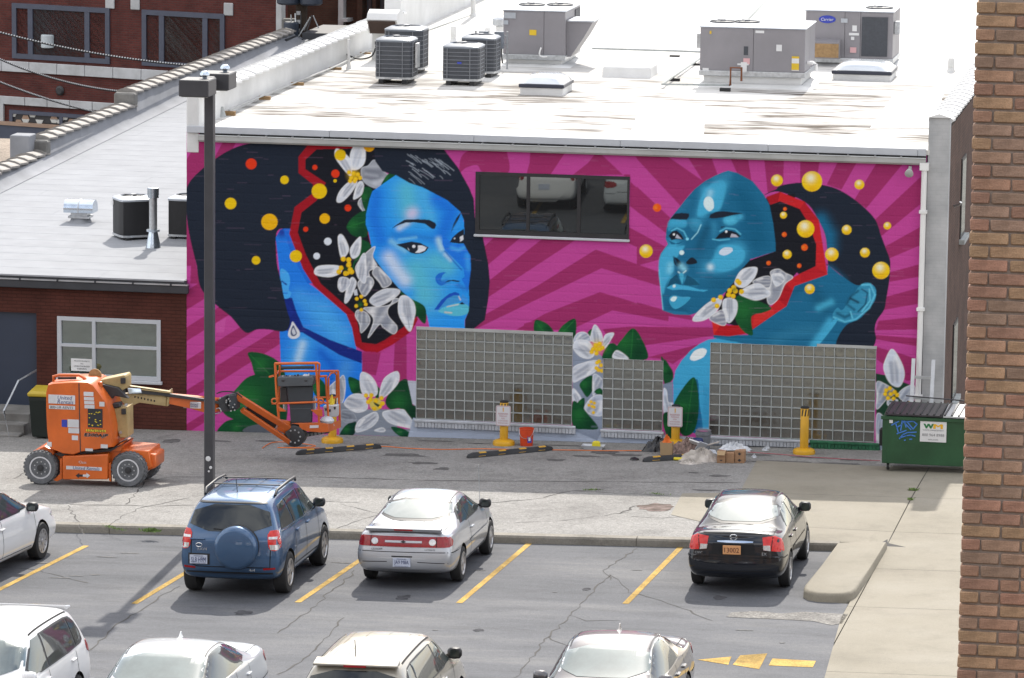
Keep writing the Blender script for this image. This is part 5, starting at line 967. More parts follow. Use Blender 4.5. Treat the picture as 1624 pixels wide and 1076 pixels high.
for nm, q, lab in (('flat_hut', (420, 449, 78, 66), 'small dark flat roofed hut at the foot of the red brick corner'), ('yard_shed', (489, 531, 80, 57), 'low white shed with a dark grey flat lid behind the white parapet')):
    a = on_wall(q[0], q[2], 42); c = on_wall(q[1], q[3], 42); t = thing(nm, lab, 'shed', (a[0], 42, 0))
    MB().box(a[0], c[0], 42, 44.5, -2, c[2]-.12).build('wall', MAT['white_wall' if nm == 'yard_shed' else 'far_brick'], t); MB().box(a[0]-.15, c[0]+.15, 41.8, 44.7, c[2]-.12, c[2]+.08).build('lid', MAT['slate_metal'], t)
# service cables sagging in front of the red building
for (a, c, sag, lab) in (((-60, 35), (352, 108), 10, 'topmost pale twisted cable crossing the red brick building'), ((-60, 65), (225, 148), 14, 'middle pale twisted cable sagging to the annex parapet'), ((-60, 105), (158, 180), 5, 'lowest pale twisted cable sagging to the annex parapet')):
    A, C_ = on_wall(*a, 36), on_wall(*c, 36); pts = []
    for i in range(25):
        t = i/24; p = A.lerp(C_, t); p.z -= sag/42*4*t*(1-t); pts.append(p)
    cb = thing('overhead_cable', lab, 'cable', A, 0, 'service cables over the annex'); MB().tube(pts, .028, 5).build('core', MAT['dark'], cb)
    b = MB()
    for i in range(96):
        t = (i+.2)/96; k = t*24; j = int(k); p = pts[j].lerp(pts[min(j+1, 24)], k-j); k2 = min(23.99, k+.11); q = pts[int(k2)].lerp(pts[min(int(k2)+1, 24)], k2-int(k2)); b.cyl(p+Vector((0, -.005, .012)), q+Vector((0, -.005, .012)), .03, n=5)
    tag(b.build('wrap', MAT['stone'], cb), kind='stuff')
# ------------------------------------------------------------------ plant on the roofs
MAT['unit'] = M('grey enamelled unit panel', (.235, .225, .24), .45, var=.06, scale=1.5, dirt=.08)
MAT['unit_top'] = M('bare unit lid', (.45, .48, .52), .35, .4, var=.1)
MAT['coil'] = M('dark condenser coil', (.05, .055, .065), .6, var=.15, scale=20)
MAT['coil_black'] = M('black coil guard', (.012, .012, .014), .55, var=.2, scale=20)
MAT['cage'] = M('pale guard wire', (.22, .23, .25), .5, .3, var=.1)
MAT['copper'] = M('rusty copper pipe', (.2, .075, .035), .5, .4, var=.25, scale=14)
MAT['wood'] = M('weathered timber block', (.3, .19, .09), .85, var=.25, scale=12)
MAT['dome'] = M('milky skylight dome', (.62, .66, .70), .12, var=.03, spec=.8, coat=.5)
MAT['navy_trim'] = M('blue black frame', (.03, .035, .055), .4, var=.1)
MAT['lab_y'] = M('yellow label', (.62, .42, .02), .5, var=.08); MAT['lab_w'] = M('white label', (.62, .62, .62), .5, var=.06); MAT['lab_p'] = M('pink label', (.6, .35, .36), .5, var=.06); MAT['lab_b'] = M('blue badge', (.03, .05, .36), .4, var=.08)
MAT['hood_dark'] = M('brown screen', (.045, .025, .018), .8, var=.2)
ROOFS = 'plant on the white roof'
def fan(mb_parent, cx, cy, z, r, mat='coil'):
    MB().lathe([(r, 0), (r, .03), (r*.94, .035), (r*.92, .012), (.05, .012)], 20, Matrix.Translation((cx, cy, z))).build('fan_ring', MAT['coil'], mb_parent, w=False, smooth=50)
    b = MB()
    for k in range(3):
        a = k*2.094; b.bar((cx, cy, z+.05), (cx+r*.98*math.cos(a), cy+r*.98*math.sin(a), z+.045), .022, .012)
    b.cyl((cx, cy, z+.03), (cx, cy, z+.07), .07, n=10); b.build('fan_guard', MAT['cage'], mb_parent, w=False)
def package_unit(label, x0, x1, y0, y1, zc, z1, fans, seams, name='rooftop_unit'):
    t = thing(name, label, 'air conditioner', (x0, y0, RZ), 0, 'package air conditioners on the white roof'); w, d, h = x1-x0, y1-y0, z1-RZ; c = zc-RZ
    MB().box(.08, w-.08, .08, d-.08, 0, c-.02).build('curb', MAT['white_wall'], t, w=False, bevel=.01)
    MB().add([(-.35, -.35, .004), (w+.35, -.35, .004), (w+.35, d+.3, .004), (-.35, d+.3, .004), (.06, .06, .12), (w-.06, .06, .12), (w-.06, d-.06, .12), (.06, d-.06, .12)], [(0, 1, 5, 4), (1, 2, 6, 5), (2, 3, 7, 6), (3, 0, 4, 7)]).build('curb_flashing', MAT['white_wall'], t, w=False)
    MB().box(-.02, w+.02, -.02, d+.02, c-.018, c+.1).build('base_rail', MAT['steel'], t, w=False, bevel=.008)
    e = [0]+[s*w for s in seams]+[w]
    for a, b_ in zip(e, e[1:]): MB().box(a+.004, b_-.004, .0, .03, c+.104, h-.03).build('panel', MAT['unit'], t, w=False, bevel=.006)
    e = [.031, d*.5, d]
    for a, b_ in zip(e, e[1:]): MB().box(w-.03, w, a+.004, b_-.004, c+.104, h-.03).build('panel', MAT['unit'], t, w=False, bevel=.006)
    MB().box(.01, w-.031, .031, d-.01, c+.1, h-.04).build('cabinet', MAT['unit'], t, w=False)
    MB().box(-.025, w+.025, -.025, d+.025, h-.03, h).build('lid', MAT['unit_top'], t, w=False, bevel=.012)
    for fx, fy, r in fans: fan(t, fx*w, fy*d, h, r)
    return t, w, d, h, c
LABN = [0]
def lab(t, x, z, w, h, mat, y=None, name='label'):
    LABN[0] += 1; y = -.004-.0045*(LABN[0] % 4) if y is None else y
    return MB().box(x-w/2, x+w/2, y-.003, y, z-h/2, z+h/2).build(name, MAT[mat], t, w=False, smooth=0)
# first unit with the wedge hood
t, w, d, h, c = package_unit('grey rooftop unit with a wedge shaped hood on its right side and a yellow label', 4.13, 5.62, 14.1, 16.3, RZ+.24, RZ+1.4, ((.3, .62, .32), (.74, .7, .32)), (.66,))
MB().prism([(w+.004, .82*h), (w+.62, .80*h), (w+.42, .55*h), (w+.1, c+.05), (w+.004, c+.05)], 'y', .25, 1.25).build('intake_hood', MAT['unit'], t, w=False); MB().box(w+.02, w+.66, .22, 1.28, .805*h, .83*h).build('hood_lid', MAT['unit_top'], t, w=False)
MB().box(w+.004, w+.02, 1.4, d-.1, c+.2, h-.08).build('coil', MAT['coil'], t, w=False)
lab(t, .72, h*.62, .17, .13, 'lab_y'); lab(t, .16, h*.9, .28, .14, 'unit_top', name='patch_plate'); lab(t, .07, h*.78, .11, .1, 'unit_top', name='patch_plate')
MB().tube(spline([(.93, -.04, c+.28), (.9, -.06, c+.18), (.9, -.06, c+.1), (.98, -.07, c+.06), (1.08, -.06, c+.07)], False), .02).build('drain_hose', MAT['white'], t, w=False)
# second unit with the copper pipe in front
t, w, d, h, c = package_unit('long grey rooftop unit with a copper pipe in front and yellow and white labels', 9.29, 11.7, 10.9, 13.0, RZ+.31, RZ+1.42, ((.15, .55, .3), (.38, .6, .3)), (.51,))
for q in ((1.06, h*.62, .1, .2, 'coil'), (1.08, h*.45, .15, .14, 'lab_p'), (1.0, h*.40, .26, .04, 'lab_w'), (1.02, c+.2, .14, .22, 'lab_w'), (.14, c+.12, .14, .06, 'lab_w'), (1.82, h*.68, .13, .15, 'lab_w'), (2.2, h*.42, .17, .28, 'lab_w'), (2.2, c+.24, .17, .15, 'lab_y'), (1.37, h*.93, .2, .06, 'lab_w'), (2.2, h*.535, .17, .05, 'lab_y'), (.24, h*.9, .04, .07, 'lab_y')): lab(t, *q)
MB().box(-.12, -.01, .3, .5, h*.62, h*.86).build('switch_box', MAT['steel'], t, w=False, bevel=.01); MB().tube([(w+.02, .4, c+.3), (w+.15, .4, c+.3), (w+.22, .4, c+.26), (w+.22, .4, c+.12)], .04).build('drain_elbow', MAT['white'], t, w=False)
# third unit, behind
t, w, d, h, c = package_unit('grey rooftop unit with a blue oval badge and a black coil panel, farthest back', 11.1, 13.2, 16.3, 18.1, RZ+.16, RZ+1.4, ((.8, .5, .33),), (.45, .63))
MB().box(w*.645, w*.94, -.02, -.004, c+.16, h-.14).build('coil', MAT['coil'], t, w=False); MB().prism([(0, c+.55), (-.3, c+.5), (-.3, c+.1), (0, c+.1)], 'x', .18, .86).build('intake_hood', MAT['unit'], t, w=False); MB().box(.22, .84, -.312, -.304, c+.13, c+.46).build('intake_grille', MAT['wood'], t, w=False)
bd = MB().lathe([(.17, -.006), (.17, 0)], 24, Matrix.Translation((.52, -.01, h-.22)) @ Matrix.Rotation(R(90), 4, 'X') @ Matrix.Diagonal((1.2, .55, 1, 1))).build('badge', MAT['lab_b'], t, w=False); word('Carrier', MAT['lab_w'], bd, (.52, -.02, h-.22), (1, 0, 0), (0, 0, 1), w=.3, shear=.2)
for q in ((.93, h-.24, .16, .1, 'unit_top'), (1.18, h-.42, .11, .14, 'lab_w'), (1.17, h-.56, .24, .06, 'lab_w'), (1.14, h-.66, .08, .08, 'lab_w'), (1.16, c+.3, .15, .13, 'lab_p')): lab(t, *q)
MB().box(w+.01, w+.14, .2, .42, h*.6, h*.82).build('switch_box', MAT['steel'], t, w=False, bevel=.01)
# condensers: round-cornered coils in a wire cage, on black sleepers
def condenser(label, x, y, s, h, zb, dark, loc_z=RZ, rz=0., stand=.14):
    t = thing('condenser', label, 'air conditioner', (x, y, loc_z), rz, 'outdoor condensers')
    def sq(r, z, k=20):
        return [(r*max(-1, min(1, 1.28*math.cos(2*math.pi*(i+.5)/k))), r*max(-1, min(1, 1.28*math.sin(2*math.pi*(i+.5)/k))), z) for i in range(k)]
    r = s/2
    for q in (-1, 1): MB().box(q*r*.62-.06, q*r*.62+.06, -r*1.02, r*1.02, 0, stand).build('sleeper', MAT['black'], t, w=False, bevel=.01)
    MB().ring([sq(r, stand+.002), sq(r, stand+.05)]).build('base_pan', MAT['steel'], t, w=False)
    MB().ring([sq(r*.97, stand+.05), sq(r*.97, h-.07)]).build('coil', MAT['coil_black' if dark else 'coil'], t, w=False, smooth=30)
    MB().ring([sq(r*1.0, h-.07), sq(r*1.01, h-.03), sq(r*.9, h), [(r*.72*math.cos(2*math.pi*(i+.5)/20), r*.72*math.sin(2*math.pi*(i+.5)/20), h+.03) for i in range(20)], [(r*.66*math.cos(2*math.pi*(i+.5)/20), r*.66*math.sin(2*math.pi*(i+.5)/20), h-.01) for i in range(20)]]).build('top_cover', MAT['unit_top' if dark else 'can_top'], t, w=False, smooth=40)
    fan(t, 0, 0, h-.012, r*.64)
    b = MB()
    if not dark:
        n = 8
        for k in range(1, n):
            z = stand+.05+(h-.12-stand)*k/n; pts = sq(r*.99, z); b.tube(pts+[pts[0]], .007, 4, False)
        for q in range(4):
            for e in (-.35, .25): a = [(e*r*2, -r), (r, e*r*2), (-e*r*2, r), (-r, -e*r*2)][q]; b.bar((a[0], a[1], stand+.05), (a[0], a[1], h-.07), .014)
        b.build('guard_wire', MAT['cage'], t, w=False)
    return t
MAT['can_top'] = M('blue grey condenser lid', (.16, .18, .21), .4, .3, var=.12)
c1 = condenser('grey caged condenser, left front one of the four on the white roof', 2.44, 9.8, .88, 1.06, RZ, False)
MB().box(.47, .52, -.2, .1, .4, .95).build('service_panel', MAT['steel'], c1, w=False)
c2 = condenser('blue grey condenser standing close behind the left front one', 2.2, 12.1, .94, 1.1, RZ, False)
c3 = condenser('grey caged condenser with a small blue badge in front of two switch boxes', 4.0, 9.85, .88, .95, RZ, False)
lab(c3, -.02, .56, .1, .045, 'lab_b', y=-.46, name='badge')
c4 = condenser('grey condenser half hidden behind the one with the blue badge', 4.05, 11.7, .84, .98, RZ, False)
rk = thing('switch_rack', 'small steel rack with two grey switch boxes behind the condensers', 'switch rack', (4.0, 13.3, RZ))
for x in (-.38, .38): MB().box(x-.02, x+.02, -.02, .02, 0, .95).build('post', MAT['steel'], rk, w=False)
MB().box(-.4, .4, -.03, -.021, .62, .66).build('rail', MAT['steel'], rk, w=False); MB().box(-.4, .4, -.03, -.021, .82, .86).build('rail', MAT['steel'], rk, w=False)
for x in (-.17, .2):
    s = MB().box(x-.11, x+.11, -.16, -.035, .55, .95).build('switch_box', MAT['can_top'], rk, w=False, bevel=.01)
    for e in (-.05, .06): MB().tube([(x+e, -.1, .55), (x+e, -.12, .4), (x+e+.03, -.1, .2)], .018, 6).build('conduit', MAT['dark'], s, w=False)
ln = thing('refrigerant_lines', 'bundle of pale pipes between the condensers on the roof', 'pipes', (3, 11.6, RZ))
for k in range(4): MB().tube(spline([(.05, .9+k*.05, .3-.03*k), (.3, .5, .3+.05*k), (.55+.1*k, .1, .12), (.75, -.3, .05), (.5, -.5-.1*k, .04)], False), .022, 6).build('pipe', MAT['can_top' if k % 2 else 'steel'], ln, w=False)
# gooseneck hood
gh = thing('exhaust_hood', 'white gooseneck exhaust hood with a brown mouth beside the parapet', 'vent', (1.15, 14.6, RZ))
MB().box(-.32, .42, 0, .7, 0, .72).build('box', MAT['white_wall'], gh, w=False, bevel=.02)
ar = [(.35, .72), (.35, .9), (.25, 1.12), (.02, 1.26), (-.25, 1.3), (-.5, 1.22), (-.62, 1.08), (-.3, .72)]
MB().ring([[(-.32, a, b_) for a, b_ in ar], [(.42, a, b_) for a, b_ in ar]]).build('bend', MAT['white_wall'], gh, w=False, smooth=50)
MB().add([(-.28, -.612, 1.05), (.38, -.612, 1.05), (.38, -.34, .745), (-.28, -.34, .745), (-.28, -.64, 1.03), (.38, -.64, 1.03), (.38, -.36, .725), (-.28, -.36, .725)], [(0, 1, 2, 3), (7, 6, 5, 4), (0, 4, 5, 1), (1, 5, 6, 2), (2, 6, 7, 3), (3, 7, 4, 0)]).build('mouth_screen', MAT['hood_dark'], gh, w=False)
MB().tube(spline([(-.22, -.03, .5), (-.2, -.1, .35), (-.3, -.2, .15), (-.6, -.3, .1), (-.95, -.2, .22)], False), .02).build('cable', MAT['black'], gh, w=False)
# skylights
def skylight(label, x0, x1, y0, y1):
    t = thing('skylight', label, 'skylight', ((x0+x1)/2, (y0+y1)/2, RZ), 0, 'dome skylights'); w, d = (x1-x0)/2, (y1-y0)/2
    MB().box(-w+.03, w-.03, -d+.03, d-.03, 0, .2).build('curb', MAT['white_wall'], t, w=False, bevel=.01); MB().box(-w, w, -d, d, .2, .28).build('frame', MAT['navy_trim'], t, w=False, bevel=.01)
    def dome(u, v):
        a, b_ = 2*u-1, 2*v-1; z = (1-a**4)*(1-b_**4); return (a*(w-.04), b_*(d-.04), .285+.19*z**.6)
    MB().grid(14, 14, dome).build('dome', MAT['dome'], t, w=False, smooth=80)
skylight('white dome skylight on the stained roof in front of the wedge hood unit', 5.62, 6.65, 7.9, 9.25)
skylight('flat white dome skylight in front of the unit with the blue badge', 12.1, 13.5, 13.0, 14.5)
skylight('skylight with a dark frame cut by the top edge of the photo', 5.3, 6.25, 33.6, 34.9)
cb = thing('curb_box', 'low white capped roof curb between the two large units', 'roof curb', (7.4, 12.7, RZ))
MB().ring([[(-.58*s, -.5*s, z), (.58*s, -.5*s, z), (.58*s, .6*s, z), (-.58*s, .6*s, z)] for s, z in ((1.06, 0), (1, .05), (.97, .26), (.93, .3))]).build('cap', MAT['white_wall'], cb, w=False, bevel=.015)
# vents and stacks
def stack(label, px, py, h, r, cap=0, mat='white_wall', name='vent_pipe', base=True):
    p = on_level(px, py, RZ); t = thing(name, label, 'vent pipe', p, 0, 'vent pipes on the white roof')
    MB().cyl((0, 0, 0), (0, 0, h), r, n=14).build('pipe', MAT[mat], t, w=False, smooth=50)
    if base: MB().lathe([(r*2.2, 0), (r*1.5, .12), (r*1.06, .2)], 14).build('boot', MAT[mat], t, w=False, smooth=50)
    if cap: MB().lathe([(r*1.02, h-.04), (cap, h), (cap, h+.14), (r, h+.22), (.02, h+.24)], 16).build('cap', MAT['steel' if cap > .15 else mat], t, w=False, smooth=40)
stack('white vent pipe with a wide steel cap left of the wedge hood unit', 792.5, 79, .62, .11, .19); stack('short white stack in front of the wide capped vent pipe', 801, 96, .46, .07, .09); stack('short white stack with a dark tip behind the condensers', 719, 75, .3, .07, .08); stack('tiny white stack right of the switch boxes', 773, 72, .22, .06, .08)
stack('tall thin white pipe cut by the top edge of the photo', 750.5, 33, 2.2, .065); stack('slim white pipe standing against the inner face of the parapet', 553, 113, .75, .035); stack('small white vent near the right parapet', 1508, 119, .18, .06, .08); stack('short grey pipe stub at the front left roof corner', 351, 186, .22, .05, 0, 'joint')
# conduit on timber blocks along the parapet
blocks = [(363, 184), (419, 160), (472, 138), (532, 114), (579, 90), (742, 33), (776, 12)]
for i, q in enumerate(blocks):
    p = on_level(*q, RZ); t = MB().box(-.14, .14, -.05, .05, 0, .1).build('timber_block', MAT['wood'], None); t.location = p
    tag(t, 'brown timber block under the roof conduit, %s' % ('nearest to the front corner', 'second from the front corner', 'third from the front corner', 'beside the slim white pipe', 'beside the gooseneck hood', 'at the foot of the tall thin pipe', 'farthest back')[i], 'timber block', 'timber blocks under the roof conduit')
cd = thing('conduit', 'thin pale conduit running along the white parapet on timber blocks', 'conduit', on_level(*blocks[0], RZ))
MB().tube([on_level(*q, RZ)+Vector((0, 0, .12)) for q in blocks], .018, 6).build('run', MAT['trim'], cd)
# gas pipe on black blocks
gp_ = thing('gas_pipe', 'grey gas pipe on black rubber blocks crossing the white roof', 'pipe', on_level(1070, 84, RZ))
def rp(*qs, z=.14): return [on_level(*q, RZ)+Vector((0, 0, z)) for q in qs]
for run in (rp((939, 86), (1070, 90), (1119, 92)), rp((1119, 96), (1050, 144), (1156, 145)), rp((1222, 3), (1181, 43))): MB().tube(run, .026, 6).build('run', MAT['joint'], gp_)
e = rp((1156, 145))[0]; MB().tube([e, e+Vector((.03, 0, 0)), e+Vector((.03, 0, .4)), e+Vector((.28, 0, .4)), e+Vector((.28, 0, .1))], .028, 8).build('riser', MAT['copper'], gp_)
for i, q in enumerate(((1070, 95), (1103, 108), (1070, 132), (1150, 148), (1194, 35), (1221, 9))):
    p = on_level(*q, RZ); t = MB().box(-.12, .12, -.07, .07, 0, .115).build('support_block', MAT['black'], None); t.location = p
    tag(t, 'black rubber block under the gas pipe, %s' % ('on the straight run to the wedge hood unit', 'just left of the copper pipe unit', 'at the bend of the slanting run', 'beside the copper riser', 'behind the copper pipe unit', 'at the top edge of the photo')[i], 'support block', 'rubber blocks under the gas pipe')
# pale patch sheets on the coating
for q in (((1018, 165), (1118, 168), (1116, 217), (1000, 212)), ((1420, 150), (1500, 140), (1480, 205), (1380, 205))):
    pts = [on_level(*k, RZ) for k in q]; MB().add([(p[0], p[1], RZ+.006+.25*p[1]/60) for p in pts], [(0, 1, 2, 3)]).build('coating_patch', MAT['fascia'], bld, smooth=0)
# ---- annex roof
ZA = 3.3
p = on_level(128, 357, ZA); vh = thing('barrel_vent', 'shiny galvanised barrel vent on a flared base on the annex roof', 'vent', (p[0], p[1], ZA-.03))
MB().ring([[(r*1.0*math.cos(a), r*.8*math.sin(a), z) for a in [k*.3927 for k in range(16)]] for r, z in ((.43, 0), (.3, .06), (.24, .14), (.22, .2))]).build('flashing', MAT['annex_roof'], vh, w=False, smooth=60)
MB().box(-.24, .24, -.2, .2, .2, .25).build('collar', MAT['steel'], vh, w=False); MB().box(-.19, .19, -.15, .15, .25, .36).build('neck', MAT['steel'], vh, w=False)
half = [(.0-.22, .33), (-.235, .42), (-.19, .54), (-.08, .61), (.08, .61), (.19, .54), (.235, .42), (.22, .33)]
for x0, x1 in ((-.34, -.012), (.012, .34)): MB().ring([[(x0, *q) for q in half], [(x1, *q) for q in half]]).build('barrel', MAT['bright'] if 'bright' in MAT else MAT.setdefault('bright', M('bright galvanised sheet', (.55, .62, .70), .22, .85, var=.12, scale=6)), vh, w=False, smooth=50)
MB().ring([[(-.014, q[0]*1.03, q[1]*1.012) for q in half], [(.014, q[0]*1.03, q[1]*1.012) for q in half]]).build('seam_band', MAT['steel'], vh, w=False, smooth=50)
p = on_level(197, 382, ZA); ca = condenser('black condenser set at an angle on the annex roof, the whole one', p[0]+.12, p[1]+.35, .82, .95, ZA, True, ZA, R(34), .08)
MB().lathe([(.07, -.004), (.07, 0)], 14, Matrix.Translation((-.41, .25, .8)) @ Matrix.Rotation(R(-90), 4, 'Y')).build('badge', MAT['lab_w'], ca, w=False)
p = on_level(262, 381, ZA); condenser('black condenser on the annex roof half hidden by the mural wall', p[0]+.46, p[1]+.45, .9, .95, ZA, True, ZA, 0, .08)
p = on_level(243, 393, ZA); fl_ = thing('flue_pipe', 'tall galvanised flue pipe with a flat cap on the annex roof', 'flue', (p[0], p[1], ZA))
MB().lathe([(.17, 0), (.15, .12), (.11, .3), (.1, .36)], 10).build('base_cone', MAT['bright'], fl_, w=False, smooth=40); MB().lathe([(.15, .36), (.15, .4)], 14).build('storm_collar', MAT['bright'], fl_, w=False); MB().cyl((0, 0, .4), (0, 0, 1.1), .09, n=14).build('pipe', MAT['steel'], fl_, w=False, smooth=50); MB().lathe([(.13, 1.1), (.13, 1.32), (.1, 1.33)], 16).build('cap', MAT['bright'], fl_, w=False, smooth=40)
# ------------------------------------------------------------------ lamp post
MAT['lamp_grey'] = M('dark bronze grey paint', (.055, .054, .06), .45, var=.12, scale=2, dirt=.15)
MAT['lens'] = M('lamp lens', (.3, .3, .28), .3, var=.1)
lx, ly = 3.4, -11.55; lz = z_alley(lx, ly)
lp = thing('lamp_post', 'dark square lamp post with two box heads in front of the mural', 'street lamp', (lx, ly, lz))
zt = on_wall(331, 120, ly)[2]-lz
MB().box(-.085, .085, -.085, .085, .05, zt-.02).build('pole', MAT['lamp_grey'], lp, w=False, bevel=.012)
MB().box(-.2, .2, -.2, .2, 0, .04).build('base_plate', MAT['lamp_grey'], lp, w=False); 
for sx in (-1, 1):
    for sy in (-1, 1): MB().cyl((sx*.15, sy*.15, .04), (sx*.15, sy*.15, .09), .025, n=6).build('bolt', MAT['steel'], lp, w=False)
for sy, hw in ((-1, .275), (1, .275)):
    c = sy*.62; dx = -.07 if sy < 0 else .0
    hd = MB().box(dx-hw, dx+hw, c-.3, c+.3, zt-.3, zt).build('lamp_head', MAT['lamp_grey'], lp, w=False, bevel=.015)
    MB().box(dx-hw+.04, dx+hw-.04, c-.26, c+.26, zt-.312, zt-.301).build('lens', MAT['lens'], hd, w=False)
    MB().lathe([(.04, 0), (.045, .03), (.09, .06), (.09, .09), (.06, .13), (.04, .14)], 12, Matrix.Translation((dx+.12, c+.05, zt))).build('photocell', MAT['bright'], hd, w=False, smooth=40)
    MB().box(-.05, .05, min(sy*.09, c-sy*.3), max(sy*.09, c-sy*.3), zt-.22, zt-.1).build('arm', MAT['lamp_grey'], lp, w=False)
b = MB()
for q in ((330, 728, .05), (334, 742, .03), (331, 748, .02)): p = on_wall(q[0], q[1], ly-.1); b.lathe([(q[2], 0), (q[2]*.8, .003)], 9, Matrix.Translation((p[0]-lx, -.093, p[2]-lz)) @ Matrix.Rotation(R(90), 4, 'X'))
b.build('sticker_scrap', MAT['lab_w'], lp, w=False)

# ------------------------------------------------------------------ brick pier in front, every brick laid
MAT['pier_core'] = M('pier mortar', (.34, .295, .265), .95, var=.12, scale=14, bump=.4, bscale=120)
MAT['pier_low'] = brick_mat('tan brick', (.3, .17, .1), (.26, .15, .09), (.2, .17, .15))
TB = [M('tan brick tone', c, .85, var=.2, scale=9, bump=.35, bscale=70, dirt=.3, speck=.2, spscale=120) for c in ((.55, .345, .235), (.51, .31, .22), (.53, .3, .22), (.45, .27, .2), (.56, .37, .235), (.40, .28, .21), (.49, .325, .235), (.46, .315, .24), (.52, .35, .22))]
PX, PY = 21.255, -67.1
pier = thing('brick_pier', 'tan brick pier standing close to the viewer along the right edge', 'pier', (PX, PY, 2.1))
MB().box(.012, 3.0, .012, 1.4, 0, 14.6).build('mortar_core', MAT['pier_core'], pier, w=False, smooth=0)
MB().box(0, 3.01, 0, 1.41, 0, 8.9).build('lower_brickwork', MAT['pier_low'], pier, w=False, smooth=0)
CH = .0677; random.seed(21)
bricks = {}
def brick(L, D):
    k = (round(L, 3), round(D, 3), random.randrange(3))
    if k not in bricks:
        b = MB().box(0, L, 0, D, 0, CH-.0125); me = b.mesh('brick', TB[0], bevel=.0045, smooth=40)
        for v in me.vertices: v.co += Vector((random.uniform(-.0018, .0018), random.uniform(-.0015, .0015), random.uniform(-.0012, .0012)))
        bricks[k] = me
    return bricks[k]
tone = [bm_ for bm_ in TB]
for r_ in range(54):
    z = 9.25+r_*CH; x = 0. ; first = True
    while x < .74:
        L = (.092 if r_ % 2 else .193) if first else .193
        if random.random() < .07 and not first: L = .092
        me = brick(L, .1 if not first else .1)
        o = place('brick', me, pier, (x+random.uniform(-.0015, .0015), random.uniform(-.003, .002), z), (0, 0, random.uniform(-.006, .006)))
        o.material_slots[0].link = 'OBJECT'; o.material_slots[0].material = random.choice(TB)
        x += L+.0105; first = False
    y = .1105 if r_ % 2 else .1105
    o = place('brick', brick(.1, .193), pier, (random.uniform(-.002, .002), y, z)); o.material_slots[0].link = 'OBJECT'; o.material_slots[0].material = random.choice(TB)

# ------------------------------------------------------------------ bollards on yellow bases
MAT['bollard'] = M('yellow bollard plastic', (.62, .33, .012), .45, var=.06, scale=3, dirt=.12)
MAT['sign_white'] = M('sign sheet', (.58, .57, .59), .45, var=.03)
MAT['sign_red'] = M('sign red print', (.38, .1, .12), .6, var=.05)
def bollard(label, px, py, h, sign=None, hidden=False):
    p = on_alley(px, py); z = z_alley(p[0], p[1]); t = thing('bollard', label, 'bollard', (p[0], p[1], z), 0, 'yellow bollards along the mural')
    MB().lathe([(.225, 0), (.23, .05), (.215, .09), (.16, .115), (.1, .125)], 24).build('base', MAT['bollard'], t, w=False, smooth=40)
    MB().lathe([(.088, .125), (.088, h-.02), (.07, h)], 18).build('post', MAT['bollard'], t, w=False, smooth=50)
    MB().lathe([(.091, h-.035), (.091, h-.008), (.06, h+.006)], 18).build('cap', MAT['black'], t, w=False, smooth=50)
    for s in (-1, 0, 1):
        a = -math.pi/2+s*.75; b = MB(); pts = []
        for k in range(4):
            a2 = a+k*.11; pts += [(.0905*math.cos(a2), .0905*math.sin(a2), h-.19), (.0905*math.cos(a2+.24), .0905*math.sin(a2+.24), h-.05)]
        b.add(pts, [(2*k, 2*k+2, 2*k+3, 2*k+1) for k in range(3)]); b.build('stripe', MAT['black'], t, w=False, smooth=0)
    if sign:
        s0 = MB(); w_, h0, h1 = .155, *sign; o = []
        for cx, cz, a0 in ((w_-.03, h1-.03, 0), (-w_+.03, h1-.03, 90), (-w_+.03, h0+.03, 180), (w_-.03, h0+.03, 270)): o += [(cx+.03*math.cos(R(a0+k*30)), cz+.03*math.sin(R(a0+k*30))) for k in range(4)]
        sg = s0.prism(o, 'y', -.112, -.105).build('sign', MAT['sign_white'], t, w=False, smooth=0)
        o2 = [(x*.93, (z-(h0+h1)/2)*.95+(h0+h1)/2) for x, z in o]; rim = MB(); n = len(o)
        for i in range(n):
            a, b_ = o2[i], o2[(i+1) % n]; rim.bar((a[0], -.1135, a[1]), (b_[0], -.1135, b_[1]), .006, .002, up=(0, 1, 0))
        rim.build('border', MAT['sign_red'], sg, w=False, smooth=0)
        b = MB(); H = h1-h0
        for k, (wd, ww) in enumerate((('RESERVED', .2), ('PARKING', .16), ('FOR', .07), ('AUTHORIZED', .21), ('VEHICLES ONLY', .22))): word(wd, None, None, (0, -.1125, h1-H*(.4+k*.115)), (1, 0, 0), (0, 0, 1), w=ww, out=b)
        tag(b.build('lettering', MAT['sign_red'], sg, w=False, smooth=0, fix=False), kind='stuff'); MB().prism([(-.008, h1-H*.3), (.008, h1-H*.3), (.012, h1-H*.12), (0, h1-H*.06), (-.012, h1-H*.12)], 'y', -.1145, -.1125).build('arrow', MAT['bollard'], sg, w=False, smooth=0)
    return t
bollard('yellow bollard mostly hidden behind the lift basket', 527, 702, 1.0)
bollard('yellow bollard with a white sign beside the orange bucket', 799, 706, .93, (.42, .84))
bollard('yellow bollard with a white sign behind the junk heap', 1071, 706, .84, (.40, .82))
bollard('plain yellow bollard without a sign in front of the right glass block panel', 1275, 720, .98)

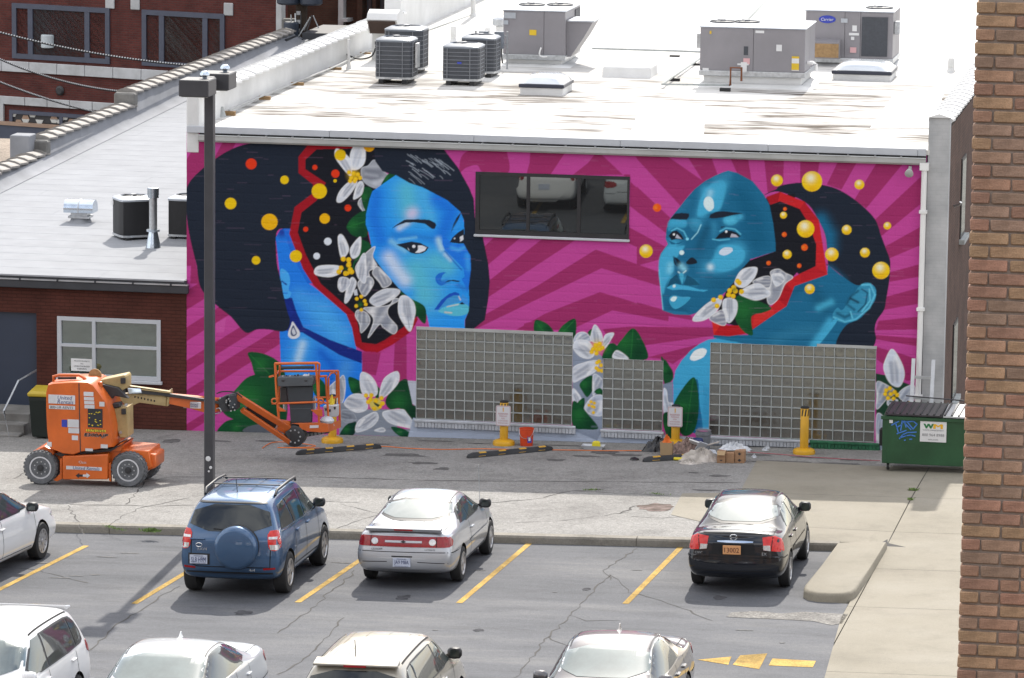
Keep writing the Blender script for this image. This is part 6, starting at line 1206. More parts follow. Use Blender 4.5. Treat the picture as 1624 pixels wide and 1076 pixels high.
# ------------------------------------------------------------------ rubber wheel stops
MAT['stop'] = M('black rubber wheel stop', (.022, .023, .026), .65, var=.3, scale=6, dirt=.2)
def wheel_stop(label, a, b_, marks):
    A, B = on_alley(*a), on_alley(*b_); d = (B-A); L = d.length; rz = math.atan2(d.y, d.x); c = (A+B)/2
    t = thing('wheel_stop', label, 'wheel stop', c, 0, 'black and yellow wheel stops', rot=(0, -math.asin(d.z/L), rz))
    prof = lambda s: [(-.075*s, 0), (-.07*s, .05*s), (-.035*s, .098*s), (.035*s, .098*s), (.07*s, .05*s), (.075*s, 0)]
    xs = [-L/2, -L/2+.03, -L/2+.14, L/2-.14, L/2-.03, L/2]; ss = [.45, .75, 1, 1, .75, .45]
    MB().ring([[(x, *q) for q in prof(s)] for x, s in zip(xs, ss)]).build('block', MAT['stop'], t, w=False, smooth=30)
    for m in marks:
        x = -L/2+m*L; w_ = .085; k = .04
        MB().add([(x-w_-k, -.0745, .03), (x+w_-k, -.0745, .03), (x+w_, -.036, .1), (x-w_, -.036, .1), (x+w_+k*.4, .036, .1), (x-w_+k*.4, .036, .1)], [(0, 1, 2, 3), (3, 2, 4, 5)]).build('reflector', MAT['bollard'], t, w=False, smooth=0)
wheel_stop('black and yellow rubber wheel stop in front of the lift basket', (470, 722), (604, 711), (.16, .38, .63, .86))
wheel_stop('black and yellow rubber wheel stop in front of the signed bollard and orange bucket', (741, 727), (876, 714), (.17, .4, .64, .87))
wheel_stop('short visible end of a black and yellow wheel stop in front of the junk heap', (1020, 733), (1105, 727), (.24, .78))

# ------------------------------------------------------------------ buckets, tray, rubbish
MAT['bucket'] = M('orange red bucket', (.6, .062, .015), .45, var=.08); MAT['grey_pail'] = M('grey pail', (.16, .17, .19), .5, var=.2, scale=8); MAT['pink_paint'] = M('wet pink paint', (.5, .06, .25), .3, var=.1)
MAT['cardboard'] = M('brown cardboard', (.33, .19, .105), .85, var=.12, scale=6, dirt=.15); MAT['paper'] = M('kraft paper', (.36, .25, .14), .9, var=.1); MAT['rag'] = M('cream drop cloth', (.46, .42, .38), .95, var=.15, scale=6, dirt=.25); MAT['camo'] = M('mottled brown tarp', (.2, .14, .12), .9, var=.75, scale=13); MAT['film'] = M('crumpled white film', (.5, .52, .55), .35, var=.2, scale=9); MAT['bag'] = M('black bin bag', (.012, .012, .015), .25, var=.3); MAT['orange_cloth'] = M('orange cloth', (.7, .16, .02), .7, var=.15); MAT['blue_lid'] = M('navy blue plastic', (.02, .03, .12), .4, var=.15); MAT['tool_yellow'] = M('yellow tool plastic', (.6, .5, .02), .45, var=.1)
def alley_thing(name, label, cat, px, py, group=None): p = on_alley(px, py); return thing(name, label, cat, (p[0], p[1], z_alley(p[0], p[1])), 0, group)
t = alley_thing('bucket', 'orange red plastic bucket with a wire bail beside the signed bollard', 'bucket', 835, 707)
MB().lathe([(.125, 0), (.13, .01), (.148, .34), (.155, .345), (.155, .365), (.146, .365), (.125, .03), (.02, .02)], 22, cap=False).build('body', MAT['bucket'], t, w=False, smooth=40)
MB().tube([(.156*math.cos(a), -.156*abs(math.sin(a))*.9-.01, .34-.17*math.sin(a)) for a in [k*math.pi/12 for k in range(13)]], .005, 5).build('bail', MAT['steel'], t, w=False)
MB().add([(.135*math.cos(a), .135*math.sin(a)-.006, z) for z in (.08, .24) for a in (-1.25, -1.0, -.75, -.5)], [(i, i+1, i+5, i+4) for i in range(3)]).build('label', MAT['lab_b'], t, w=False, smooth=0); MB().add([(.142*math.cos(a), .142*math.sin(a)-.006, z) for z in (.12, .2) for a in (-1.12, -.95, -.78)], [(i, i+1, i+4, i+3) for i in range(2)]).build('label_print', MAT['lab_w'], t, w=False, smooth=0)
t = alley_thing('paint_tray', 'pale grey paint tray on the ground with a yellow scraper in it', 'paint tray', 941, 712)
MB().ring([[(-.23*s, -.12*s, z), (.23*s, -.12*s, z), (.23*s, .12*s, z), (-.23*s, .12*s, z)] for s, z in ((.8, .005), (1, .07), (1.03, .075), (.97, .068), (.78, .02))]).build('tray', MAT['fascia'], t, w=False); 
t2 = alley_thing('scraper', 'small yellow scraper lying in the grey tray', 'scraper', 946, 711); MB().ring([[(-.09*s, -.045*s, z), (.09*s, -.045*s, z), (.07*s, .05*s, z), (-.08*s, .05*s, z)] for s, z in ((.9, .024), (1, .06), (.9, .13), (.5, .15))]).build('body', MAT['tool_yellow'], t2, w=False, bevel=.008)
def cloth(name, label, cat, px, py, rx, ry, h, mat, seed, rough=.35, group=None):
    t = alley_thing(name, label, cat, px, py, group); rs = random.Random(seed); ph = [rs.uniform(0, 6.28) for _ in range(8)]
    def fn(u, v):
        a, r = u*2*math.pi, v; e = 1+.22*math.sin(2*a+ph[0])+.14*math.sin(3*a+ph[1])+.08*math.sin(7*a+ph[2]); rr = max(.0, 1-r)
        fold = .5*math.sin(5*a+9*r+ph[3])+.35*math.sin(9*a-14*r+ph[4])+.3*math.sin(17*a+11*r+ph[5]); z = h*(max(0, 1-r**1.7))*(1+rough*fold)+h*rough*.25*max(0, math.sin(13*a+ph[6]))*(1-r)*r*3
        return (rx*r*e*math.cos(a)*(1+.05*fold), ry*r*e*math.sin(a)*(1+.05*fold), max(.006, z))
    MB().grid(72, 16, fn).build('folds', MAT[mat], t, w=False, smooth=50); return t
cloth('bin_bag', 'crumpled black plastic bag left of the paper bag', 'bag', 1044, 716, .26, .2, .26, 'bag', 3, .25)
t = alley_thing('paper_bag', 'open kraft paper bag with an orange cloth sticking out', 'paper bag', 1057, 722)
MB().ring([[(-.12*s, -.08*s, z), (.12*s, -.08*s, z), (.125*s, .08*s, z), (-.12*s, .08*s, z)] for s, z in ((.92, 0), (1, .02), (1.02, .2), (1.08, .27), (1.0, .265), (.9, .1))]).build('bag', MAT['paper'], t, w=False, bevel=.006)
t = cloth('orange_rag', 'orange cloth bunched in the mouth of the paper bag', 'rag', 1057, 722, .1, .07, .16, 'orange_cloth', 9, .5); t.location.z += .2
cloth('tarpaulin', 'mottled brown tarpaulin heaped behind the cream drop cloth', 'tarpaulin', 1092, 719, .42, .3, .26, 'camo', 5, .3)
cloth('drop_cloth', 'cream paint spattered drop cloth heaped in front of the grey pail', 'drop cloth', 1112, 731, .36, .26, .22, 'rag', 14, .3)
t = cloth('cloth_tail', 'flat trailing end of the cream drop cloth on the asphalt', 'drop cloth', 1094, 736, .24, .1, .07, 'rag', 23, .6)
t = alley_thing('paint_pail', 'grey paint pail with pink paint in its open top', 'pail', 1115, 713)
MB().lathe([(.145, 0), (.155, .3), (.17, .31), (.17, .35), (.155, .35), (.155, .39), (.165, .4), (.15, .4), (.14, .34)], 22, cap=False).build('body', MAT['grey_pail'], t, w=False, smooth=40); MB().lathe([(.143, .365), (.02, .368)], 20).build('paint', MAT['pink_paint'], t, w=False)
t = alley_thing('blue_can', 'navy blue can standing in front of the grey pail', 'can', 1106, 717); MB().lathe([(.11, 0), (.12, .02), (.12, .24), (.1, .28), (.04, .29)], 16).build('body', MAT['blue_lid'], t, w=False, smooth=40)
def slab_thing(name, label, cat, px, py, size, rot, z, mat):
    t = alley_thing(name, label, cat, px, py); t.location.z += z; t.rotation_euler = rot; MB().box(-size[0]/2, size[0]/2, -size[1]/2, size[1]/2, -size[2]/2, size[2]/2).build('sheet', MAT[mat], t, w=False, bevel=min(size)*.2); return t
slab_thing('roller_tray', 'white roller tray leaning on the navy can', 'paint tray', 1104, 722, (.3, .16, .03), (R(-38), R(12), R(-18)), .25, 'lab_w'); slab_thing('white_board', 'grey white board propped against the grey pail', 'board', 1112, 724, (.18, .26, .02), (R(-50), R(20), R(20)), .2, 'fascia')
slab_thing('paint_stick', 'pale wooden stick lying across the heap towards the boxes', 'stick', 1127, 724, (.36, .05, .025), (0, R(-16), R(10)), .25, 'rag'); slab_thing('blue_scrap', 'small blue white plastic scrap beside the cream drop cloth', 'scrap', 1131, 727, (.14, .14, .05), (R(30), R(10), R(40)), .12, 'film')
t = alley_thing('spray_can', 'yellow spray can lying beside the wheel stop', 'spray can', 1078, 731); MB().tube([(-.12, 0, .035), (.07, 0, .035), (.09, 0, .035), (.12, 0, .035)], [.033, .033, .015, .015], 12).build('body', MAT['tool_yellow'], t, w=False, smooth=40)
t = alley_thing('dark_scrap', 'small dark crumpled scrap left of the short wheel stop', 'scrap', 1006, 730); MB().lathe([(.1, 0), (.09, .04), (.03, .06)], 7).build('lump', MAT['bag'], t, w=False)
for i, (px, w_, lab_) in enumerate(((1143.5, .17, 'cardboard box with an open flap, leftmost of the three'), (1157.5, .165, 'plain cardboard box, middle of the three'), (1172.5, .2, 'cardboard box with printed diamonds, rightmost of the three'))):
    t = alley_thing('cardboard_box', lab_, 'box', px, 735, 'cardboard boxes by the drop cloth'); h = (.24, .21, .25)[i]
    MB().box(-w_/2, w_/2, 0, .24, 0, h).build('carton', MAT['cardboard'], t, w=False, bevel=.006)
    if i == 0: MB().add([(-w_/2, 0, h+.003), (w_/2, 0, h+.003), (w_/2-.01, -.05, h-.07), (-w_/2+.01, -.05, h-.07), (-w_/2, .004, h+.006), (w_/2, .004, h+.006), (w_/2-.01, -.054, h-.068), (-w_/2+.01, -.054, h-.068)], [(0, 1, 2, 3), (7, 6, 5, 4), (0, 4, 5, 1), (2, 6, 7, 3)]).build('flap', MAT['paper'], t, w=False)
    for zc_ in ((.06,) if i == 0 else (() if i == 1 else (.06, .19))): MB().prism([(-.035, zc_), (0, zc_-.03), (.035, zc_), (0, zc_+.03)] if i else [(-.035, zc_+.01), (0, zc_-.02), (.035, zc_+.01)], 'y', -.0045, -.0015).build('print', MAT['ink'], t, w=False, smooth=0)
t = cloth('plastic_film', 'crumpled white plastic film lying on top of the cardboard boxes', 'plastic film', 1162, 733, .3, .14, .1, 'film', 31, .6); t.location.z += .24; t.location.y += .12
for i, (px, py) in enumerate(((1186, 716), (1213, 715), (1196, 726), (1217, 712))):
    t = cloth('litter', ('white litter scrap nearest the boxes', 'white crumpled litter by the wall right of the boxes', 'small pale litter scrap in front of the boxes on the right', 'pale litter scrap close to the wall')[i], 'litter', px, py, .06, .05, .05, 'film', 40+i, .6, 'litter by the wall')
cdv = thing('extension_cord', 'thin orange cord lying along the foot of the mural wall', 'cord', on_alley(450, 708)); pts = [on_alley(*q)+Vector((0, 0, .012)) for q in ((416, 712), (432, 703), (462, 703), (500, 708), (480, 711), (440, 711), (520, 712), (600, 709), (645, 712), (700, 714), (760, 713), (820, 714), (900, 715), (960, 716), (1010, 716), (1040, 717))]
for p in pts: p.z = z_alley(p[0], p[1])+.012
MB().tube(spline(pts, False, 5), .009, 5).build('run', MAT['orange_cloth'], cdv)
cdv = thing('marking_string', 'thin red string on the ground right of the junk heap', 'string', on_alley(1200, 716)); pts = [on_alley(*q) for q in ((1186, 718), (1240, 722), (1300, 727), (1396, 732))]
for p in pts: p.z = z_alley(p[0], p[1])+.012
MB().tube(spline(pts, False, 4), .008, 5).build('run', MAT['sign_red'], cdv)

# ------------------------------------------------------------------ dumpster
MAT['dump'] = M('green dumpster paint', (.022, .085, .035), .5, var=.12, scale=1.6, dirt=.3, speck=.06, spscale=20); MAT['dump_lid'] = M('dark plastic lid', (.03, .028, .032), .5, var=.15); MAT['grey_lid'] = M('grey plastic lid', (.38, .39, .4), .5, var=.1)
MAT['graf'] = M('blue spray paint', (.05, .17, .5), .6, var=.12); MAT['wm_green'] = M('green print', (.02, .16, .05), .5, var=.04); MAT['wm_gold'] = M('gold print', (.7, .38, .01), .5, var=.04); MAT['print_grey'] = M('grey print', (.2, .2, .21), .6, var=.05)
p = on_alley(1411, 748); DZ = z_alley(p[0], p[1])+.02
dm = thing('dumpster', 'green wheeled dumpster with blue graffiti and a white sign', 'dumpster', (p[0]-.16, p[1]-.04, DZ), R(-1))
DL, DD = 1.83, 1.1; zb_, zf_, zr_ = .15, 1.1, 1.15
MB().ring([[(x, .0, zb_), (x, DD, zb_), (x, DD, zr_), (x, .05, zf_), (x, -.03, zf_-.02)] for x in (0, DL)]).build('body', MAT['dump'], dm, w=False, bevel=.008, smooth=30)
MB().box(-.03, DL+.03, -.05, -.031, zf_-.06, zf_+.01).build('rim', MAT['dump'], dm, w=False, bevel=.006)
for x in (.02, DL-.08): MB().box(x, x+.06, -.012, -.002, zb_+.02, zf_-.08).build('rib', MAT['dump'], dm, w=False)
MB().box(-.09, -.003, .25, .5, .45, .78).build('fork_pocket', MAT['black'], dm, w=False, bevel=.01)
for k in range(2):
    x0, x1 = (.05, 1.18) if k == 0 else (1.2, DL-.02); m = 'dump_lid' if k == 0 else 'grey_lid'
    lidz = lambda y: zf_+.03+(zr_-zf_)*(y/DD)
    ld = MB().add([(x0, -.06, lidz(0)), (x1, -.06, lidz(0)), (x1, DD, lidz(DD)), (x0, DD, lidz(DD)), (x0, -.06, lidz(0)+.03), (x1, -.06, lidz(0)+.03), (x1, DD, lidz(DD)+.03), (x0, DD, lidz(DD)+.03)], [(3, 2, 1, 0), (4, 5, 6, 7), (0, 1, 5, 4), (1, 2, 6, 5), (2, 3, 7, 6), (3, 0, 4, 7)]).build('lid', MAT[m], dm, w=False)
    n = 8 if k == 0 else 4
    for i in range(n+1):
        x = x0+.03+(x1-x0-.06)*i/n; MB().add([(x-.018, -.05, lidz(0)+.032), (x+.018, -.05, lidz(0)+.032), (x+.018+.03, DD, lidz(DD)+.032), (x-.018+.03, DD, lidz(DD)+.032), (x-.012, -.05, lidz(0)+.06), (x+.012, -.05, lidz(0)+.06), (x+.012+.03, DD, lidz(DD)+.06), (x-.012+.03, DD, lidz(DD)+.06)], [(4, 5, 6, 7), (0, 1, 5, 4), (1, 2, 6, 5), (2, 3, 7, 6), (3, 0, 4, 7)]).build('rib', MAT['black'] if k == 0 else MAT['dump_lid'], ld, w=False, smooth=0)
for x in (.12, DL-.12):
    for y in (.1, DD-.1):
        wh = MB().cyl((x-.025, y, .075), (x+.025, y, .075), .075, n=16).build('castor', MAT['black'], dm, w=False, smooth=40); MB().box(x-.045, x+.045, y-.03, y+.03, .06, zb_).build('fork', MAT['steel'], wh, w=False)
MB().tube([(0.0, 1.12, 1.2), (DL+.3, 1.12, 1.2)], .012, 6).build('lid_rod', MAT['dump'], dm, w=False)
def dpt(px, py):                                                   # dumpster front face, own coordinates
    q = sight(px, py, (0, 1, 0), dm.location.y-.0); return (q[0]-dm.location.x, q[2]-DZ)
a, c = dpt(1460, 667), dpt(1501, 700); sg = MB().box(a[0], c[0], -.034, -.031, c[1]-.02, a[1]).build('sign', MAT['lab_w'], dm, w=False, smooth=0)
cx = (a[0]+c[0])/2; sw = c[0]-a[0]
for ch_, mt_, ox, ww in (('W', 'wm_green', -.18, .36), ('M', 'wm_gold', .18, .32)):
    bw_ = MB()
    for k in (-.011, -.004, .004, .011): word(ch_, None, None, (cx+sw*ox+k, -.035-.0003*k/.011, a[1]-.1), (1, 0, 0), (0, 0, 1), w=sw*ww, h=.095, out=bw_)
    tag(bw_.build('lettering', MAT[mt_], sg, w=False, smooth=0, fix=False), kind='stuff')
word('WASTE MANAGEMENT', MAT['print_grey'], sg, (cx, -.035, a[1]-.18), (1, 0, 0), (0, 0, 1), w=sw*.8); word('800 964 8988', MAT['print_grey'], sg, (cx, -.035, a[1]-.275), (1, 0, 0), (0, 0, 1), w=sw*.84, h=.055); word('wm.com', MAT['print_grey'], sg, (cx, -.035, a[1]-.37), (1, 0, 0), (0, 0, 1), w=sw*.38)
a = dpt(1413.5, 668); MB().box(a[0]-.035, a[0]+.035, -.034, -.031, a[1]-.035, a[1]+.03).build('label', MAT['lab_w'], dm, w=False, smooth=0)
DS = Sheet(1380, 620, 7.687); g = MB()
for st_ in ([(265, 415), (350, 370)], [(310, 380), (350, 515)], [(325, 445), (385, 410)], [(330, 520), (440, 480)], [(375, 480), (395, 355)], [(390, 355), (500, 470)], [(440, 440), (420, 365)], [(430, 375), (530, 368), (575, 405), (525, 465)], [(450, 370), (525, 462)], [(360, 580), (400, 530), (460, 505), (565, 500)], [(365, 570), (440, 545), (500, 535), (550, 550)], [(485, 588), (510, 585)], [(420, 600), (432, 597)]):
    q = [dpt(*v) for v in DS(st_)]
    for u, v in zip(q, q[1:]):
        d = Vector((v[0]-u[0], 0, v[1]-u[1])); n = Vector((-d.z, 0, d.x)).normalized()*.012; e = d.normalized()*.008; U, V = Vector((u[0], -.0335, u[1]))-e, Vector((v[0], -.0335, v[1]))+e
        g.add([U+n, U-n, V-n, V+n], [(0, 1, 2, 3)])
g.build('graffiti', MAT['graf'], dm, w=False, smooth=0, fix=False)
# rods and ladder behind it
ld = thing('ladder', 'pale aluminium ladder leaning in the corner behind the dumpster', 'ladder', (15.35, -.6, z_alley(15, -.6)))
MAT['alu'] = M('dull aluminium', (.5, .51, .52), .4, .5, var=.12, scale=6)
a0, a1 = on_wall(1449, 569, -.2), on_wall(1480.5, 571, -.2)
for q in (a0, a1): MB().bar((q[0], -.75, z_alley(15, -.7)), (q[0], -.2, q[2]), .03, .075, up=(1, 0, 0)).build('stile', MAT['alu'], ld, smooth=0)
zz = z_alley(15, -.7)+.35
while zz < a0[2]-.1:
    y = -.75+.55*(zz-z_alley(15, -.7))/(a0[2]-z_alley(15, -.7)); MB().box(a0[0]+.03, a1[0]-.03, y-.02, y+.02, zz-.028, zz+.028).build('rung', MAT['alu'], ld); zz += .405
rd = thing('steel_rod', 'thin grey green rod stretched from the mural towards the brick pier behind the dumpster', 'rod', (15.2, -.5, 1.3)); A, B = on_wall(1437, 628, -.5), on_wall(1530, 636, -1.2); MB().tube([A, B], .014, 6).build('rod', MAT['dump_lid'], rd)
# ------------------------------------------------------------------ yard waste bin by the steps
MAT['bin_dark'] = M('dark green black bin', (.012, .018, .015), .5, var=.2); MAT['bin_yellow'] = M('yellow bin lid', (.5, .36, .02), .5, var=.12, dirt=.2)
t = thing('wheelie_bin', 'dark wheeled bin with a yellow lid behind the orange lift', 'bin', (0, 0, 0)); q0 = on_alley(62, 694); t.location = (q0[0]+.1, q0[1], z_alley(q0[0], q0[1])); 
MB().ring([[(-.24*s, -.25*s, z), (.24*s, -.25*s, z), (.24*s, .28*s, z), (-.24*s, .28*s, z)] for s, z in ((.78, .04), (.84, .1), (1, .8), (1.04, .82), (1.04, .9))]).build('body', MAT['bin_dark'], t, w=False, bevel=.012)
MB().ring([[(-.26, -.29, .905), (.26, -.29, .905), (.26, .3, .905), (-.26, .3, .905)], [(-.27, -.3, .97), (.27, -.3, .97), (.27, .3, 1.02), (-.27, .3, 1.02)], [(-.22, -.24, 1.02), (.22, -.24, 1.02), (.22, .25, 1.07), (-.22, .25, 1.07)]]).build('lid', MAT['bin_yellow'], t, w=False, bevel=.015)
for x in (-.22, .22): MB().cyl((x-.02, .24, .1), (x+.02, .24, .1), .1, n=14).build('wheel', MAT['black'], t, w=False)

# unseen building around the viewpoint, added to block low sky and darken reflections
vb_ = thing('unseen_brick_block', 'unseen tan brick building added behind the viewer to block low sky', 'building', (0, -93, 0))
MAT['tan_far'] = brick_mat('tan brickwork', (.27, .18, .12), (.23, .15, .1), (.2, .17, .14))
MB().box(-70, 95, -120, -93, -3, 27).build('brick_wall', MAT['tan_far'], vb_, smooth=0)
for fl in range(6):
    for k in range(26): MB().box(-66+k*6.1, -62.4+k*6.1, -92.99, -92.9, 3+fl*4, 5.3+fl*4).build('window', MAT['window_glass'], vb_, smooth=0)
# ------------------------------------------------------------------ articulating boom lift
MAT['lift_orange'] = M('orange lift paint', (.62, .125, .016), .38, var=.07, scale=2.5, dirt=.2, coat=.2)
MAT['lift_cream'] = M('cream lift paint', (.50, .37, .17), .5, var=.12, scale=3, dirt=.35)
MAT['tyre_grey'] = M('grey non marking tyre', (.13, .135, .145), .85, var=.2, scale=14, dirt=.3)
MAT['grey_bin'] = M('grey tool tray', (.075, .085, .095), .55, var=.12); MAT['dark_panel'] = M('dark slate panel', (.035, .042, .05), .55, var=.12)
MAT['dec_white'] = M('white decal', (.6, .6, .62), .45, var=.05, scale=3, dirt=.15); MAT['dec_blue'] = M('navy decal print', (.015, .035, .16), .5, var=.05); MAT['dec_yellow'] = M('yellow decal', (.7, .52, .02), .5, var=.05)
LY = -7.85                                                        # near face of the machine
l0 = on_alley(64, 769)
lift = thing('boom_lift', 'orange electric boom lift with a cream boom and folded jib in front of the annex', 'boom lift', (l0[0], LY, z_alley(l0[0], LY)))
LO = Vector(lift.location)
def Q(x, y, d=0.): p = on_wall(x, y, LY+d); return (p[0], p[2])
def QV(x, y, d=0.): return on_wall(x, y, LY+d)
def side(pts, d0, d1, name, mat, parent=lift, **k):                # a plate or box cut to an outline seen from the front, from depth d0 to d1 behind the near face
    return MB().prism([Q(*p, d0) for p in pts], 'y', LY+d0, LY+d1).build(name, MAT[mat], parent, **k)
SL, SL2, SL3 = Sheet(20, 560, 4.678), Sheet(320, 560, 4.678), Sheet(420, 560, 6.33)
gz = lambda x, y: z_alley(x, y)
# wheels
def lift_wheel(px, py, d, r=.335, w=.24):
    c = QV(px, py, 0); cx, cz, y0 = c[0], gz(c[0], LY+d)+r, LY+d
    Mx = Matrix.Translation((cx, y0, cz)) @ Matrix.Rotation(R(90), 4, 'X')
    prof = [(r*.66, -.0), (r*.7, .012), (r*.93, .02), (r, -.03), (r, -w+.03), (r*.93, -w-.01), (r*.6, -w)]
    wh = MB().lathe(prof, 40, Mx).build('wheel', MAT['tyre_grey'], lift, smooth=30)
    b = MB(); n = 26
    for k in range(n):
        a = 2*math.pi*k/n
        for s_, yy in ((0, -.055), (.5, -w+.055)):
            a2 = a+s_*2*math.pi/n; p = Mx @ Vector((r*1.004*math.cos(a2), r*1.004*math.sin(a2), yy)); t_ = Vector((-math.sin(a2), 0, math.cos(a2))); nn = Vector((math.cos(a2), 0, math.sin(a2))); b.obox(p, (.022, .05, .009), Matrix((t_, (0, 1, 0), nn)).transposed())
    tr = b.build('tread', MAT['tyre_grey'], wh, smooth=0); tag(tr, kind='stuff')
    MB().lathe([(r*.655, -.03), (r*.66, .004), (r*.58, .008), (r*.56, -.02), (r*.5, -.045), (.02, -.045)], 28, Mx).build('rim', MAT['dec_white'], wh, smooth=30)
    MB().lathe([(r*.49, -.04), (r*.47, -.015), (r*.2, -.01), (r*.18, .03), (.02, .035)], 20, Mx).build('hub', MAT['dark'], wh, smooth=30)
    b = MB()
    for k in range(9): a = k*.698; b.lathe([(.016, -.012), (.014, .004)], 6, Mx @ Matrix.Translation((r*.36*math.cos(a), r*.36*math.sin(a), 0)))
    tag(b.build('wheel_nut', MAT['steel'], wh, smooth=0), kind='stuff'); return wh
lift_wheel(64, 745, .0); lift_wheel(203, 745, .0); lift_wheel(64+1, 745, 1.02); lift_wheel(203, 745, 1.0)
# chassis
side([(84, 718), (172, 716), (184, 712), (236, 716), (240, 742), (222, 748), (172, 746), (96, 748), (84, 740)], .2, 1.05, 'chassis', 'lift_orange', bevel=.012)
ch = side([(99, 724), (171, 721), (171, 761), (99, 761)], -.03, .25, 'battery_box', 'lift_orange', bevel=.015)
side([(95, 728), (98.6, 728), (98.6, 760), (90, 764), (84, 762), (95, 752)], .02, .2, 'corner_guard', 'lift_orange', bevel=.008); side([(172, 736), (176, 733), (176, 765), (172.5, 762)], .02, .1, 'hinge_plate', 'lift_orange', bevel=.006); side([(52, 716), (70, 708), (86, 716), (84, 726), (60, 722)], .1, 1.1, 'axle_arm', 'lift_orange', bevel=.012)
side([(176, 716), (190, 704), (196, 706), (192, 716)], .15, .9, 'frame_plate', 'lift_orange', bevel=.008); side([(222, 716), (247, 722), (247, 742), (232, 748), (220, 742)], .28, .95, 'axle_box', 'lift_orange', bevel=.02); side([(180, 727), (191, 718), (186, 731), (178, 735)], .05, .12, 'cable_tray', 'dark', bevel=.01)
side([(86, 720), (176, 712), (196, 704), (176, 716), (96, 724)], .1, 1.0, 'turntable_ring', 'dark')
def decal(x0, y0, x1, y1, d, mat='dec_white', name='decal', parent=lift, skew=0.):
    a, c = Q(x0, y0, d), Q(x1, y1, d); y = LY+d
    return MB().box(a[0], c[0], y-.006, y-.001, c[1], a[1]).build(name, MAT[mat], parent, smooth=0)
def print_(wd, mat, dec, x0, y0, x1, y1, d, shear=0., fullh=False):
    a, c = Q(x0, y0, d), Q(x1, y1, d); y = LY+d-.0065
    return word(wd, MAT[mat], dec, (Vector(((a[0]+c[0])/2, y, (a[1]+c[1])/2))-LO), (1, 0, 0), (0, 0, 1), w=abs(c[0]-a[0]), h=abs(a[1]-c[1]) if fullh else None, shear=shear, lift=.002)
dc = decal(105, 739, 161.5, 747, -.03); print_('United Rentals', 'dec_blue', dc, 116, 740, 158, 746, -.03, .15)
q = Q(110, 743, -.03); MB().lathe([(.034, -.0075), (.034, -.006)], 16, Matrix.Translation((q[0], LY-.03, q[1])) @ Matrix.Rotation(R(90), 4, 'X')).build('logo_disc', MAT['dec_blue'], dc, smooth=0)
for s_, m in ((-1, 'ink'), (1, 'dec_white')):
    x0, yy = 131.5, 754.5; pts = [(x0, yy-1.6), (x0+s_*6, yy-1.8), (x0+s_*5.4, yy-4.3), (x0+s_*11.5, yy-.1), (x0+s_*6.3, yy+4.2), (x0+s_*6, yy+1.8), (x0, yy+1.7)]
    MB().prism([Q(*p, -.03) for p in pts], 'y', LY-.036, LY-.031).build('arrow', MAT[m], lift, smooth=0)
dc = decal(125, 731, 137, 735, -.03, 'lift_orange'); print_('Class', 'dec_white', dc, 125, 731.5, 137, 735, -.03)
# hood: rounded left end, sloped right edge
def hood():
    top = SL([(262, 232), (300, 222), (430, 214), (560, 214), (602, 236), (645, 292), (700, 368), (722, 440), (744, 555), (744, 700), (510, 735), (452, 757), (370, 746), (268, 708), (252, 560), (246, 420), (245, 290)])
    n = len(top); dep = [.04, .0, .0, .0, .02, .03, .04, .04, .04, .04, .02, .0, .0, .05, .09, .09, .09]
    f = [(Q(*p, 0)[0], LY+d, Q(*p, 0)[1]) for p, d in zip(top, dep)]; cx = sum(p[0] for p in f)/n; cz = sum(p[2] for p in f)/n
    inn = [(cx+(p[0]-cx)*.97, LY-.03, cz+(p[2]-cz)*.975) for p in f]; bk = [(p[0], LY+.95, p[2]) for p in f]; bk2 = [(cx+(p[0]-cx)*.93, LY+1.15, cz+(p[2]-cz)*.93) for p in f]
    return MB().ring([inn, f, bk, bk2])
hd = hood().build('hood', MAT['lift_orange'], lift, smooth=40)
def bar_px(a, b_, w, d, name, mat, parent, mb=None):
    m = mb or MB(); m.bar(QV(*a, d), QV(*b_, d), w, w*.5, up=(0, 1, 0))
    return m if mb is not None else m.build(name, MAT[mat], parent, smooth=0)
b = MB(); sm = SL([(492, 222), (497, 480), (503, 735)])
for u, v in zip(sm, sm[1:]): b.bar(QV(*u, -.031), QV(*v, -.031), .018, .006, up=(0, 1, 0))
b.build('door_seam', MAT['dark'], hd, smooth=0)
pts = SL([(302, 222), (302, 175), (345, 165), (495, 165), (540, 195), (550, 212)]); MB().tube([QV(*p, .25) for p in pts], .03, 8).build('hood_rail', MAT['lift_orange'], lift)
side(SL([(335, 182), (470, 180), (470, 196), (335, 198)]), .2, .24, 'hood_vent', 'dark')
D = -.031
dc = decal(*SL([(266, 308)])[0], *SL([(464, 382)])[0], D, parent=hd); print_('United', 'dec_blue', dc, *SL([(335, 318)])[0], *SL([(440, 347)])[0], D, .18); print_('Rentals', 'dec_blue', dc, *SL([(335, 350)])[0], *SL([(452, 378)])[0], D, .18)
q = Q(*SL([(303, 344)])[0], D); MB().lathe([(.075, -.0075), (.075, -.006)], 20, Matrix.Translation((q[0], LY+D, q[1])) @ Matrix.Rotation(R(90), 4, 'X')).build('logo_disc', MAT['dec_blue'], dc, smooth=0); MB().prism([(q[0]-.06, q[1]-.04), (q[0]+.005, q[1]-.06), (q[0]+.02, q[1]+.0), (q[0]+.005, q[1]+.06), (q[0]-.06, q[1]+.04)], 'y', LY+D-.0095, LY+D-.008).build('logo_mark', MAT['dec_white'], dc, smooth=0)
dc = decal(*SL([(270, 387)])[0], *SL([(464, 422)])[0], D, parent=hd); print_('800-UR-RENTS', 'ink', dc, *SL([(280, 396)])[0], *SL([(450, 414)])[0], D, .15)
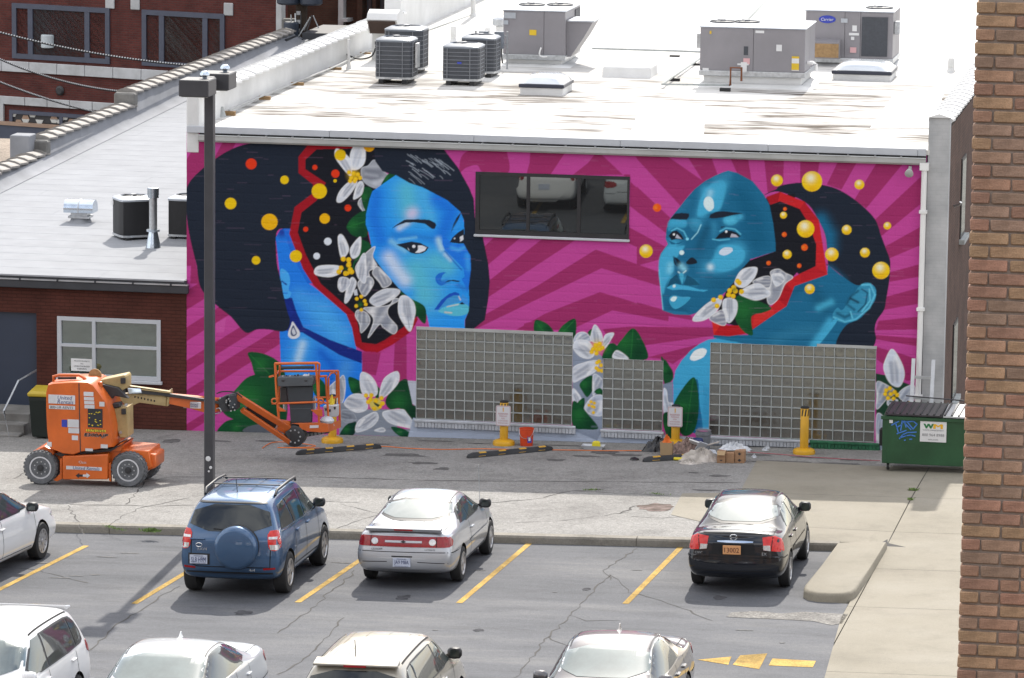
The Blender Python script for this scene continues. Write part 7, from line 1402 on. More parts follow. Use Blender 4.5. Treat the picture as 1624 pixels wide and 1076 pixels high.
for a in ((408, 492, 492, 555), (414, 556, 494, 598), (528, 288, 600, 322), (530, 326, 604, 354), (532, 356, 606, 382), (534, 384, 608, 414), (644, 362, 682, 398), (654, 678, 706, 708), (540, 708, 596, 730), (440, 612, 486, 648), (256, 660, 290, 696)):
    (x0, y0), (x1, y1) = SL([(a[0], a[1]), (a[2], a[3])]); decal(x0, y0, x1, y1, D, parent=hd)
(x0, y0), (x1, y1) = SL([(365, 495), (405, 550)]); decal(x0, y0, x1, y1, D, 'lab_b', parent=hd)
(x0, y0), (x1, y1) = SL([(558, 412), (668, 556)]); cp = decal(x0, y0, x1, y1, D, 'ink', 'control_panel', hd)
b = MB(); rs = random.Random(5)
for k in range(18): x, y = SL([(rs.uniform(568, 655), rs.uniform(425, 545))])[0]; q = Q(x, y, D); b.box(q[0]-.014, q[0]+.014, LY+D-.009, LY+D-.0065, q[1]-.007, q[1]+.007)
tag(b.build('panel_mark', MAT['dec_yellow'], cp, smooth=0), kind='stuff'); q = Q(*SL([(632, 490)])[0], D); MB().lathe([(.035, -.02), (.04, -.006)], 14, Matrix.Translation((q[0], LY+D, q[1])) @ Matrix.Rotation(R(90), 4, 'X')).build('stop_button', MAT['dec_yellow'], cp)
(x0, y0), (x1, y1) = SL([(547, 566), (690, 588)]); dc = decal(x0, y0, x1, y1, D, 'dec_yellow', parent=hd); print_('10793894', 'ink', dc, x0+1.5, y0+.8, x1-1.5, y1-.8, D)
(x0, y0), (x1, y1) = SL([(534, 592), (706, 636)]); q0 = MB()
for ox, oz in ((-.006, 0), (.006, 0), (0, .006), (0, -.006), (.005, .005), (-.005, -.005)):
    a, c = Q(x0, y0, D), Q(x1, y1, D); word('E300AJP', None, None, Vector(((a[0]+c[0])/2+ox, LY+D-.001, (a[1]+c[1])/2+oz))-LO, (1, 0, 0), (0, 0, 1), w=c[0]-a[0], h=(a[1]-c[1])*.8, shear=.2, out=q0)
hl = q0.build('lettering_edge', MAT['dec_white'], hd, w=False, smooth=0, fix=False); print_('E300AJP', 'ink', hd, x0, y0+1, x1, y1-1, D, .2, True)
(x0, y0), (x1, y1) = SL([(715, 580), (738, 604)]); decal(x0, y0, x1, y1, .03, 'lab_b', parent=hd)
# tower and boom; the boom swings a little away from the viewer towards the basket
bd = lambda px: .45+max(0, (px-150))*.0108
side(SL([(725, 415), (850, 400), (854, 628), (795, 632)]), .35, .8, 'tower_column', 'lift_cream', bevel=.012)
side(SL([(600, 212), (828, 164), (842, 180), (842, 262), (780, 300), (690, 290), (640, 240)]), .5, .9, 'upper_link', 'lift_cream', bevel=.012)
side(SL([(600, 236), (660, 232), (780, 260), (860, 340), (760, 320), (690, 380), (650, 300)]), .38, .5, 'link_cover', 'dark', bevel=.01); side(SL([(720, 380), (790, 370), (800, 400), (722, 418)]), .3, .5, 'cylinder_cap', 'dark', bevel=.01); side(SL([(800, 186), (836, 186), (836, 228), (800, 230)]), .46, .495, 'hinge_box', 'dark', bevel=.006); side(SL([(805, 418), (836, 414), (838, 456), (806, 458)]), .3, .345, 'bracket', 'dark', bevel=.006)
for x, y in ((757, 482), (800, 590), (842, 386), (700, 350)): q = Q(*SL([(x, y)])[0], .34); MB().lathe([(.03, -.02), (.03, .005)], 10, Matrix.Translation((q[0], LY+.34, q[1])) @ Matrix.Rotation(R(90), 4, 'X')).build('pin', MAT['steel'], lift)
q = QV(*SL([(650, 235)])[0], .3); MB().lathe([(.045, -.05), (.05, .0), (.045, .05), (.02, .065)], 12, Matrix.Translation(q)).build('beacon', MAT['lift_orange'], lift, smooth=50)
q = Q(*SL([(607, 170)])[0], .7); MB().lathe([(.13, -.02), (.13, .02)], 18, Matrix.Translation((q[0], LY+.75, q[1])) @ Matrix.Rotation(R(90), 4, 'X')).build('cable_reel', MAT['wood'], lift)
def boomplate(pts, wdt, name, mat, off=0., **k):
    P = [QV(p[0], p[1], bd(p[0])+off) for p in pts]; n = len(P); bk = [p+Vector((.0, wdt, 0)) for p in P]
    return MB().ring([P, bk]).build(name, MAT[mat], lift, **k)
boomplate(SL([(770, 318), (860, 300), (1165, 312), (1150, 398), (940, 370), (850, 408)]), .2, 'boom', 'lift_cream', bevel=.008)
boomplate(SL([(425, 184), (640, 214), (1168, 288), (1168, 302), (640, 238), (425, 192)]), .12, 'boom_top', 'lift_cream', -.12, bevel=.006)
boomplate(SL([(640, 240), (1165, 304), (1165, 322), (860, 296), (700, 276)]), .1, 'boom_rail', 'dark', -.08)
boomplate(SL([(850, 262), (950, 266), (960, 300), (860, 306)]), .06, 'hose_clamp', 'bright', -.14, bevel=.01)
boomplate(SL([(1150, 290), (1162, 276), (1168, 300), (1150, 396), (1140, 390)]), .24, 'boom_collar', 'lift_cream', -.02, bevel=.006)
for k in range(7): x, y = SL([(905+k*24, 326+k*5)])[0]; MB().box(QV(x, y, bd(x))[0]-.022, QV(x, y, bd(x))[0]+.022, QV(x, y, bd(x))[1]-.006, QV(x, y, bd(x))[1]-.001, QV(x, y, bd(x))[2]-.018, QV(x, y, bd(x))[2]+.018).build('stencil_mark', MAT['ink'], lift, smooth=0)
boomplate([(269, 626), (326, 631), (354, 634), (354, 652), (328, 656), (300, 648), (268, 641)], .16, 'inner_boom', 'lift_orange', .02, bevel=.006)
boomplate([(262, 624), (330, 634), (352, 639), (352, 642), (330, 638), (262, 629)], .06, 'hose_track', 'dark', -.05)
(x0, y0), (x1, y1) = SL([(1270, 360), (1398, 420)]); x = (x0+x1)/2; a = QV(x0, y0, bd(x)); c = QV(x1, y1, bd(x)); dc = MB().box(a[0], c[0], a[1]-.02, a[1]-.002, c[2]+.02, a[2]).build('decal', MAT['dec_white'], lift, smooth=0)
for wd, fz in (('United', .68), ('Rentals', .36)): word(wd, MAT['dec_blue'], dc, Vector(((a[0]*.42+c[0]*.58), a[1]-.022, c[2]+.02+(a[2]-c[2]-.02)*fz))-LO, (1, 0, 0), (0, 0, 1), w=(c[0]-a[0])*.52, shear=.15)
MB().lathe([(.04, -.022), (.04, -.02)], 16, Matrix.Translation((a[0]+(c[0]-a[0])*.2, a[1], (a[2]+c[2])/2)) @ Matrix.Rotation(R(90), 4, 'X')).build('logo_disc', MAT['dec_blue'], dc, smooth=0)
# knuckle
boomplate(SL2([(120, 345), (170, 320), (260, 296), (268, 420), (200, 436), (150, 440), (125, 400)]), .22, 'knuckle', 'dark', -.04, bevel=.015); boomplate(SL2([(196, 320), (255, 310), (258, 410), (205, 418)]), .05, 'knuckle_plate', 'dark_panel', -.1, bevel=.01)
b = MB(); rs = random.Random(2)
for k in range(10): x, y = SL2([(rs.uniform(130, 250), rs.uniform(325, 430))])[0]; q = QV(x, y, bd(x)-.11); b.lathe([(.018, 0), (.016, .014)], 7, Matrix.Translation(q) @ Matrix.Rotation(R(90), 4, 'X'))
tag(b.build('bolt', MAT['steel'], lift), kind='stuff')
MB().tube(spline([QV(*p, bd(345)) for p in SL2([(110, 302), (150, 288), (220, 288), (262, 300), (300, 330)])], False), .014, 6).build('hose', MAT['black'], lift); MB().tube(spline([QV(*p, bd(345)) for p in SL2([(95, 420), (130, 410), (140, 440), (100, 452)])], False), .012, 6).build('hose', MAT['steel'], lift)
# jib: two parallel bars
def jib(a, b_, w, name, mat='lift_orange', off=0.):
    (xa, ya), (xb, yb) = SL2([a, b_]); MB().bar(QV(xa, ya, bd(xa)+off), QV(xb, yb, bd(xb)+off), w, .09, up=(0, 1, 0)).build(name, MAT[mat], lift, bevel=.008)
jib((255, 318), (645, 560), .125, 'jib_arm'); jib((298, 422), (668, 672), .095, 'jib_arm'); jib((330, 400), (540, 545), .1, 'jib_cylinder', 'black', .08); jib((560, 548), (640, 590), .09, 'jib_link', 'lift_orange', .05)
def blk(pts, w, name, mat, d=0., **k): return boomplate(pts, w, name, mat, d, **k)
blk(SL2([(580, 500), (650, 510), (665, 545), (640, 580), (600, 570), (570, 520)]), .12, 'jib_end', 'lift_orange', -.02, bevel=.01)
q = QV(*SL2([(695, 610)])[0], bd(468)); MB().lathe([(.2, -.13), (.22, -.1), (.22, .12), (.18, .14)], 20, Matrix.Translation(q) @ Matrix.Rotation(R(90), 4, 'X')).build('rotator', MAT['dark'], lift, smooth=40); blk(SL2([(615, 590), (660, 560), (720, 640), (690, 672), (640, 640)]), .12, 'rotator_arm', 'dark', -.05, bevel=.01)
b = MB()
for k in range(9): a = k*.7; b.lathe([(.02, 0), (.018, .012)], 7, Matrix.Translation(q+Vector((.13*math.cos(a), -.142, .13*math.sin(a)))) @ Matrix.Rotation(R(90), 4, 'X'))
tag(b.build('bolt', MAT['steel'], lift), kind='stuff')
blk(SL2([(740, 596), (940, 572), (945, 596), (760, 626)]), .08, 'platform_beam', 'dark', .1, bevel=.008)
for k in range(6): x, y = SL2([(760+k*28, 612-k*4)])[0]; p = QV(x, y, bd(x)+.09); MB().lathe([(.03, 0), (.03, .01)], 10, Matrix.Translation(p) @ Matrix.Rotation(R(90), 4, 'X')).build('beam_hole', MAT['joint'], lift)
# basket cage
BY = bd(470)-.12                                                   # depth of the near face of the cage
def G(p, d): return QV(*SL3([p])[0], BY+d)
FL, FR, CR, BR, BL = 0., 0., .22, .75, .75
def tb(pts, r, name='rail', mat='lift_orange', par=None): return MB().tube([G((x, y), d) for x, y, d in pts], r, 8).build(name, MAT[mat], par or lift, smooth=50)
tb([(100, 108, 0), (120, 108, 0), (530, 102, 0), (550, 112, 0)], .028, 'top_rail'); tb([(104, 108, 0), (118, 400, 0), (140, 660, 0)], .026, 'post'); tb([(512, 112, 0), (535, 420, 0), (545, 705, 0)], .024, 'post'); tb([(548, 112, .05), (540, 300, .1), (545, 690, .05)], .022, 'post')
tb([(70, 508, 0), (95, 510, 0), (560, 492, 0), (620, 505, 0)], .022, 'mid_rail'); tb([(130, 185, .75), (740, 182, .75)], .022, 'back_rail'); tb([(500, 448, .75), (720, 448, .75)], .018, 'back_rail'); tb([(48, 240, .2), (100, 225, .0), (140, 190, .75)], .022, 'side_rail'); tb([(555, 238, .05), (615, 235, .22)], .02, 'side_rail')
tb([(612, 235, .22), (640, 690, .22)], .024, 'post'); tb([(640, 470, .22), (640, 250, .22), (660, 205, .3), (700, 195, .5), (720, 225, .6), (722, 450, .65)], .02, 'gate_hoop'); tb([(735, 182, .75), (752, 700, .75)], .026, 'post'); tb([(560, 235, .05), (620, 232, .2)], .02, 'hand_rail')
tb([(165, 150, .0), (490, 145, .0)], .03, 'padded_bar', 'dark'); tb([(150, 130, .4), (140, 660, .75)], .02, 'post')
for x in (97, 560): tb([(x+28*math.cos(a), 485+26*math.sin(a), -.02) for a in [k*.5236 for k in range(13)]], .018, 'foot_loop')
def bp(pts, d0, d1, name, mat, par=None, **k): return MB().ring([[G(p, d0) for p in pts], [G(p, d0)+Vector((0, d1-d0, 0)) for p in pts]]).build(name, MAT[mat], par or lift, **k)
bp([(255, 708), (545, 700), (635, 715), (640, 795), (560, 800), (430, 790), (350, 760), (340, 720)], -.02, .02, 'kick_plate', 'lift_orange', bevel=.006)
MB().ring([[G((636, 714), .0), G((764, 672), .7), G((764, 748), .7), G((640, 795), .0)], [G((630, 714), .02), G((760, 672), .72), G((760, 748), .72), G((634, 795), .02)]]).build('kick_plate', MAT['lift_orange'], lift)
MB().add([G((150, 700), .0), G((636, 720), 0), G((764, 700), .75), G((200, 690), .75)]+[p-Vector((0, 0, .03)) for p in (G((150, 700), .0), G((636, 720), 0), G((764, 700), .75), G((200, 690), .75))], [(0, 1, 2, 3), (7, 6, 5, 4), (0, 4, 5, 1), (1, 5, 6, 2), (2, 6, 7, 3), (3, 7, 4, 0)]).build('floor', MAT['dark_panel'], lift, smooth=0)
bp([(125, 245), (475, 240), (490, 262), (478, 332), (150, 342), (128, 330)], -.06, .2, 'tool_tray', 'grey_bin', bevel=.012); bp([(220, 340), (478, 335), (474, 545), (470, 700), (258, 705), (250, 560)], .02, .1, 'control_console', 'dark_panel', bevel=.01); bp([(150, 345), (215, 342), (230, 500), (160, 520)], .06, .2, 'side_console', 'dark', bevel=.01); bp([(262, 560), (466, 556), (466, 562), (262, 566)], .012, .02, 'console_seam', 'grey_bin')
for x in (180, 410): bp([(x-15, 274), (x+18, 272), (x+14, 288), (x-10, 290)], -.07, -.06, 'latch', 'dark')
bp([(130, 540), (210, 580), (208, 590), (140, 588)], -.03, .03, 'gusset', 'lift_orange', bevel=.004); bp([(458, 572), (575, 568), (578, 640), (540, 640)], -.03, .0, 'gusset', 'lift_orange', bevel=.004)
ks = MB().lathe([(.05, 0), (.06, .03), (.04, .06)], 9, Matrix.Translation(G((410, 225), .1)-Vector((0, 0, .04)))).build('control_knob', MAT['dec_white'], lift)
for x, y, m in ((180, 235, 'steel'), (215, 232, 'dark'), (250, 235, 'dec_white'), (300, 228, 'dark'), (330, 222, 'dark'), (440, 215, 'steel')): MB().cyl(G((x, y+14), .06), G((x+4, y-8), .06), .022, .015, n=8).build('lever', MAT[m], lift)
d_ = bp([(452, 728), (538, 726), (540, 752), (450, 756)], -.026, -.021, 'decal', 'dec_white', smooth=0)
MB().ring([[G((686, 708), .3), G((734, 690), .62), G((736, 712), .62), G((688, 732), .3)], [G((688, 708), .305)+Vector((.008, -.01, 0)), G((736, 690), .62)+Vector((.008, -.01, 0)), G((738, 712), .62)+Vector((.008, -.01, 0)), G((690, 732), .3)+Vector((.008, -.01, 0))]]).build('decal', MAT['dec_white'], lift, smooth=0)
# odds and ends carried in the basket
wb = thing('white_box', 'white printed box standing in the lift basket', 'box', G((658, 650), .4)); pts = [(585, 532), (730, 526), (728, 640), (600, 652)]; MB().ring([[G(p, .42) for p in pts], [G(p, .42)+Vector((0, .16, 0)) for p in pts]]).build('carton', MAT['dec_white'], wb, bevel=.01)
for x, y in ((612, 570), (700, 556), (650, 580)): MB().ring([[G((x-10, y-12), .41), G((x+12, y-14), .41), G((x+10, y+10), .41), G((x-4, y+14), .41)], [p+Vector((0, .008, 0)) for p in (G((x-10, y-12), .41), G((x+12, y-14), .41), G((x+10, y+10), .41), G((x-4, y+14), .41))]]).build('print', MAT['ink'], wb, smooth=0)
t = thing('white_bag', 'rumpled white bag lying on the lift basket floor', 'bag', G((625, 690), .18)); MB().lathe([(.02, -.03), (.13, -.02), (.15, .03), (.1, .09), (.03, .11)], 11).build('bag', MAT['film'], t, w=False, smooth=50)
t = thing('yellow_sprayer', 'small yellow spray bottle behind the printed box in the lift basket', 'bottle', G((672, 520), .55)); MB().lathe([(.045, -.08), (.05, .1), (.02, .15), (.02, .2)], 10).build('body', MAT['dec_yellow'], t, w=False)
for i, (x, y) in enumerate(((200, 490), (500, 490))):
    t = thing('paint_can', ('pale spray can at the left side of the lift basket', 'pale spray can right of the lift console')[i], 'spray can', G((x, y+40), .25)); MB().lathe([(.035, -.08), (.035, .14), (.02, .17), (.02, .2)], 12).build('body', MAT['fascia'], t, w=False, smooth=40)
# ------------------------------------------------------------------ cars
def car_paint(name, col, metal=0., rough=.35, flake=.0):
    return M(name, col, rough, metal, var=.03, scale=1.2, spec=.12, coat=1., speck=flake, spscale=900)
MAT['p_blue'] = car_paint('slate blue metallic paint', (.055, .11, .205), .5, .38); MAT['p_silver'] = car_paint('silver metallic paint', (.44, .455, .48), .6, .36); MAT['p_black'] = car_paint('blue black paint', (.007, .009, .014), .1, .3); MAT['p_white'] = car_paint('white car paint', (.72, .72, .72), 0, .4); MAT['p_pearl'] = car_paint('pearl white car paint', (.5, .525, .55), .1, .4); MAT['p_beige'] = car_paint('pale gold paint', (.37, .345, .29), .4, .45); MAT['p_grey'] = car_paint('brown grey metallic paint', (.11, .105, .11), .5, .36)
MAT['tint'] = glass_mat('dark tinted car glass', (.004, .005, .007), .05, .02); MAT['clear'] = glass_mat('car window over a dim cabin', (.012, .02, .02), .07, .02); MAT['back_glass'] = glass_mat('pale reflecting rear window', (.085, .105, .103), .14, .05, .3)
MAT['screen'] = glass_mat('windscreen over a pale dash', (.07, .095, .095), .12, .04, .5)
MAT['trim_black'] = M('black trim', (.015, .015, .017), .5, var=.1); MAT['gap'] = M('panel gap', (.006, .006, .007), .9, var=.1); MAT['well'] = M('wheel well', (.006, .006, .006), .95, var=.2)
MAT['red_lens'] = M('red lamp lens', (.27, .004, .008), .25, var=.25, scale=14, coat=.25); MAT['bright_red'] = M('bright red lamp lens', (.55, .012, .008), .25, var=.2, scale=14, coat=.25); MAT['clear_lens'] = M('clear lamp lens', (.55, .55, .55), .12, .3, var=.2, scale=20, coat=1.); MAT['alloy'] = M('alloy wheel', (.48, .48, .49), .3, .75, var=.08); MAT['tyre'] = M('tyre rubber', (.018, .018, .019), .8, var=.2)
MAT['plate_blue'] = M('pale blue plate', (.48, .52, .62), .45, var=.08); MAT['plate_tan'] = M('tan plate', (.6, .3, .13), .45, var=.05); MAT['plate_ink'] = M('plate letters', (.02, .03, .12), .5, var=.05); MAT['plate_brown'] = M('plate brown letters', (.1, .02, .015), .5, var=.05)

def shell(st, mat, wells):
    rings = []
    for s in st:
        x, z0, zb, zt, wl, wm, wb_, wt, zm = s[:9]; dx = s[9] if len(s) > 9 and s[9] else [0]*9
        p = [(0, z0), (wl-.12, z0), (wl, z0+.07), (wm, zm), (wb_+.012, zb-.1), (wb_, zb), (wt, zt-.055), (wt-.14, zt-.012), (0, zt+.012)]
        rings.append([(x+d, y, z) for (y, z), d in zip(p, dx)])
    m = MB(); full = [[*r[:8], r[8], *[(a, -b, c) for a, b, c in r[7:0:-1]]] for r in rings]; m.ring(full, True, False); n = 16
    for k, sg in ((0, -1), (len(rings)-1, 1)):
        r = rings[k]; base = k*n; bul = .05*sg; cs = []
        for i in range(1, 8): cs.append(len(m.v)); m.v.append((r[i][0]+bul, 0, r[i][2]))
        C = [base]+cs+[base+8]
        for i in range(8):
            l0, l1, r0, r1 = base+i, base+i+1, base+(-i) % n, base+(-i-1) % n
            if i == 0: m.f += [(C[0], C[1], l1), (C[0], r1, C[1])]
            elif i == 7: m.f += [(l0, C[7], C[8]), (C[7], r0, C[8])]
            else: m.f += [(l0, C[i], C[i+1], l1), (C[i], r0, r1, C[i+1])]
    me = m.mesh('body', [mat, MAT['well']], smooth=0)
    o = bpy.data.objects.new('body', me); COL.objects.link(o); sb = o.modifiers.new('s', 'SUBSURF'); sb.levels = sb.render_levels = 3
    bpy.context.view_layer.update(); ev = bpy.data.meshes.new_from_object(o.evaluated_get(bpy.context.evaluated_depsgraph_get()))
    bvh = BVHTree.FromPolygons([v.co.copy() for v in ev.vertices], [tuple(p.vertices) for p in ev.polygons])
    cu = MB()
    for x, r, yw in wells:
        for s in (-1, 1): cu.cyl((x, s*yw, r*.99), (x, s*1.4, r*.99), r+.055, n=32)
    cm = cu.mesh('well', MAT['well'], smooth=0); co = bpy.data.objects.new('well', cm); COL.objects.link(co)
    o2 = bpy.data.objects.new('b2', ev); COL.objects.link(o2); bo = o2.modifiers.new('b', 'BOOLEAN'); bo.operation = 'DIFFERENCE'; bo.object = co; bo.solver = 'EXACT'; bo.material_mode = 'TRANSFER'
    bpy.context.view_layer.update(); out = bpy.data.meshes.new_from_object(o2.evaluated_get(bpy.context.evaluated_depsgraph_get()))
    for q in (o, o2, co): bpy.data.objects.remove(q)
    out.name = 'body'; out.shade_smooth(); out.set_sharp_from_angle(angle=R(38))
    return out, bvh
AX = {'L': (lambda u, v: (u, 3, v), (0, -1, 0)), 'R': (lambda u, v: (u, -3, v), (0, 1, 0)), 'B': (lambda u, v: (-5, u, v), (1, 0, 0)), 'F': (lambda u, v: (5, u, v), (-1, 0, 0)), 'T': (lambda u, v: (u, v, 4), (0, 0, -1))}
class Car:
    def __init__(s, name, label, cat, st, paint, wheels, loc, nose=1, group='cars parked in the lot', yaw=0.):
        x, y = loc; s.t = thing(name, label, cat, (x, y, z_lot(x, y)+.006), 0, group, rot=(R(-.91)*nose, R(1.53)*nose, R(90 if nose > 0 else -90)+yaw))
        me, s.bvh = shell(st, MAT[paint], [(wx, wr, yw-.32) for wx, wr, yw in wheels]); s.lowz = 1.18 if cat == 'suv' else .99; s.rear = s.bvh.ray_cast(Vector((-5, 0, .6)), Vector((1, 0, 0)))[0].x; s.paint = MAT[paint]; s.body = place('body', me, s.t); s.wheels = wheels
    def hit(s, ax, u, v, off):
        o, d = AX[ax]; d = Vector(d); h = s.bvh.ray_cast(Vector(o(u, v)), d)
        if h[0] is not None and ((ax in 'LR' and abs(h[0].y) < .6) or (ax == 'B' and v < s.lowz and abs(u) > .45 and h[0].x > s.rear+.3)): h = (None,)*4
        k = 0
        while h[0] is None and k < 14:                                # past the end of the shell: step back onto it
            k += 1; u *= .988; v += (.85-v)*.012; h = s.bvh.ray_cast(Vector(o(u, v)), d)
            if h[0] is not None and ((ax in 'LR' and abs(h[0].y) < .6) or (ax == 'B' and v < s.lowz and abs(u) > .45 and h[0].x > s.rear+.3)): h = (None,)*4
        if h[0] is None:
            q = s.bvh.find_nearest(Vector(o(u, v))-0*d if ax in 'T' else Vector((0 if ax in 'BF' else u, u if ax in 'BF' else 0, v))+(-d)*(2.4 if ax in 'BF' else 1.)); return q[0]+(-d)*off
        n = h[1] if h[1].dot(d) < 0 else -h[1]
        return h[0]+(n*.7-d*.3)*off
    def patch(s, name, pts, ax, mat, off=.006, step=.06, parent=None, rnd=0, skirt=.012):
        if ax in 'LR':                                              # keep a side outline on the side: pull it off the rounded ends
            sh = 0.; sg = 1 if pts[0][0] > 0 else -1
            for u, v in pts:
                for k in range(40):
                    h = s.bvh.ray_cast(Vector(AX[ax][0](u-.012*k*sg, v)), Vector(AX[ax][1]))
                    if h[0] is not None and abs(h[0].y) > .62: break
                if k < 39: sh = max(sh, .012*k)
            pts = [(u-sh*sg, v) for u, v in pts]
        if rnd: pts = [tuple(p) for p in chaikin([(p[0], p[1], 0) for p in pts], rnd)]
        P = []; n = len(pts)
        for i in range(n):
            a, b = Vector(pts[i][:2]), Vector(pts[(i+1) % n][:2]); k = max(1, int((b-a).length/step)); P += [a+(b-a)*(j/k) for j in range(k)]
        n = len(P); _, v, f = _fill(list(P), [(i, (i+1) % n) for i in range(n)], P, step)
        V = [s.hit(ax, q[0], q[1], off) for q in v]; d = Vector(AX[ax][1]); F = []
        for q in f:
            a, b, c = (V[i] for i in q[:3]); F.append(q if (b-a).cross(c-a).dot(d) < 0 else tuple(reversed(q)))
        cnt = {}
        for q in F:
            for i in range(len(q)): e = (q[i], q[(i+1) % len(q)]); cnt[frozenset(e)] = None if frozenset(e) in cnt else e
        for e in [e for e in cnt.values() if e]:
            o = len(V); V += [V[e[0]]+d*skirt, V[e[1]]+d*skirt]; F.append((e[1], e[0], o, o+1))
        return MB().add(V, F).build(name, MAT[mat] if isinstance(mat, str) else mat, parent or s.t, w=False, smooth=50, fix=False)
    def both(s, name, pts, mat, **k): return [s.patch(name, pts, ax, mat, **k) for ax in 'LR']
    def seam(s, pts, axs='LR', w=.014, mat='gap', name='panel_gap', off=.003, step=.07, parent=None):
        for ax in axs:
            P = []
            for a, b in zip(pts, pts[1:]):
                a, b = Vector(a), Vector(b); k = max(1, int((b-a).length/step)); P += [a+(b-a)*(j/k) for j in range(k)]
            P.append(Vector(pts[-1])); V = []
            for i, p in enumerate(P):
                d = (P[min(i+1, len(P)-1)]-P[max(i-1, 0)]).normalized(); n = Vector((-d.y, d.x))*w/2; V += [s.hit(ax, *(p+n), off), s.hit(ax, *(p-n), off)]
            MB().add(V, [(2*i, 2*i+1, 2*i+3, 2*i+2) for i in range(len(P)-1)]).build(name, MAT[mat] if isinstance(mat, str) else mat, parent or s.body, w=False, smooth=50)
    def wheel_set(s, spokes=5, style='alloy', wid=.2):
        for x, r, yw in s.wheels:
            for sd in (1, -1):
                Mx = Matrix.Translation((x, sd*(yw-.012), r)) @ Matrix.Rotation(R(-90*sd), 4, 'X')
                wh = MB().lathe([(r*.62, -.02), (r*.66, -.004), (r*.8, .004), (r*.95, -.008), (r, -.035), (r, -wid+.02), (r*.9, -wid), (r*.5, -wid)], 36, Mx).build('wheel', MAT['tyre'], s.t, w=False, smooth=40)
                rim = MB().lathe([(r*.66, -.012), (r*.655, .001), (r*.6, .0), (r*.57, -.035), (r*.56, -.07)], 32, Mx, cap=False).build('rim', MAT[style], wh, w=False, smooth=40)
                MB().lathe([(r*.57, -.07), (.02, -.072)], 24, Mx).build('brake_disc', MAT['well'], wh, w=False); b = MB()
                for k in range(spokes):
                    a = 2*math.pi*k/spokes+.3; c, q = math.cos(a), math.sin(a); X = Vector((c, q, 0)); Y = Vector((-q, c, 0)); w0, w1 = r*.10, r*(.9/spokes+.03)
                    pts = [X*r*.1-Y*w0, X*r*.59-Y*w1, X*r*.59+Y*w1, X*r*.1+Y*w0]
                    b.add([Mx @ (p+Vector((0, 0, z))) for z, pp in ((-.012, pts), (-.045, pts)) for p in pp], [(0, 1, 2, 3), (7, 6, 5, 4), (0, 4, 5, 1), (1, 5, 6, 2), (2, 6, 7, 3), (3, 7, 4, 0)])
                b.build('spoke_set', MAT[style], wh, w=False, smooth=0); MB().lathe([(r*.17, -.05), (r*.17, -.006), (r*.1, .002), (.01, .003)], 16, Mx).build('hub_cap', MAT[style], wh, w=False, smooth=40)
    def mirror(s, x, y, z, mat):
        y = abs(s.hit('L', x, z-.06, 0).y)-.03
        for sd in (1, -1):
            o = MB().ring([[(x+dx*k, sd*(y+dy), z+dz*k) for dx, dz in ((-.06, -.08), (-.07, .0), (-.06, .075), (.02, .085), (.075, .04), (.075, -.05), (.02, -.085))] for k, dy in ((.55, .02), (.95, .06), (1, .13), (.9, .2), (.5, .225))]).build('wing_mirror', mat if not isinstance(mat, str) else MAT[mat], s.t, w=False, smooth=60)
            MB().bar((x+.02, sd*(y-.05), z-.06), (x+.01, sd*(y+.06), z-.03), .07, .05).build('mirror_stalk', MAT['trim_black'], o, w=False); MB().add([(x-.072, sd*(y+.07), z-.055), (x-.072, sd*(y+.2), z-.05), (x-.072, sd*(y+.2), z+.05), (x-.072, sd*(y+.07), z+.055)], [(0, 1, 2, 3) if sd < 0 else (3, 2, 1, 0)]).build('mirror_glass', MAT['clear'], o, w=False, smooth=0, fix=False)
    def handle(s, x, z, mat=None):
        for sd, ax in ((1, 'L'), (-1, 'R')):
            p = s.hit(ax, x, z, 0); MB().box(x-.1, x+.1, p.y-.01 if sd > 0 else p.y-.035, p.y+.035 if sd > 0 else p.y+.01, z-.017, z+.017).build('door_handle', mat or s.paint, s.t, w=False, bevel=.01)
    def plate(s, y, z, text, bg='plate_blue', ink='plate_ink', top='MISSOURI', low='SHOW-ME STATE'):
        x = min(s.hit('B', y+q, z+k, .012).x for q in (-.14, .14) for k in (-.06, .06))-.004
        p = MB().box(x-.008, x, y-.153, y+.153, z-.077, z+.077).build('licence_plate', MAT[bg], s.t, w=False, bevel=.004); b = MB()
        word(text, None, None, (x-.009, y, z-.003), (0, -1, 0), (0, 0, 1), w=.25, h=.085, out=b)
        if top: word(top, None, None, (x-.009, y, z+.06), (0, -1, 0), (0, 0, 1), w=.16, h=.02, out=b); word(low, None, None, (x-.009, y, z-.063), (0, -1, 0), (0, 0, 1), w=.24, h=.016, out=b)
        b.build('plate_text', MAT[ink], p, w=False, smooth=0, fix=False); return p
    def text(s, wd, y, z, w, mat='chrome', h=None):
        p = s.hit('B', y, z, .006); word(wd, MAT[mat], s.t, p, (0, -1, 0), (0, 0, 1), w=w, h=h, name='badge')

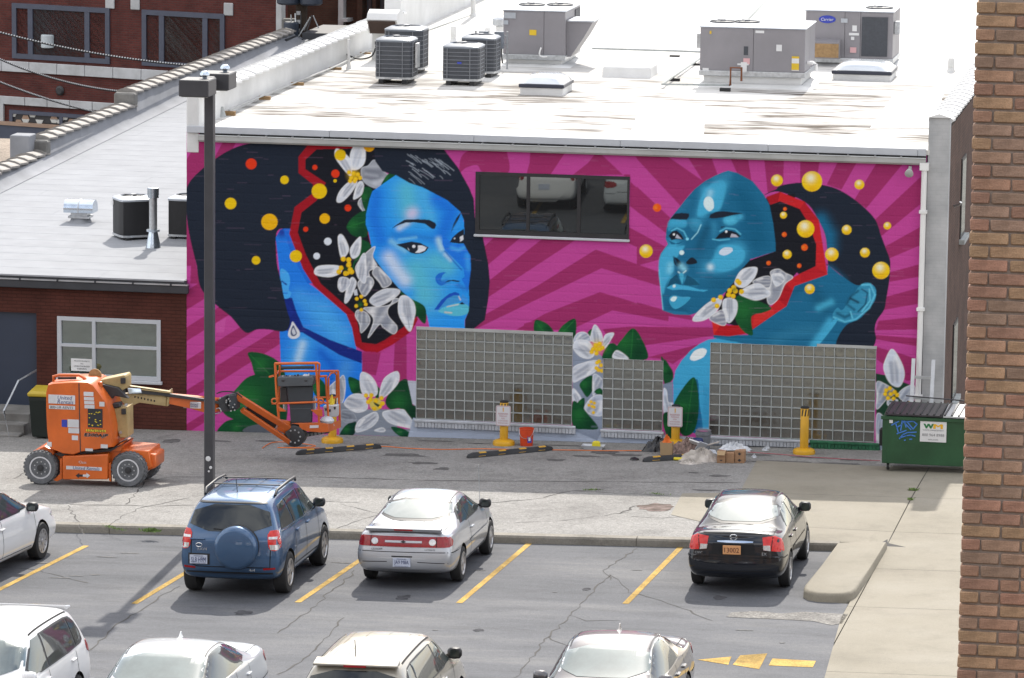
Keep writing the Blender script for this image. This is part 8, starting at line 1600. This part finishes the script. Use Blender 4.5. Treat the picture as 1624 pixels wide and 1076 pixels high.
def sedan(L, W, H, tz=1.06, hood=.9, bb=-.72, rr=-.32, rf=.12, cw=.50, coupe=0):
    l, w = L/2, W/2; T = H-.0; e = [.03, .02, .0, .0, .05, .07, .1, .1, .1]
    return [(-l, .34, tz-.17, tz-.05, w-.16, w-.08, w-.16, w-.22, .56, e), (-l+.1, .27, tz-.11, tz-.0, w-.08, w-.015, w-.10, w-.17, .57, [0, 0, 0, 0, .03, .04, .05, .05, .05]), (-l+.42, .21, tz-.08, tz+.004, w-.05, w, w-.075, w-.15, .57), (bb*l, .2, tz-.07, tz+.005, w-.045, w+.005, w-.065, w-.17, .57), (bb*l+.12, .2, tz-.07, tz+.07, w-.045, w+.005, w-.065, w-.2, .57),
            (rr*l-.12, .2, tz-.09, T-.045, w-.045, w+.003, w-.06, w-.3, .57), (rr*l+.12, .2, tz-.1, T-.008, w-.045, w+.003, w-.06, w-.285, .57), (-.02*l, .2, tz-.1, T+.004, w-.045, w+.003, w-.06, w-.275, .57), (rf*l, .2, tz-.11, T-.02, w-.045, w+.003, w-.06, w-.285, .57), (rf*l+.2, .2, tz-.11, T-.09, w-.045, w+.003, w-.06, w-.28, .57),
            (cw*l-.06, .2, tz-.14, tz-.035, w-.045, w+.003, w-.07, w-.2, .57), (cw*l+.12, .2, hood-.02, hood+.08, w-.045, w, w-.08, w-.19, .55), (.75*l, .2, hood-.08, hood-.0, w-.05, w-.01, w-.1, w-.2, .53), (l-.14, .22, hood-.17, hood-.11, w-.1, w-.06, w-.17, w-.24, .5), (l, .28, hood-.27, hood-.2, w-.22, w-.17, w-.27, w-.34, .48, [-.06, -.04, 0, 0, -.02, -.03, -.06, -.08, -.08])]
def suv(L, W, H, belt=1.06, hood=1.02, slope=.3, rf=.12, cw=.52, base=.2):
    l, w = L/2, W/2; e = [.1, .07, .02, .0, .03, .05, slope, slope+.02, slope+.02]
    return [(-l, base+.2, belt-.05, H-.13, w-.14, w-.07, w-.13, w-.3, .62, e), (-l+.1, base+.1, belt-.02, H-.06, w-.08, w-.02, w-.08, w-.26, .62, [0, 0, 0, 0, .0, .0, slope*.85, slope*.9, slope*.9]), (-l+.55, base+.05, belt, H-.02, w-.05, w, w-.06, w-.25, .62, [0]*6+[.12, .12, .12]), (-.35*l, base+.03, belt-.01, H, w-.05, w, w-.055, w-.245, .62), (-.05*l, base+.03, belt-.02, H+.004, w-.05, w, w-.055, w-.245, .62), (rf*l, base+.03, belt-.03, H-.02, w-.05, w, w-.055, w-.25, .62), (rf*l+.2, base+.03, belt-.03, H-.09, w-.05, w, w-.055, w-.25, .62),
            (cw*l-.05, base+.03, belt-.06, belt+.06, w-.05, w, w-.06, w-.18, .6), (cw*l+.13, base+.03, hood-.02, hood+.06, w-.05, w, w-.075, w-.18, .6), (.78*l, base+.04, hood-.1, hood-.02, w-.06, w-.01, w-.1, w-.2, .58), (l-.12, base+.06, hood-.22, hood-.15, w-.11, w-.06, w-.16, w-.24, .55), (l, base+.12, hood-.34, hood-.26, w-.22, w-.16, w-.26, w-.34, .52, [-.05, -.03, 0, 0, -.02, -.04, -.06, -.08, -.08])]
def front_end(c, L, W, hood, grille='trim_black'):
    w = W/2
    for s in (-1, 1): c.patch('headlight', [(s*(w-.3), hood-.32), (s*(w-.1), hood-.3), (s*(w-.1), hood-.2), (s*(w-.32), hood-.22)], 'F', 'clear_lens', rnd=1)
    c.patch('grille', [(-.36, hood-.38), (.36, hood-.38), (.38, hood-.27), (-.38, hood-.27)], 'F', grille); c.patch('lower_intake', [(-.5, .32), (.5, .32), (.45, .42), (-.45, .42)], 'F', 'trim_black')
def sedan_trim(c, L, W, H, tz, hood, glass='clear', back='back_glass', bb=-.72, rr=-.32, rf=.12, cw=.5, doors=4, chrome=False):
    l, w = L/2, W/2; z0, z1 = tz-.055, H-.085; x0, x1, xf, xc = bb*l+.42, rr*l+.02, rf*l+.1, cw*l-.02; mid = (x0*.42+xf*.58)-.12
    if doors == 2: mid = x1+.12
    c.both('window_surround', [(x0-.16, z0-.015), (x1-.1, z1+.02), (x1+.2, z1+.035), (xf-.1, z1+.035), (xc-.02, z0-.02)], 'chrome' if chrome else 'trim_black', off=.004, rnd=1)
    f_ = [(mid+.04, z0), (mid+.02, z1+.015), (xf-.13, z1+.015), (xc-.14, z0+.02), (xc-.16, z0)]
    c.both('side_window', f_, glass, off=.008); r_ = [(x0-.06, z0+.01), (x1-.06, z1-.0), (x1+.22, z1+.015), (mid-.05, z1+.015), (mid-.04, z0)]
    if doors == 2: r_ = [(x0-.05, z0+.01), (x1-.05, z1-.01), (mid-.02, z1+.01), (mid-.02, z0)]
    c.both('side_window', r_, glass, off=.008)
    q = tz+.06; c.patch('rear_window_surround', [(-(w-.18), q-.03), (w-.18, q-.03), (w-.30, H-.05), (-(w-.30), H-.05)], 'B', 'trim_black', off=.004, rnd=1); c.patch('rear_window', [(-(w-.225), q), (w-.225, q), (w-.345, H-.075), (-(w-.345), H-.075)], 'B', back, off=.008, rnd=1)
    q = tz-.0; c.patch('windscreen', [(-(w-.2), q), (w-.2, q), (w-.32, H-.07), (-(w-.32), H-.07)], 'F', 'screen', off=.007, rnd=1)
    fx, rx = c.wheels[1][0], c.wheels[0][0]; d0 = xc-.1
    for x in ([d0+.06, mid, x0-.02] if doors == 4 else [d0+.06, mid-.05]): c.seam([(x, z0-.03), (x-.01, .62), (x, .34)])
    c.seam([(rx+.5, .33), (fx-.48, .33)]); c.seam([(-l+.06, .64), (rx-.42, .62)], off=.004)
    for dx in ([mid-.02, x0+.08] if doors == 4 else [mid+.12]): c.handle(dx, z0-.17)
    c.seam([(-(w-.3), tz-.04), (w-.3, tz-.04)], 'B', mat='gap'); c.seam([(-l+.12, w-.22), (bb*l-.02, w-.22), (bb*l+.02, 0), (bb*l-.02, -w+.22), (-l+.12, -w+.22)], 'T', w=.012); c.seam([(-w+.1, .645), (w-.1, .645)], 'B', w=.012)
    for s in (-1, 1): c.seam([(rr*l-.2, s*(w-.36)), (rf*l+.1, s*(w-.35))], 'T', w=.02, mat='trim_black', name='roof_gutter')
    front_end(c, L, W, hood)

# blue suv with a spare wheel
L, W, H = 4.26, 1.815, 1.70; rx = -L/2+.72; c = Car('suv', 'slate blue suv with a covered spare wheel on its rear door', 'suv', suv(L, W, H, 1.08, 1.04, .27), 'p_blue', [(rx, .355, W/2), (rx+2.66, .355, W/2)], (5.40, -17.42+2.13-.72), 1)
w = W/2
c.wheel_set(5, 'alloy', .24); c.mirror(1.0, w-.02, 1.16, 'trim_black')
c.patch('rear_window', [(-(w-.17), 1.13), (w-.17, 1.13), (w-.29, 1.56), (-(w-.29), 1.56)], 'B', 'tint', off=.008, rnd=1); c.patch('rear_spoiler_shade', [(-(w-.32), 1.575), (w-.32, 1.575), (w-.34, 1.60), (-(w-.34), 1.60)], 'B', 'trim_black', off=.012)
c.both('side_window', [(-1.72, 1.14), (-1.5, 1.50), (-1.08, 1.54), (-.92, 1.13)], 'tint', off=.008); c.both('side_window', [(-.86, 1.13), (-1.0, 1.545), (-.2, 1.57), (-.14, 1.12)], 'tint', off=.008); c.both('side_window', [(-.06, 1.12), (-.11, 1.57), (.3, 1.52), (.92, 1.12)], 'clear', off=.008)
c.both('window_strip', [(-1.74, 1.105), (-1.74, 1.12), (.95, 1.1), (.95, 1.085)], 'chrome', off=.006)
c.patch('windscreen', [(-(w-.16), 1.16), (w-.16, 1.16), (w-.28, 1.60), (-(w-.28), 1.60)], 'F', 'clear', rnd=1)
for x in (-.9, -.1, .85): c.seam([(x, 1.06), (x-.02, .6), (x, .42)])
c.seam([(rx+.45, .42), (rx+2.2, .42)], w=.02); c.handle(-.72, .98); c.handle(.06, .98)
for s, ax in ((1, 'L'), (-1, 'R')):
    tl = c.patch('tail_light', [(s*(w-.24), .92), (s*(w-.26), 1.15), (s*(w-.1), 1.17), (s*(w-.035), 1.12), (s*(w-.03), .9), (s*(w-.1), .82), (s*(w-.2), .84)], 'B', 'bright_red', off=.012, rnd=1); c.patch('lamp_band', [(s*(w-.235), 1.02), (s*(w-.235), 1.06), (s*(w-.05), 1.06), (s*(w-.05), 1.02)], 'B', 'clear_lens', off=.016, parent=tl); c.patch('reverse_lens', [(s*(w-.2), .85), (s*(w-.215), .93), (s*(w-.06), .93), (s*(w-.08), .84)], 'B', 'clear_lens', off=.016, parent=tl)
    c.patch('tail_light', [(-L/2+.1, .92), (-L/2+.1, 1.14), (-L/2+.2, 1.13), (-L/2+.23, 1.05), (-L/2+.18, .92)], ax, 'bright_red', off=.01, rnd=1)
    c.patch('reflector', [(s*(w-.32), .5), (s*(w-.32), .535), (s*(w-.12), .545), (s*(w-.12), .51)], 'B', 'red_lens')
    MB().tube([(-1.3, s*(w-.3), H-.06), (-1.2, s*(w-.29), H+.02), (-.4, s*(w-.28), H+.045), (.1, s*(w-.29), H+.03), (.2, s*(w-.3), H-.03)], .026, 8).build('roof_rail', MAT['trim_black'], c.t, w=False, smooth=50)
for x in (-.75, -.05): MB().box(x-.025, x+.025, -(w-.28), w-.28, H+.018, H+.036).build('cross_bar', MAT['trim_black'], c.t, w=False, bevel=.008)
for y in (-.45, -.15, .15, .45): c.seam([(-1.2, y), (.1, y)], 'T', w=.02, mat=c.paint, off=.01, name='roof_rib')
Mx = Matrix.Translation((-L/2+.02, -.14, .88)) @ Matrix.Rotation(R(-90), 4, 'Y')
sp = MB().lathe([(.36, -.05), (.375, .0), (.375, .12), (.355, .17), (.3, .195), (.02, .205)], 44, Mx).build('spare_wheel_cover', c.paint, c.t, w=False, smooth=45); MB().lathe([(.365, -.06), (.385, -.03), (.385, .005), (.37, .03)], 44, Mx).build('spare_tyre', MAT['trim_black'], sp, w=False, smooth=45)
c.plate(.52, .66, 'SL8 H9M'); c.text('RAV4', .46, .835, .16); c.text('4x4', -.4, .5, .1, h=.045)
for a, b in ((.055, .034), (.022, .034)): p = c.hit('B', .52, .9, .008); MB().tube([(p.x, p.y+a*math.cos(k*.5236), p.z+b*math.sin(k*.5236)) for k in range(13)], .005, 4).build('emblem', MAT['chrome'], c.t, w=False)
c.seam([(.66, 1.08), (.66, .58), (.55, .54), (-.7, .54), (-.72, 1.08)], 'B', w=.016); p = c.hit('B', .57, 1.0, .02); MB().box(p.x-.015, p.x+.01, .42, .68, .985, 1.015).build('door_handle', c.paint, c.t, w=False, bevel=.008); c.patch('plate_recess', [(.33, .57), (.71, .57), (.71, .76), (.33, .76)], 'B', 'trim_black', off=.003)
c.seam([(-w+.1, .44), (w-.1, .44)], 'B', w=.03, mat='trim_black', name='bumper_strip'); p = c.hit('B', .28, 1.17, .012); MB().bar(p, c.hit('B', -.1, 1.15, .012), .02, .015).build('wiper', MAT['trim_black'], c.t, w=False)
q = Vector((-1.3, .05, H-.02)); MB().tube([q, q+Vector((-.04, .01, .24))], .007, 5).build('aerial', MAT['trim_black'], c.t, w=False); front_end(c, L, W, 1.04)

# silver coupe
L, W, H, tz = 4.5, 1.74, 1.37, 1.02; rx = -L/2+.98; c = Car('coupe', 'silver two door coupe with a full width red tail lamp bar', 'car', sedan(L, W, H, tz, .88, -.66, -.26, .1, .5), 'p_silver', [(rx, .305, W/2), (rx+2.64, .305, W/2)], (8.12, -15.82+2.25-.98), 1)
w = W/2
sedan_trim(c, L, W, H, tz, .88, 'clear', 'back_glass', -.66, -.26, .1, .5, 2); c.wheel_set(7, 'alloy', .19); c.mirror(.95, w-.02, .99, 'trim_black')
bar = c.patch('tail_light_bar', [(-(w-.02), .74), (-(w-.09), .73), (w-.09, .73), (w-.02, .74), (w-.03, .87), (w-.16, .905), (-(w-.16), .905), (-(w-.03), .87)], 'B', 'red_lens', off=.012)
for s, ax in ((-1, 'R'), (1, 'L')):
    c.patch('reverse_lamp', [(s*.5+.06*math.cos(k*.5236), .815+.055*math.sin(k*.5236)) for k in range(12)], 'B', 'clear_lens', off=.018, parent=bar, step=.1); c.patch('tail_light', [(-L/2+.03, .74), (-L/2+.03, .88), (-L/2+.2, .88), (-L/2+.26, .82), (-L/2+.2, .76)], ax, 'red_lens', off=.01, rnd=1)
    c.seam([(s*(w-.3), .735), (s*(w-.3), .9)], 'B', w=.012, off=.015)
c.patch('trim_strip', [(-.32, .8), (.32, .8), (.32, .835), (-.32, .835)], 'B', 'p_silver', off=.02, parent=bar); c.patch('emblem', [(-.05, .815), (0, .795), (.05, .815), (0, .84)], 'B', 'ink', off=.026, parent=bar)
MB().ring([[(-L/2+.04-dx, y, tz-.03+dz) for dx, dz in ((0, 0), (.02, .05), (-.03, .075), (-.2, .02))] for y, dx in ((-(w-.22), 0), (-.3, .0), (.3, 0), (w-.22, 0))]).build('spoiler_lip', c.paint, c.t, w=False, smooth=40); MB().box(-L/2+.012, -L/2+.03, -.16, .16, tz-.012, tz+.012).build('brake_lamp', MAT['red_lens'], c.t, w=False)
c.plate(.02, .47, 'JA9 M8A'); c.seam([(-.16, .57), (.2, .57)], 'B', w=.02); c.text('CAVALIER', .46, .685, .2, 'ink'); c.text('ULTIMATE', -.46, .69, .18, 'ink'); c.seam([(-w+.1, .46), (-.25, .48)], 'B', w=.012); c.seam([(.28, .48), (w-.1, .46)], 'B', w=.012)
p = c.hit('T', 1.05, -w+.16, 0); MB().tube([p, p+Vector((-.12, 0, .75))], .005, 5).build('aerial', MAT['steel'], c.t, w=False); c.seam([(-.6, .6), (1.05, .6)], mat=c.paint, w=.05, off=.014, name='door_moulding')

# dark sedan
L, W, H, tz = 4.44, 1.715, 1.45, 1.07; rx = -L/2+.96; c = Car('sedan', 'blue black sedan with an orange licence plate beside the kerb island', 'car', sedan(L, W, H, tz, .9, -.70, -.30, .1, .5), 'p_black', [(rx, .305, W/2), (rx+2.62, .305, W/2)], (13.74, -15.3+2.22-.96), 1)
w = W/2
sedan_trim(c, L, W, H, tz, .9, 'clear', 'back_glass', -.70, -.30, .1, .5); c.wheel_set(6, 'alloy', .19); c.mirror(.93, w-.02, 1.02, 'trim_black')
for s, ax in ((1, 'L'), (-1, 'R')):
    tl = c.patch('tail_light', [(s*(w-.37), .77), (s*(w-.40), .98), (s*(w-.2), 1.0), (s*(w-.09), .95), (s*(w-.02), .80), (s*(w-.03), .74)], 'B', 'bright_red', off=.012); c.seam([(s*(w-.25), .75), (s*(w-.225), .99)], 'B', w=.012, off=.015); c.patch('reverse_lens', [(s*(w-.375), .775), (s*(w-.385), .85), (s*(w-.265), .85), (s*(w-.255), .76)], 'B', 'clear_lens', off=.017, parent=tl)
    c.patch('tail_light', [(-L/2+.03, .75), (-L/2+.07, .95), (-L/2+.2, .93), (-L/2+.2, .78)], ax, 'bright_red', off=.01)
c.patch('chrome_strip', [(-.3, .885), (.3, .885), (.31, .92), (-.31, .92)], 'B', 'chrome', off=.02, rnd=1); c.plate(.05, .77, '13002', 'plate_tan', 'plate_brown', None); c.text('CIVIC', .62, .705, .13); c.text('EX', -.5, .71, .08)
p = c.hit('B', .03, .975, .01)
for sg in (((-.045, .035), (-.035, -.035)), ((.045, .035), (.035, -.035)), ((-.03, -.005), (.03, -.005))): MB().bar((p.x, p.y+sg[0][0], p.z+sg[0][1]), (p.x, p.y+sg[1][0], p.z+sg[1][1]), .014, .01).build('emblem', MAT['chrome'], c.t, w=False)
MB().tube([(p.x, p.y+.06*(abs(math.cos(k*.5236))**.6)*(1 if math.cos(k*.5236) > 0 else -1), p.z+.048*math.sin(k*.5236)) for k in range(13)], .005, 4).build('emblem', MAT['chrome'], c.t, w=False)
c.patch('plate_recess', [(-.36, .68), (.42, .68), (.38, .87), (-.32, .87)], 'B', 'gap', off=.002); c.seam([(-w+.08, .41), (w-.08, .41)], 'B', w=.012)
for s in (-1, 1): c.patch('bumper_pad', [(s*(w-.42), .655), (s*(w-.05), .64), (s*(w-.05), .67), (s*(w-.42), .68)], 'B', 'p_black', off=.02)
c.seam([(-.9, .62), (1.0, .6)], mat=c.paint, w=.04, off=.014, name='door_moulding')

def plain_sedan(name, label, paint, L, W, H, tz, hood, loc, nose, fin=True, chrome=False, mirror=None, lamp='red_lens', glass='tint', back='back_glass', spokes=10, wr=.33, bb=-.66, rr=-.30, yaw=0.):
    rx = -L/2+1.05; c = Car(name, label, 'car', sedan(L, W, H, tz, hood, bb, rr, .08, .48), paint, [(rx, wr, W/2), (rx+2.78, wr, W/2)], loc, nose, yaw=yaw); w = W/2
    sedan_trim(c, L, W, H, tz, hood, glass, back, bb, rr, .08, .48, 4, chrome); c.wheel_set(spokes, 'alloy', .21); c.mirror(.92, w-.02, tz-.04, mirror or c.paint)
    for s, ax in ((1, 'L'), (-1, 'R')):
        c.patch('tail_light', [(s*(w-.42), .82), (s*(w-.4), .95), (s*(w-.12), .97), (s*(w-.03), .9), (s*(w-.04), .78)], 'B', lamp, off=.012, rnd=1); c.patch('tail_light', [(-L/2+.03, .8), (-L/2+.06, .96), (-L/2+.3, .93), (-L/2+.16, .82)], ax, lamp, off=.01, rnd=1)
    c.patch('licence_plate', [(-.15, .72), (.15, .72), (.15, .87), (-.15, .87)], 'B', 'plate_blue', off=.012)
    if fin: q = c.hit('T', rr*L/2+.12, 0, 0); MB().ring([[q+Vector(v) for v in ((-.1, -.03, 0), (.1, -.02, 0), (.1, .02, 0), (-.1, .03, 0))], [q+Vector(v) for v in ((-.09, -.012, .05), (.0, -.01, .03), (.0, .01, .03), (-.09, .012, .05))], [q+Vector(v) for v in ((-.1, -.006, .085), (-.06, -.005, .08), (-.06, .005, .08), (-.1, .006, .085))]]).build('aerial_fin', c.paint, c.t, w=False, smooth=50)
    return c
plain_sedan('sedan', 'white sedan cut by the left edge, nose to the kerb in front of the lift', 'p_white', 4.86, 1.83, 1.47, 1.06, .95, (.25, -16.44), 1, True, False, 'trim_black', glass='clear', spokes=10, yaw=R(-5))
plain_sedan('sedan', 'white sedan facing the viewer at the bottom edge, left of the beige wagon', 'p_pearl', 4.88, 1.86, 1.46, 1.08, .95, (7.25, -29.1), -1, True, True, bb=-.64, rr=-.26)
plain_sedan('sedan', 'brown grey sedan with chrome window trim facing the viewer at the bottom edge', 'p_grey', 4.84, 1.85, 1.46, 1.08, .95, (13.40, -27.4), -1, True, True, bb=-.64, rr=-.28)
def plain_suv(name, label, paint, L, W, H, loc, nose, slope, glass='tint', mirror=None, spoiler=True, lamp='red_lens', belt=1.06):
    rx = -L/2+.88; c = Car(name, label, 'suv', suv(L, W, H, belt, 1.02, slope), paint, [(rx, .35, W/2), (rx+2.68, .35, W/2)], loc, nose); w = W/2; c.wheel_set(5, 'alloy', .22); c.mirror(1.0, w-.02, belt+.1, mirror or c.paint)
    c.patch('rear_window', [(-(w-.17), belt+.05), (w-.17, belt+.05), (w-.3, H-.16), (-(w-.3), H-.16)], 'B', 'tint', off=.008, rnd=1); x0 = -L/2+.42
    c.both('window_surround', [(x0-.1, belt+.1), (x0+.1, H-.17), (x0+.6, H-.115), (.25, H-.115), (.98, belt+.03), (x0+.15, belt+.03)], 'trim_black', off=.004, rnd=1)
    c.both('side_window', [(x0+.0, belt+.11), (x0+.16, H-.19), (x0+.4, H-.16), (x0+.36, belt+.07)], glass, off=.008); c.both('side_window', [(x0+.42, belt+.06), (x0+.46, H-.15), (-.16, H-.13), (-.1, belt+.05)], glass, off=.008); c.both('side_window', [(-.03, belt+.05), (-.08, H-.13), (.24, H-.14), (.86, belt+.05)], 'clear', off=.008)
    c.patch('windscreen', [(-(w-.16), belt+.1), (w-.16, belt+.1), (w-.28, H-.1), (-(w-.28), H-.1)], 'F', 'screen', rnd=1)
    for x in (x0+.42, -.06, .86): c.seam([(x, belt), (x-.02, .6), (x, .4)])
    c.handle(x0+.62, belt-.1, MAT['chrome']); c.handle(.1, belt-.1, MAT['chrome'])
    for s, ax in ((1, 'L'), (-1, 'R')): c.patch('tail_light', [(s*(w-.22), .92), (s*(w-.22), 1.1), (s*(w-.05), 1.1), (s*(w-.03), .9)], 'B', lamp, off=.012, rnd=1); c.patch('tail_light', [(-L/2+.04, .92), (-L/2+.05, 1.1), (-L/2+.22, 1.08), (-L/2+.2, .94)], ax, lamp, off=.01, rnd=1)
    c.patch('licence_plate', [(-.15, .68), (.15, .68), (.15, .83), (-.15, .83)], 'B', 'plate_blue', off=.012); front_end(c, L, W, 1.02)
    if spoiler: s_ = MB().ring([[(-L/2+slope-.02-dx, y, H-.045-dz) for dx, dz in ((-.2, -.03), (.06, .015), (.05, .05), (-.15, .05))] for y in (-(w-.3), w-.3)]).build('rear_spoiler', c.paint, c.t, w=False, bevel=.012); MB().box(-L/2+slope-.085, -L/2+slope-.05, -.16, .16, H-.1, H-.07).build('brake_lamp', MAT['red_lens'], s_, w=False)
    for s in (-1, 1): c.seam([(-L/2+.6, s*(w-.3)), (.2, s*(w-.3))], 'T', w=.022, mat='gap', name='roof_gutter')
    return c
c = plain_suv('suv', 'white suv facing the viewer in the bottom left corner with dark side windows', 'p_white', 4.6, 1.86, 1.68, (4.62, -29.3), -1, .36)
c = plain_suv('suv', 'pale beige suv seen from behind at the bottom edge with black mirrors', 'p_beige', 4.5, 1.8, 1.62, (10.25, -28.5), 1, .34, 'tint', 'trim_black')
for y in (-.5, -.38, -.1, .2, .42, .5): c.seam([(-1.5, y), (.1, y)], 'T', w=.014, mat='p_beige', off=.008, name='roof_rib')
q = c.hit('T', -1.55, .08, 0); MB().tube([q, q+Vector((-.05, 0, .24))], .008, 5).build('aerial', MAT['trim_black'], c.t, w=False)
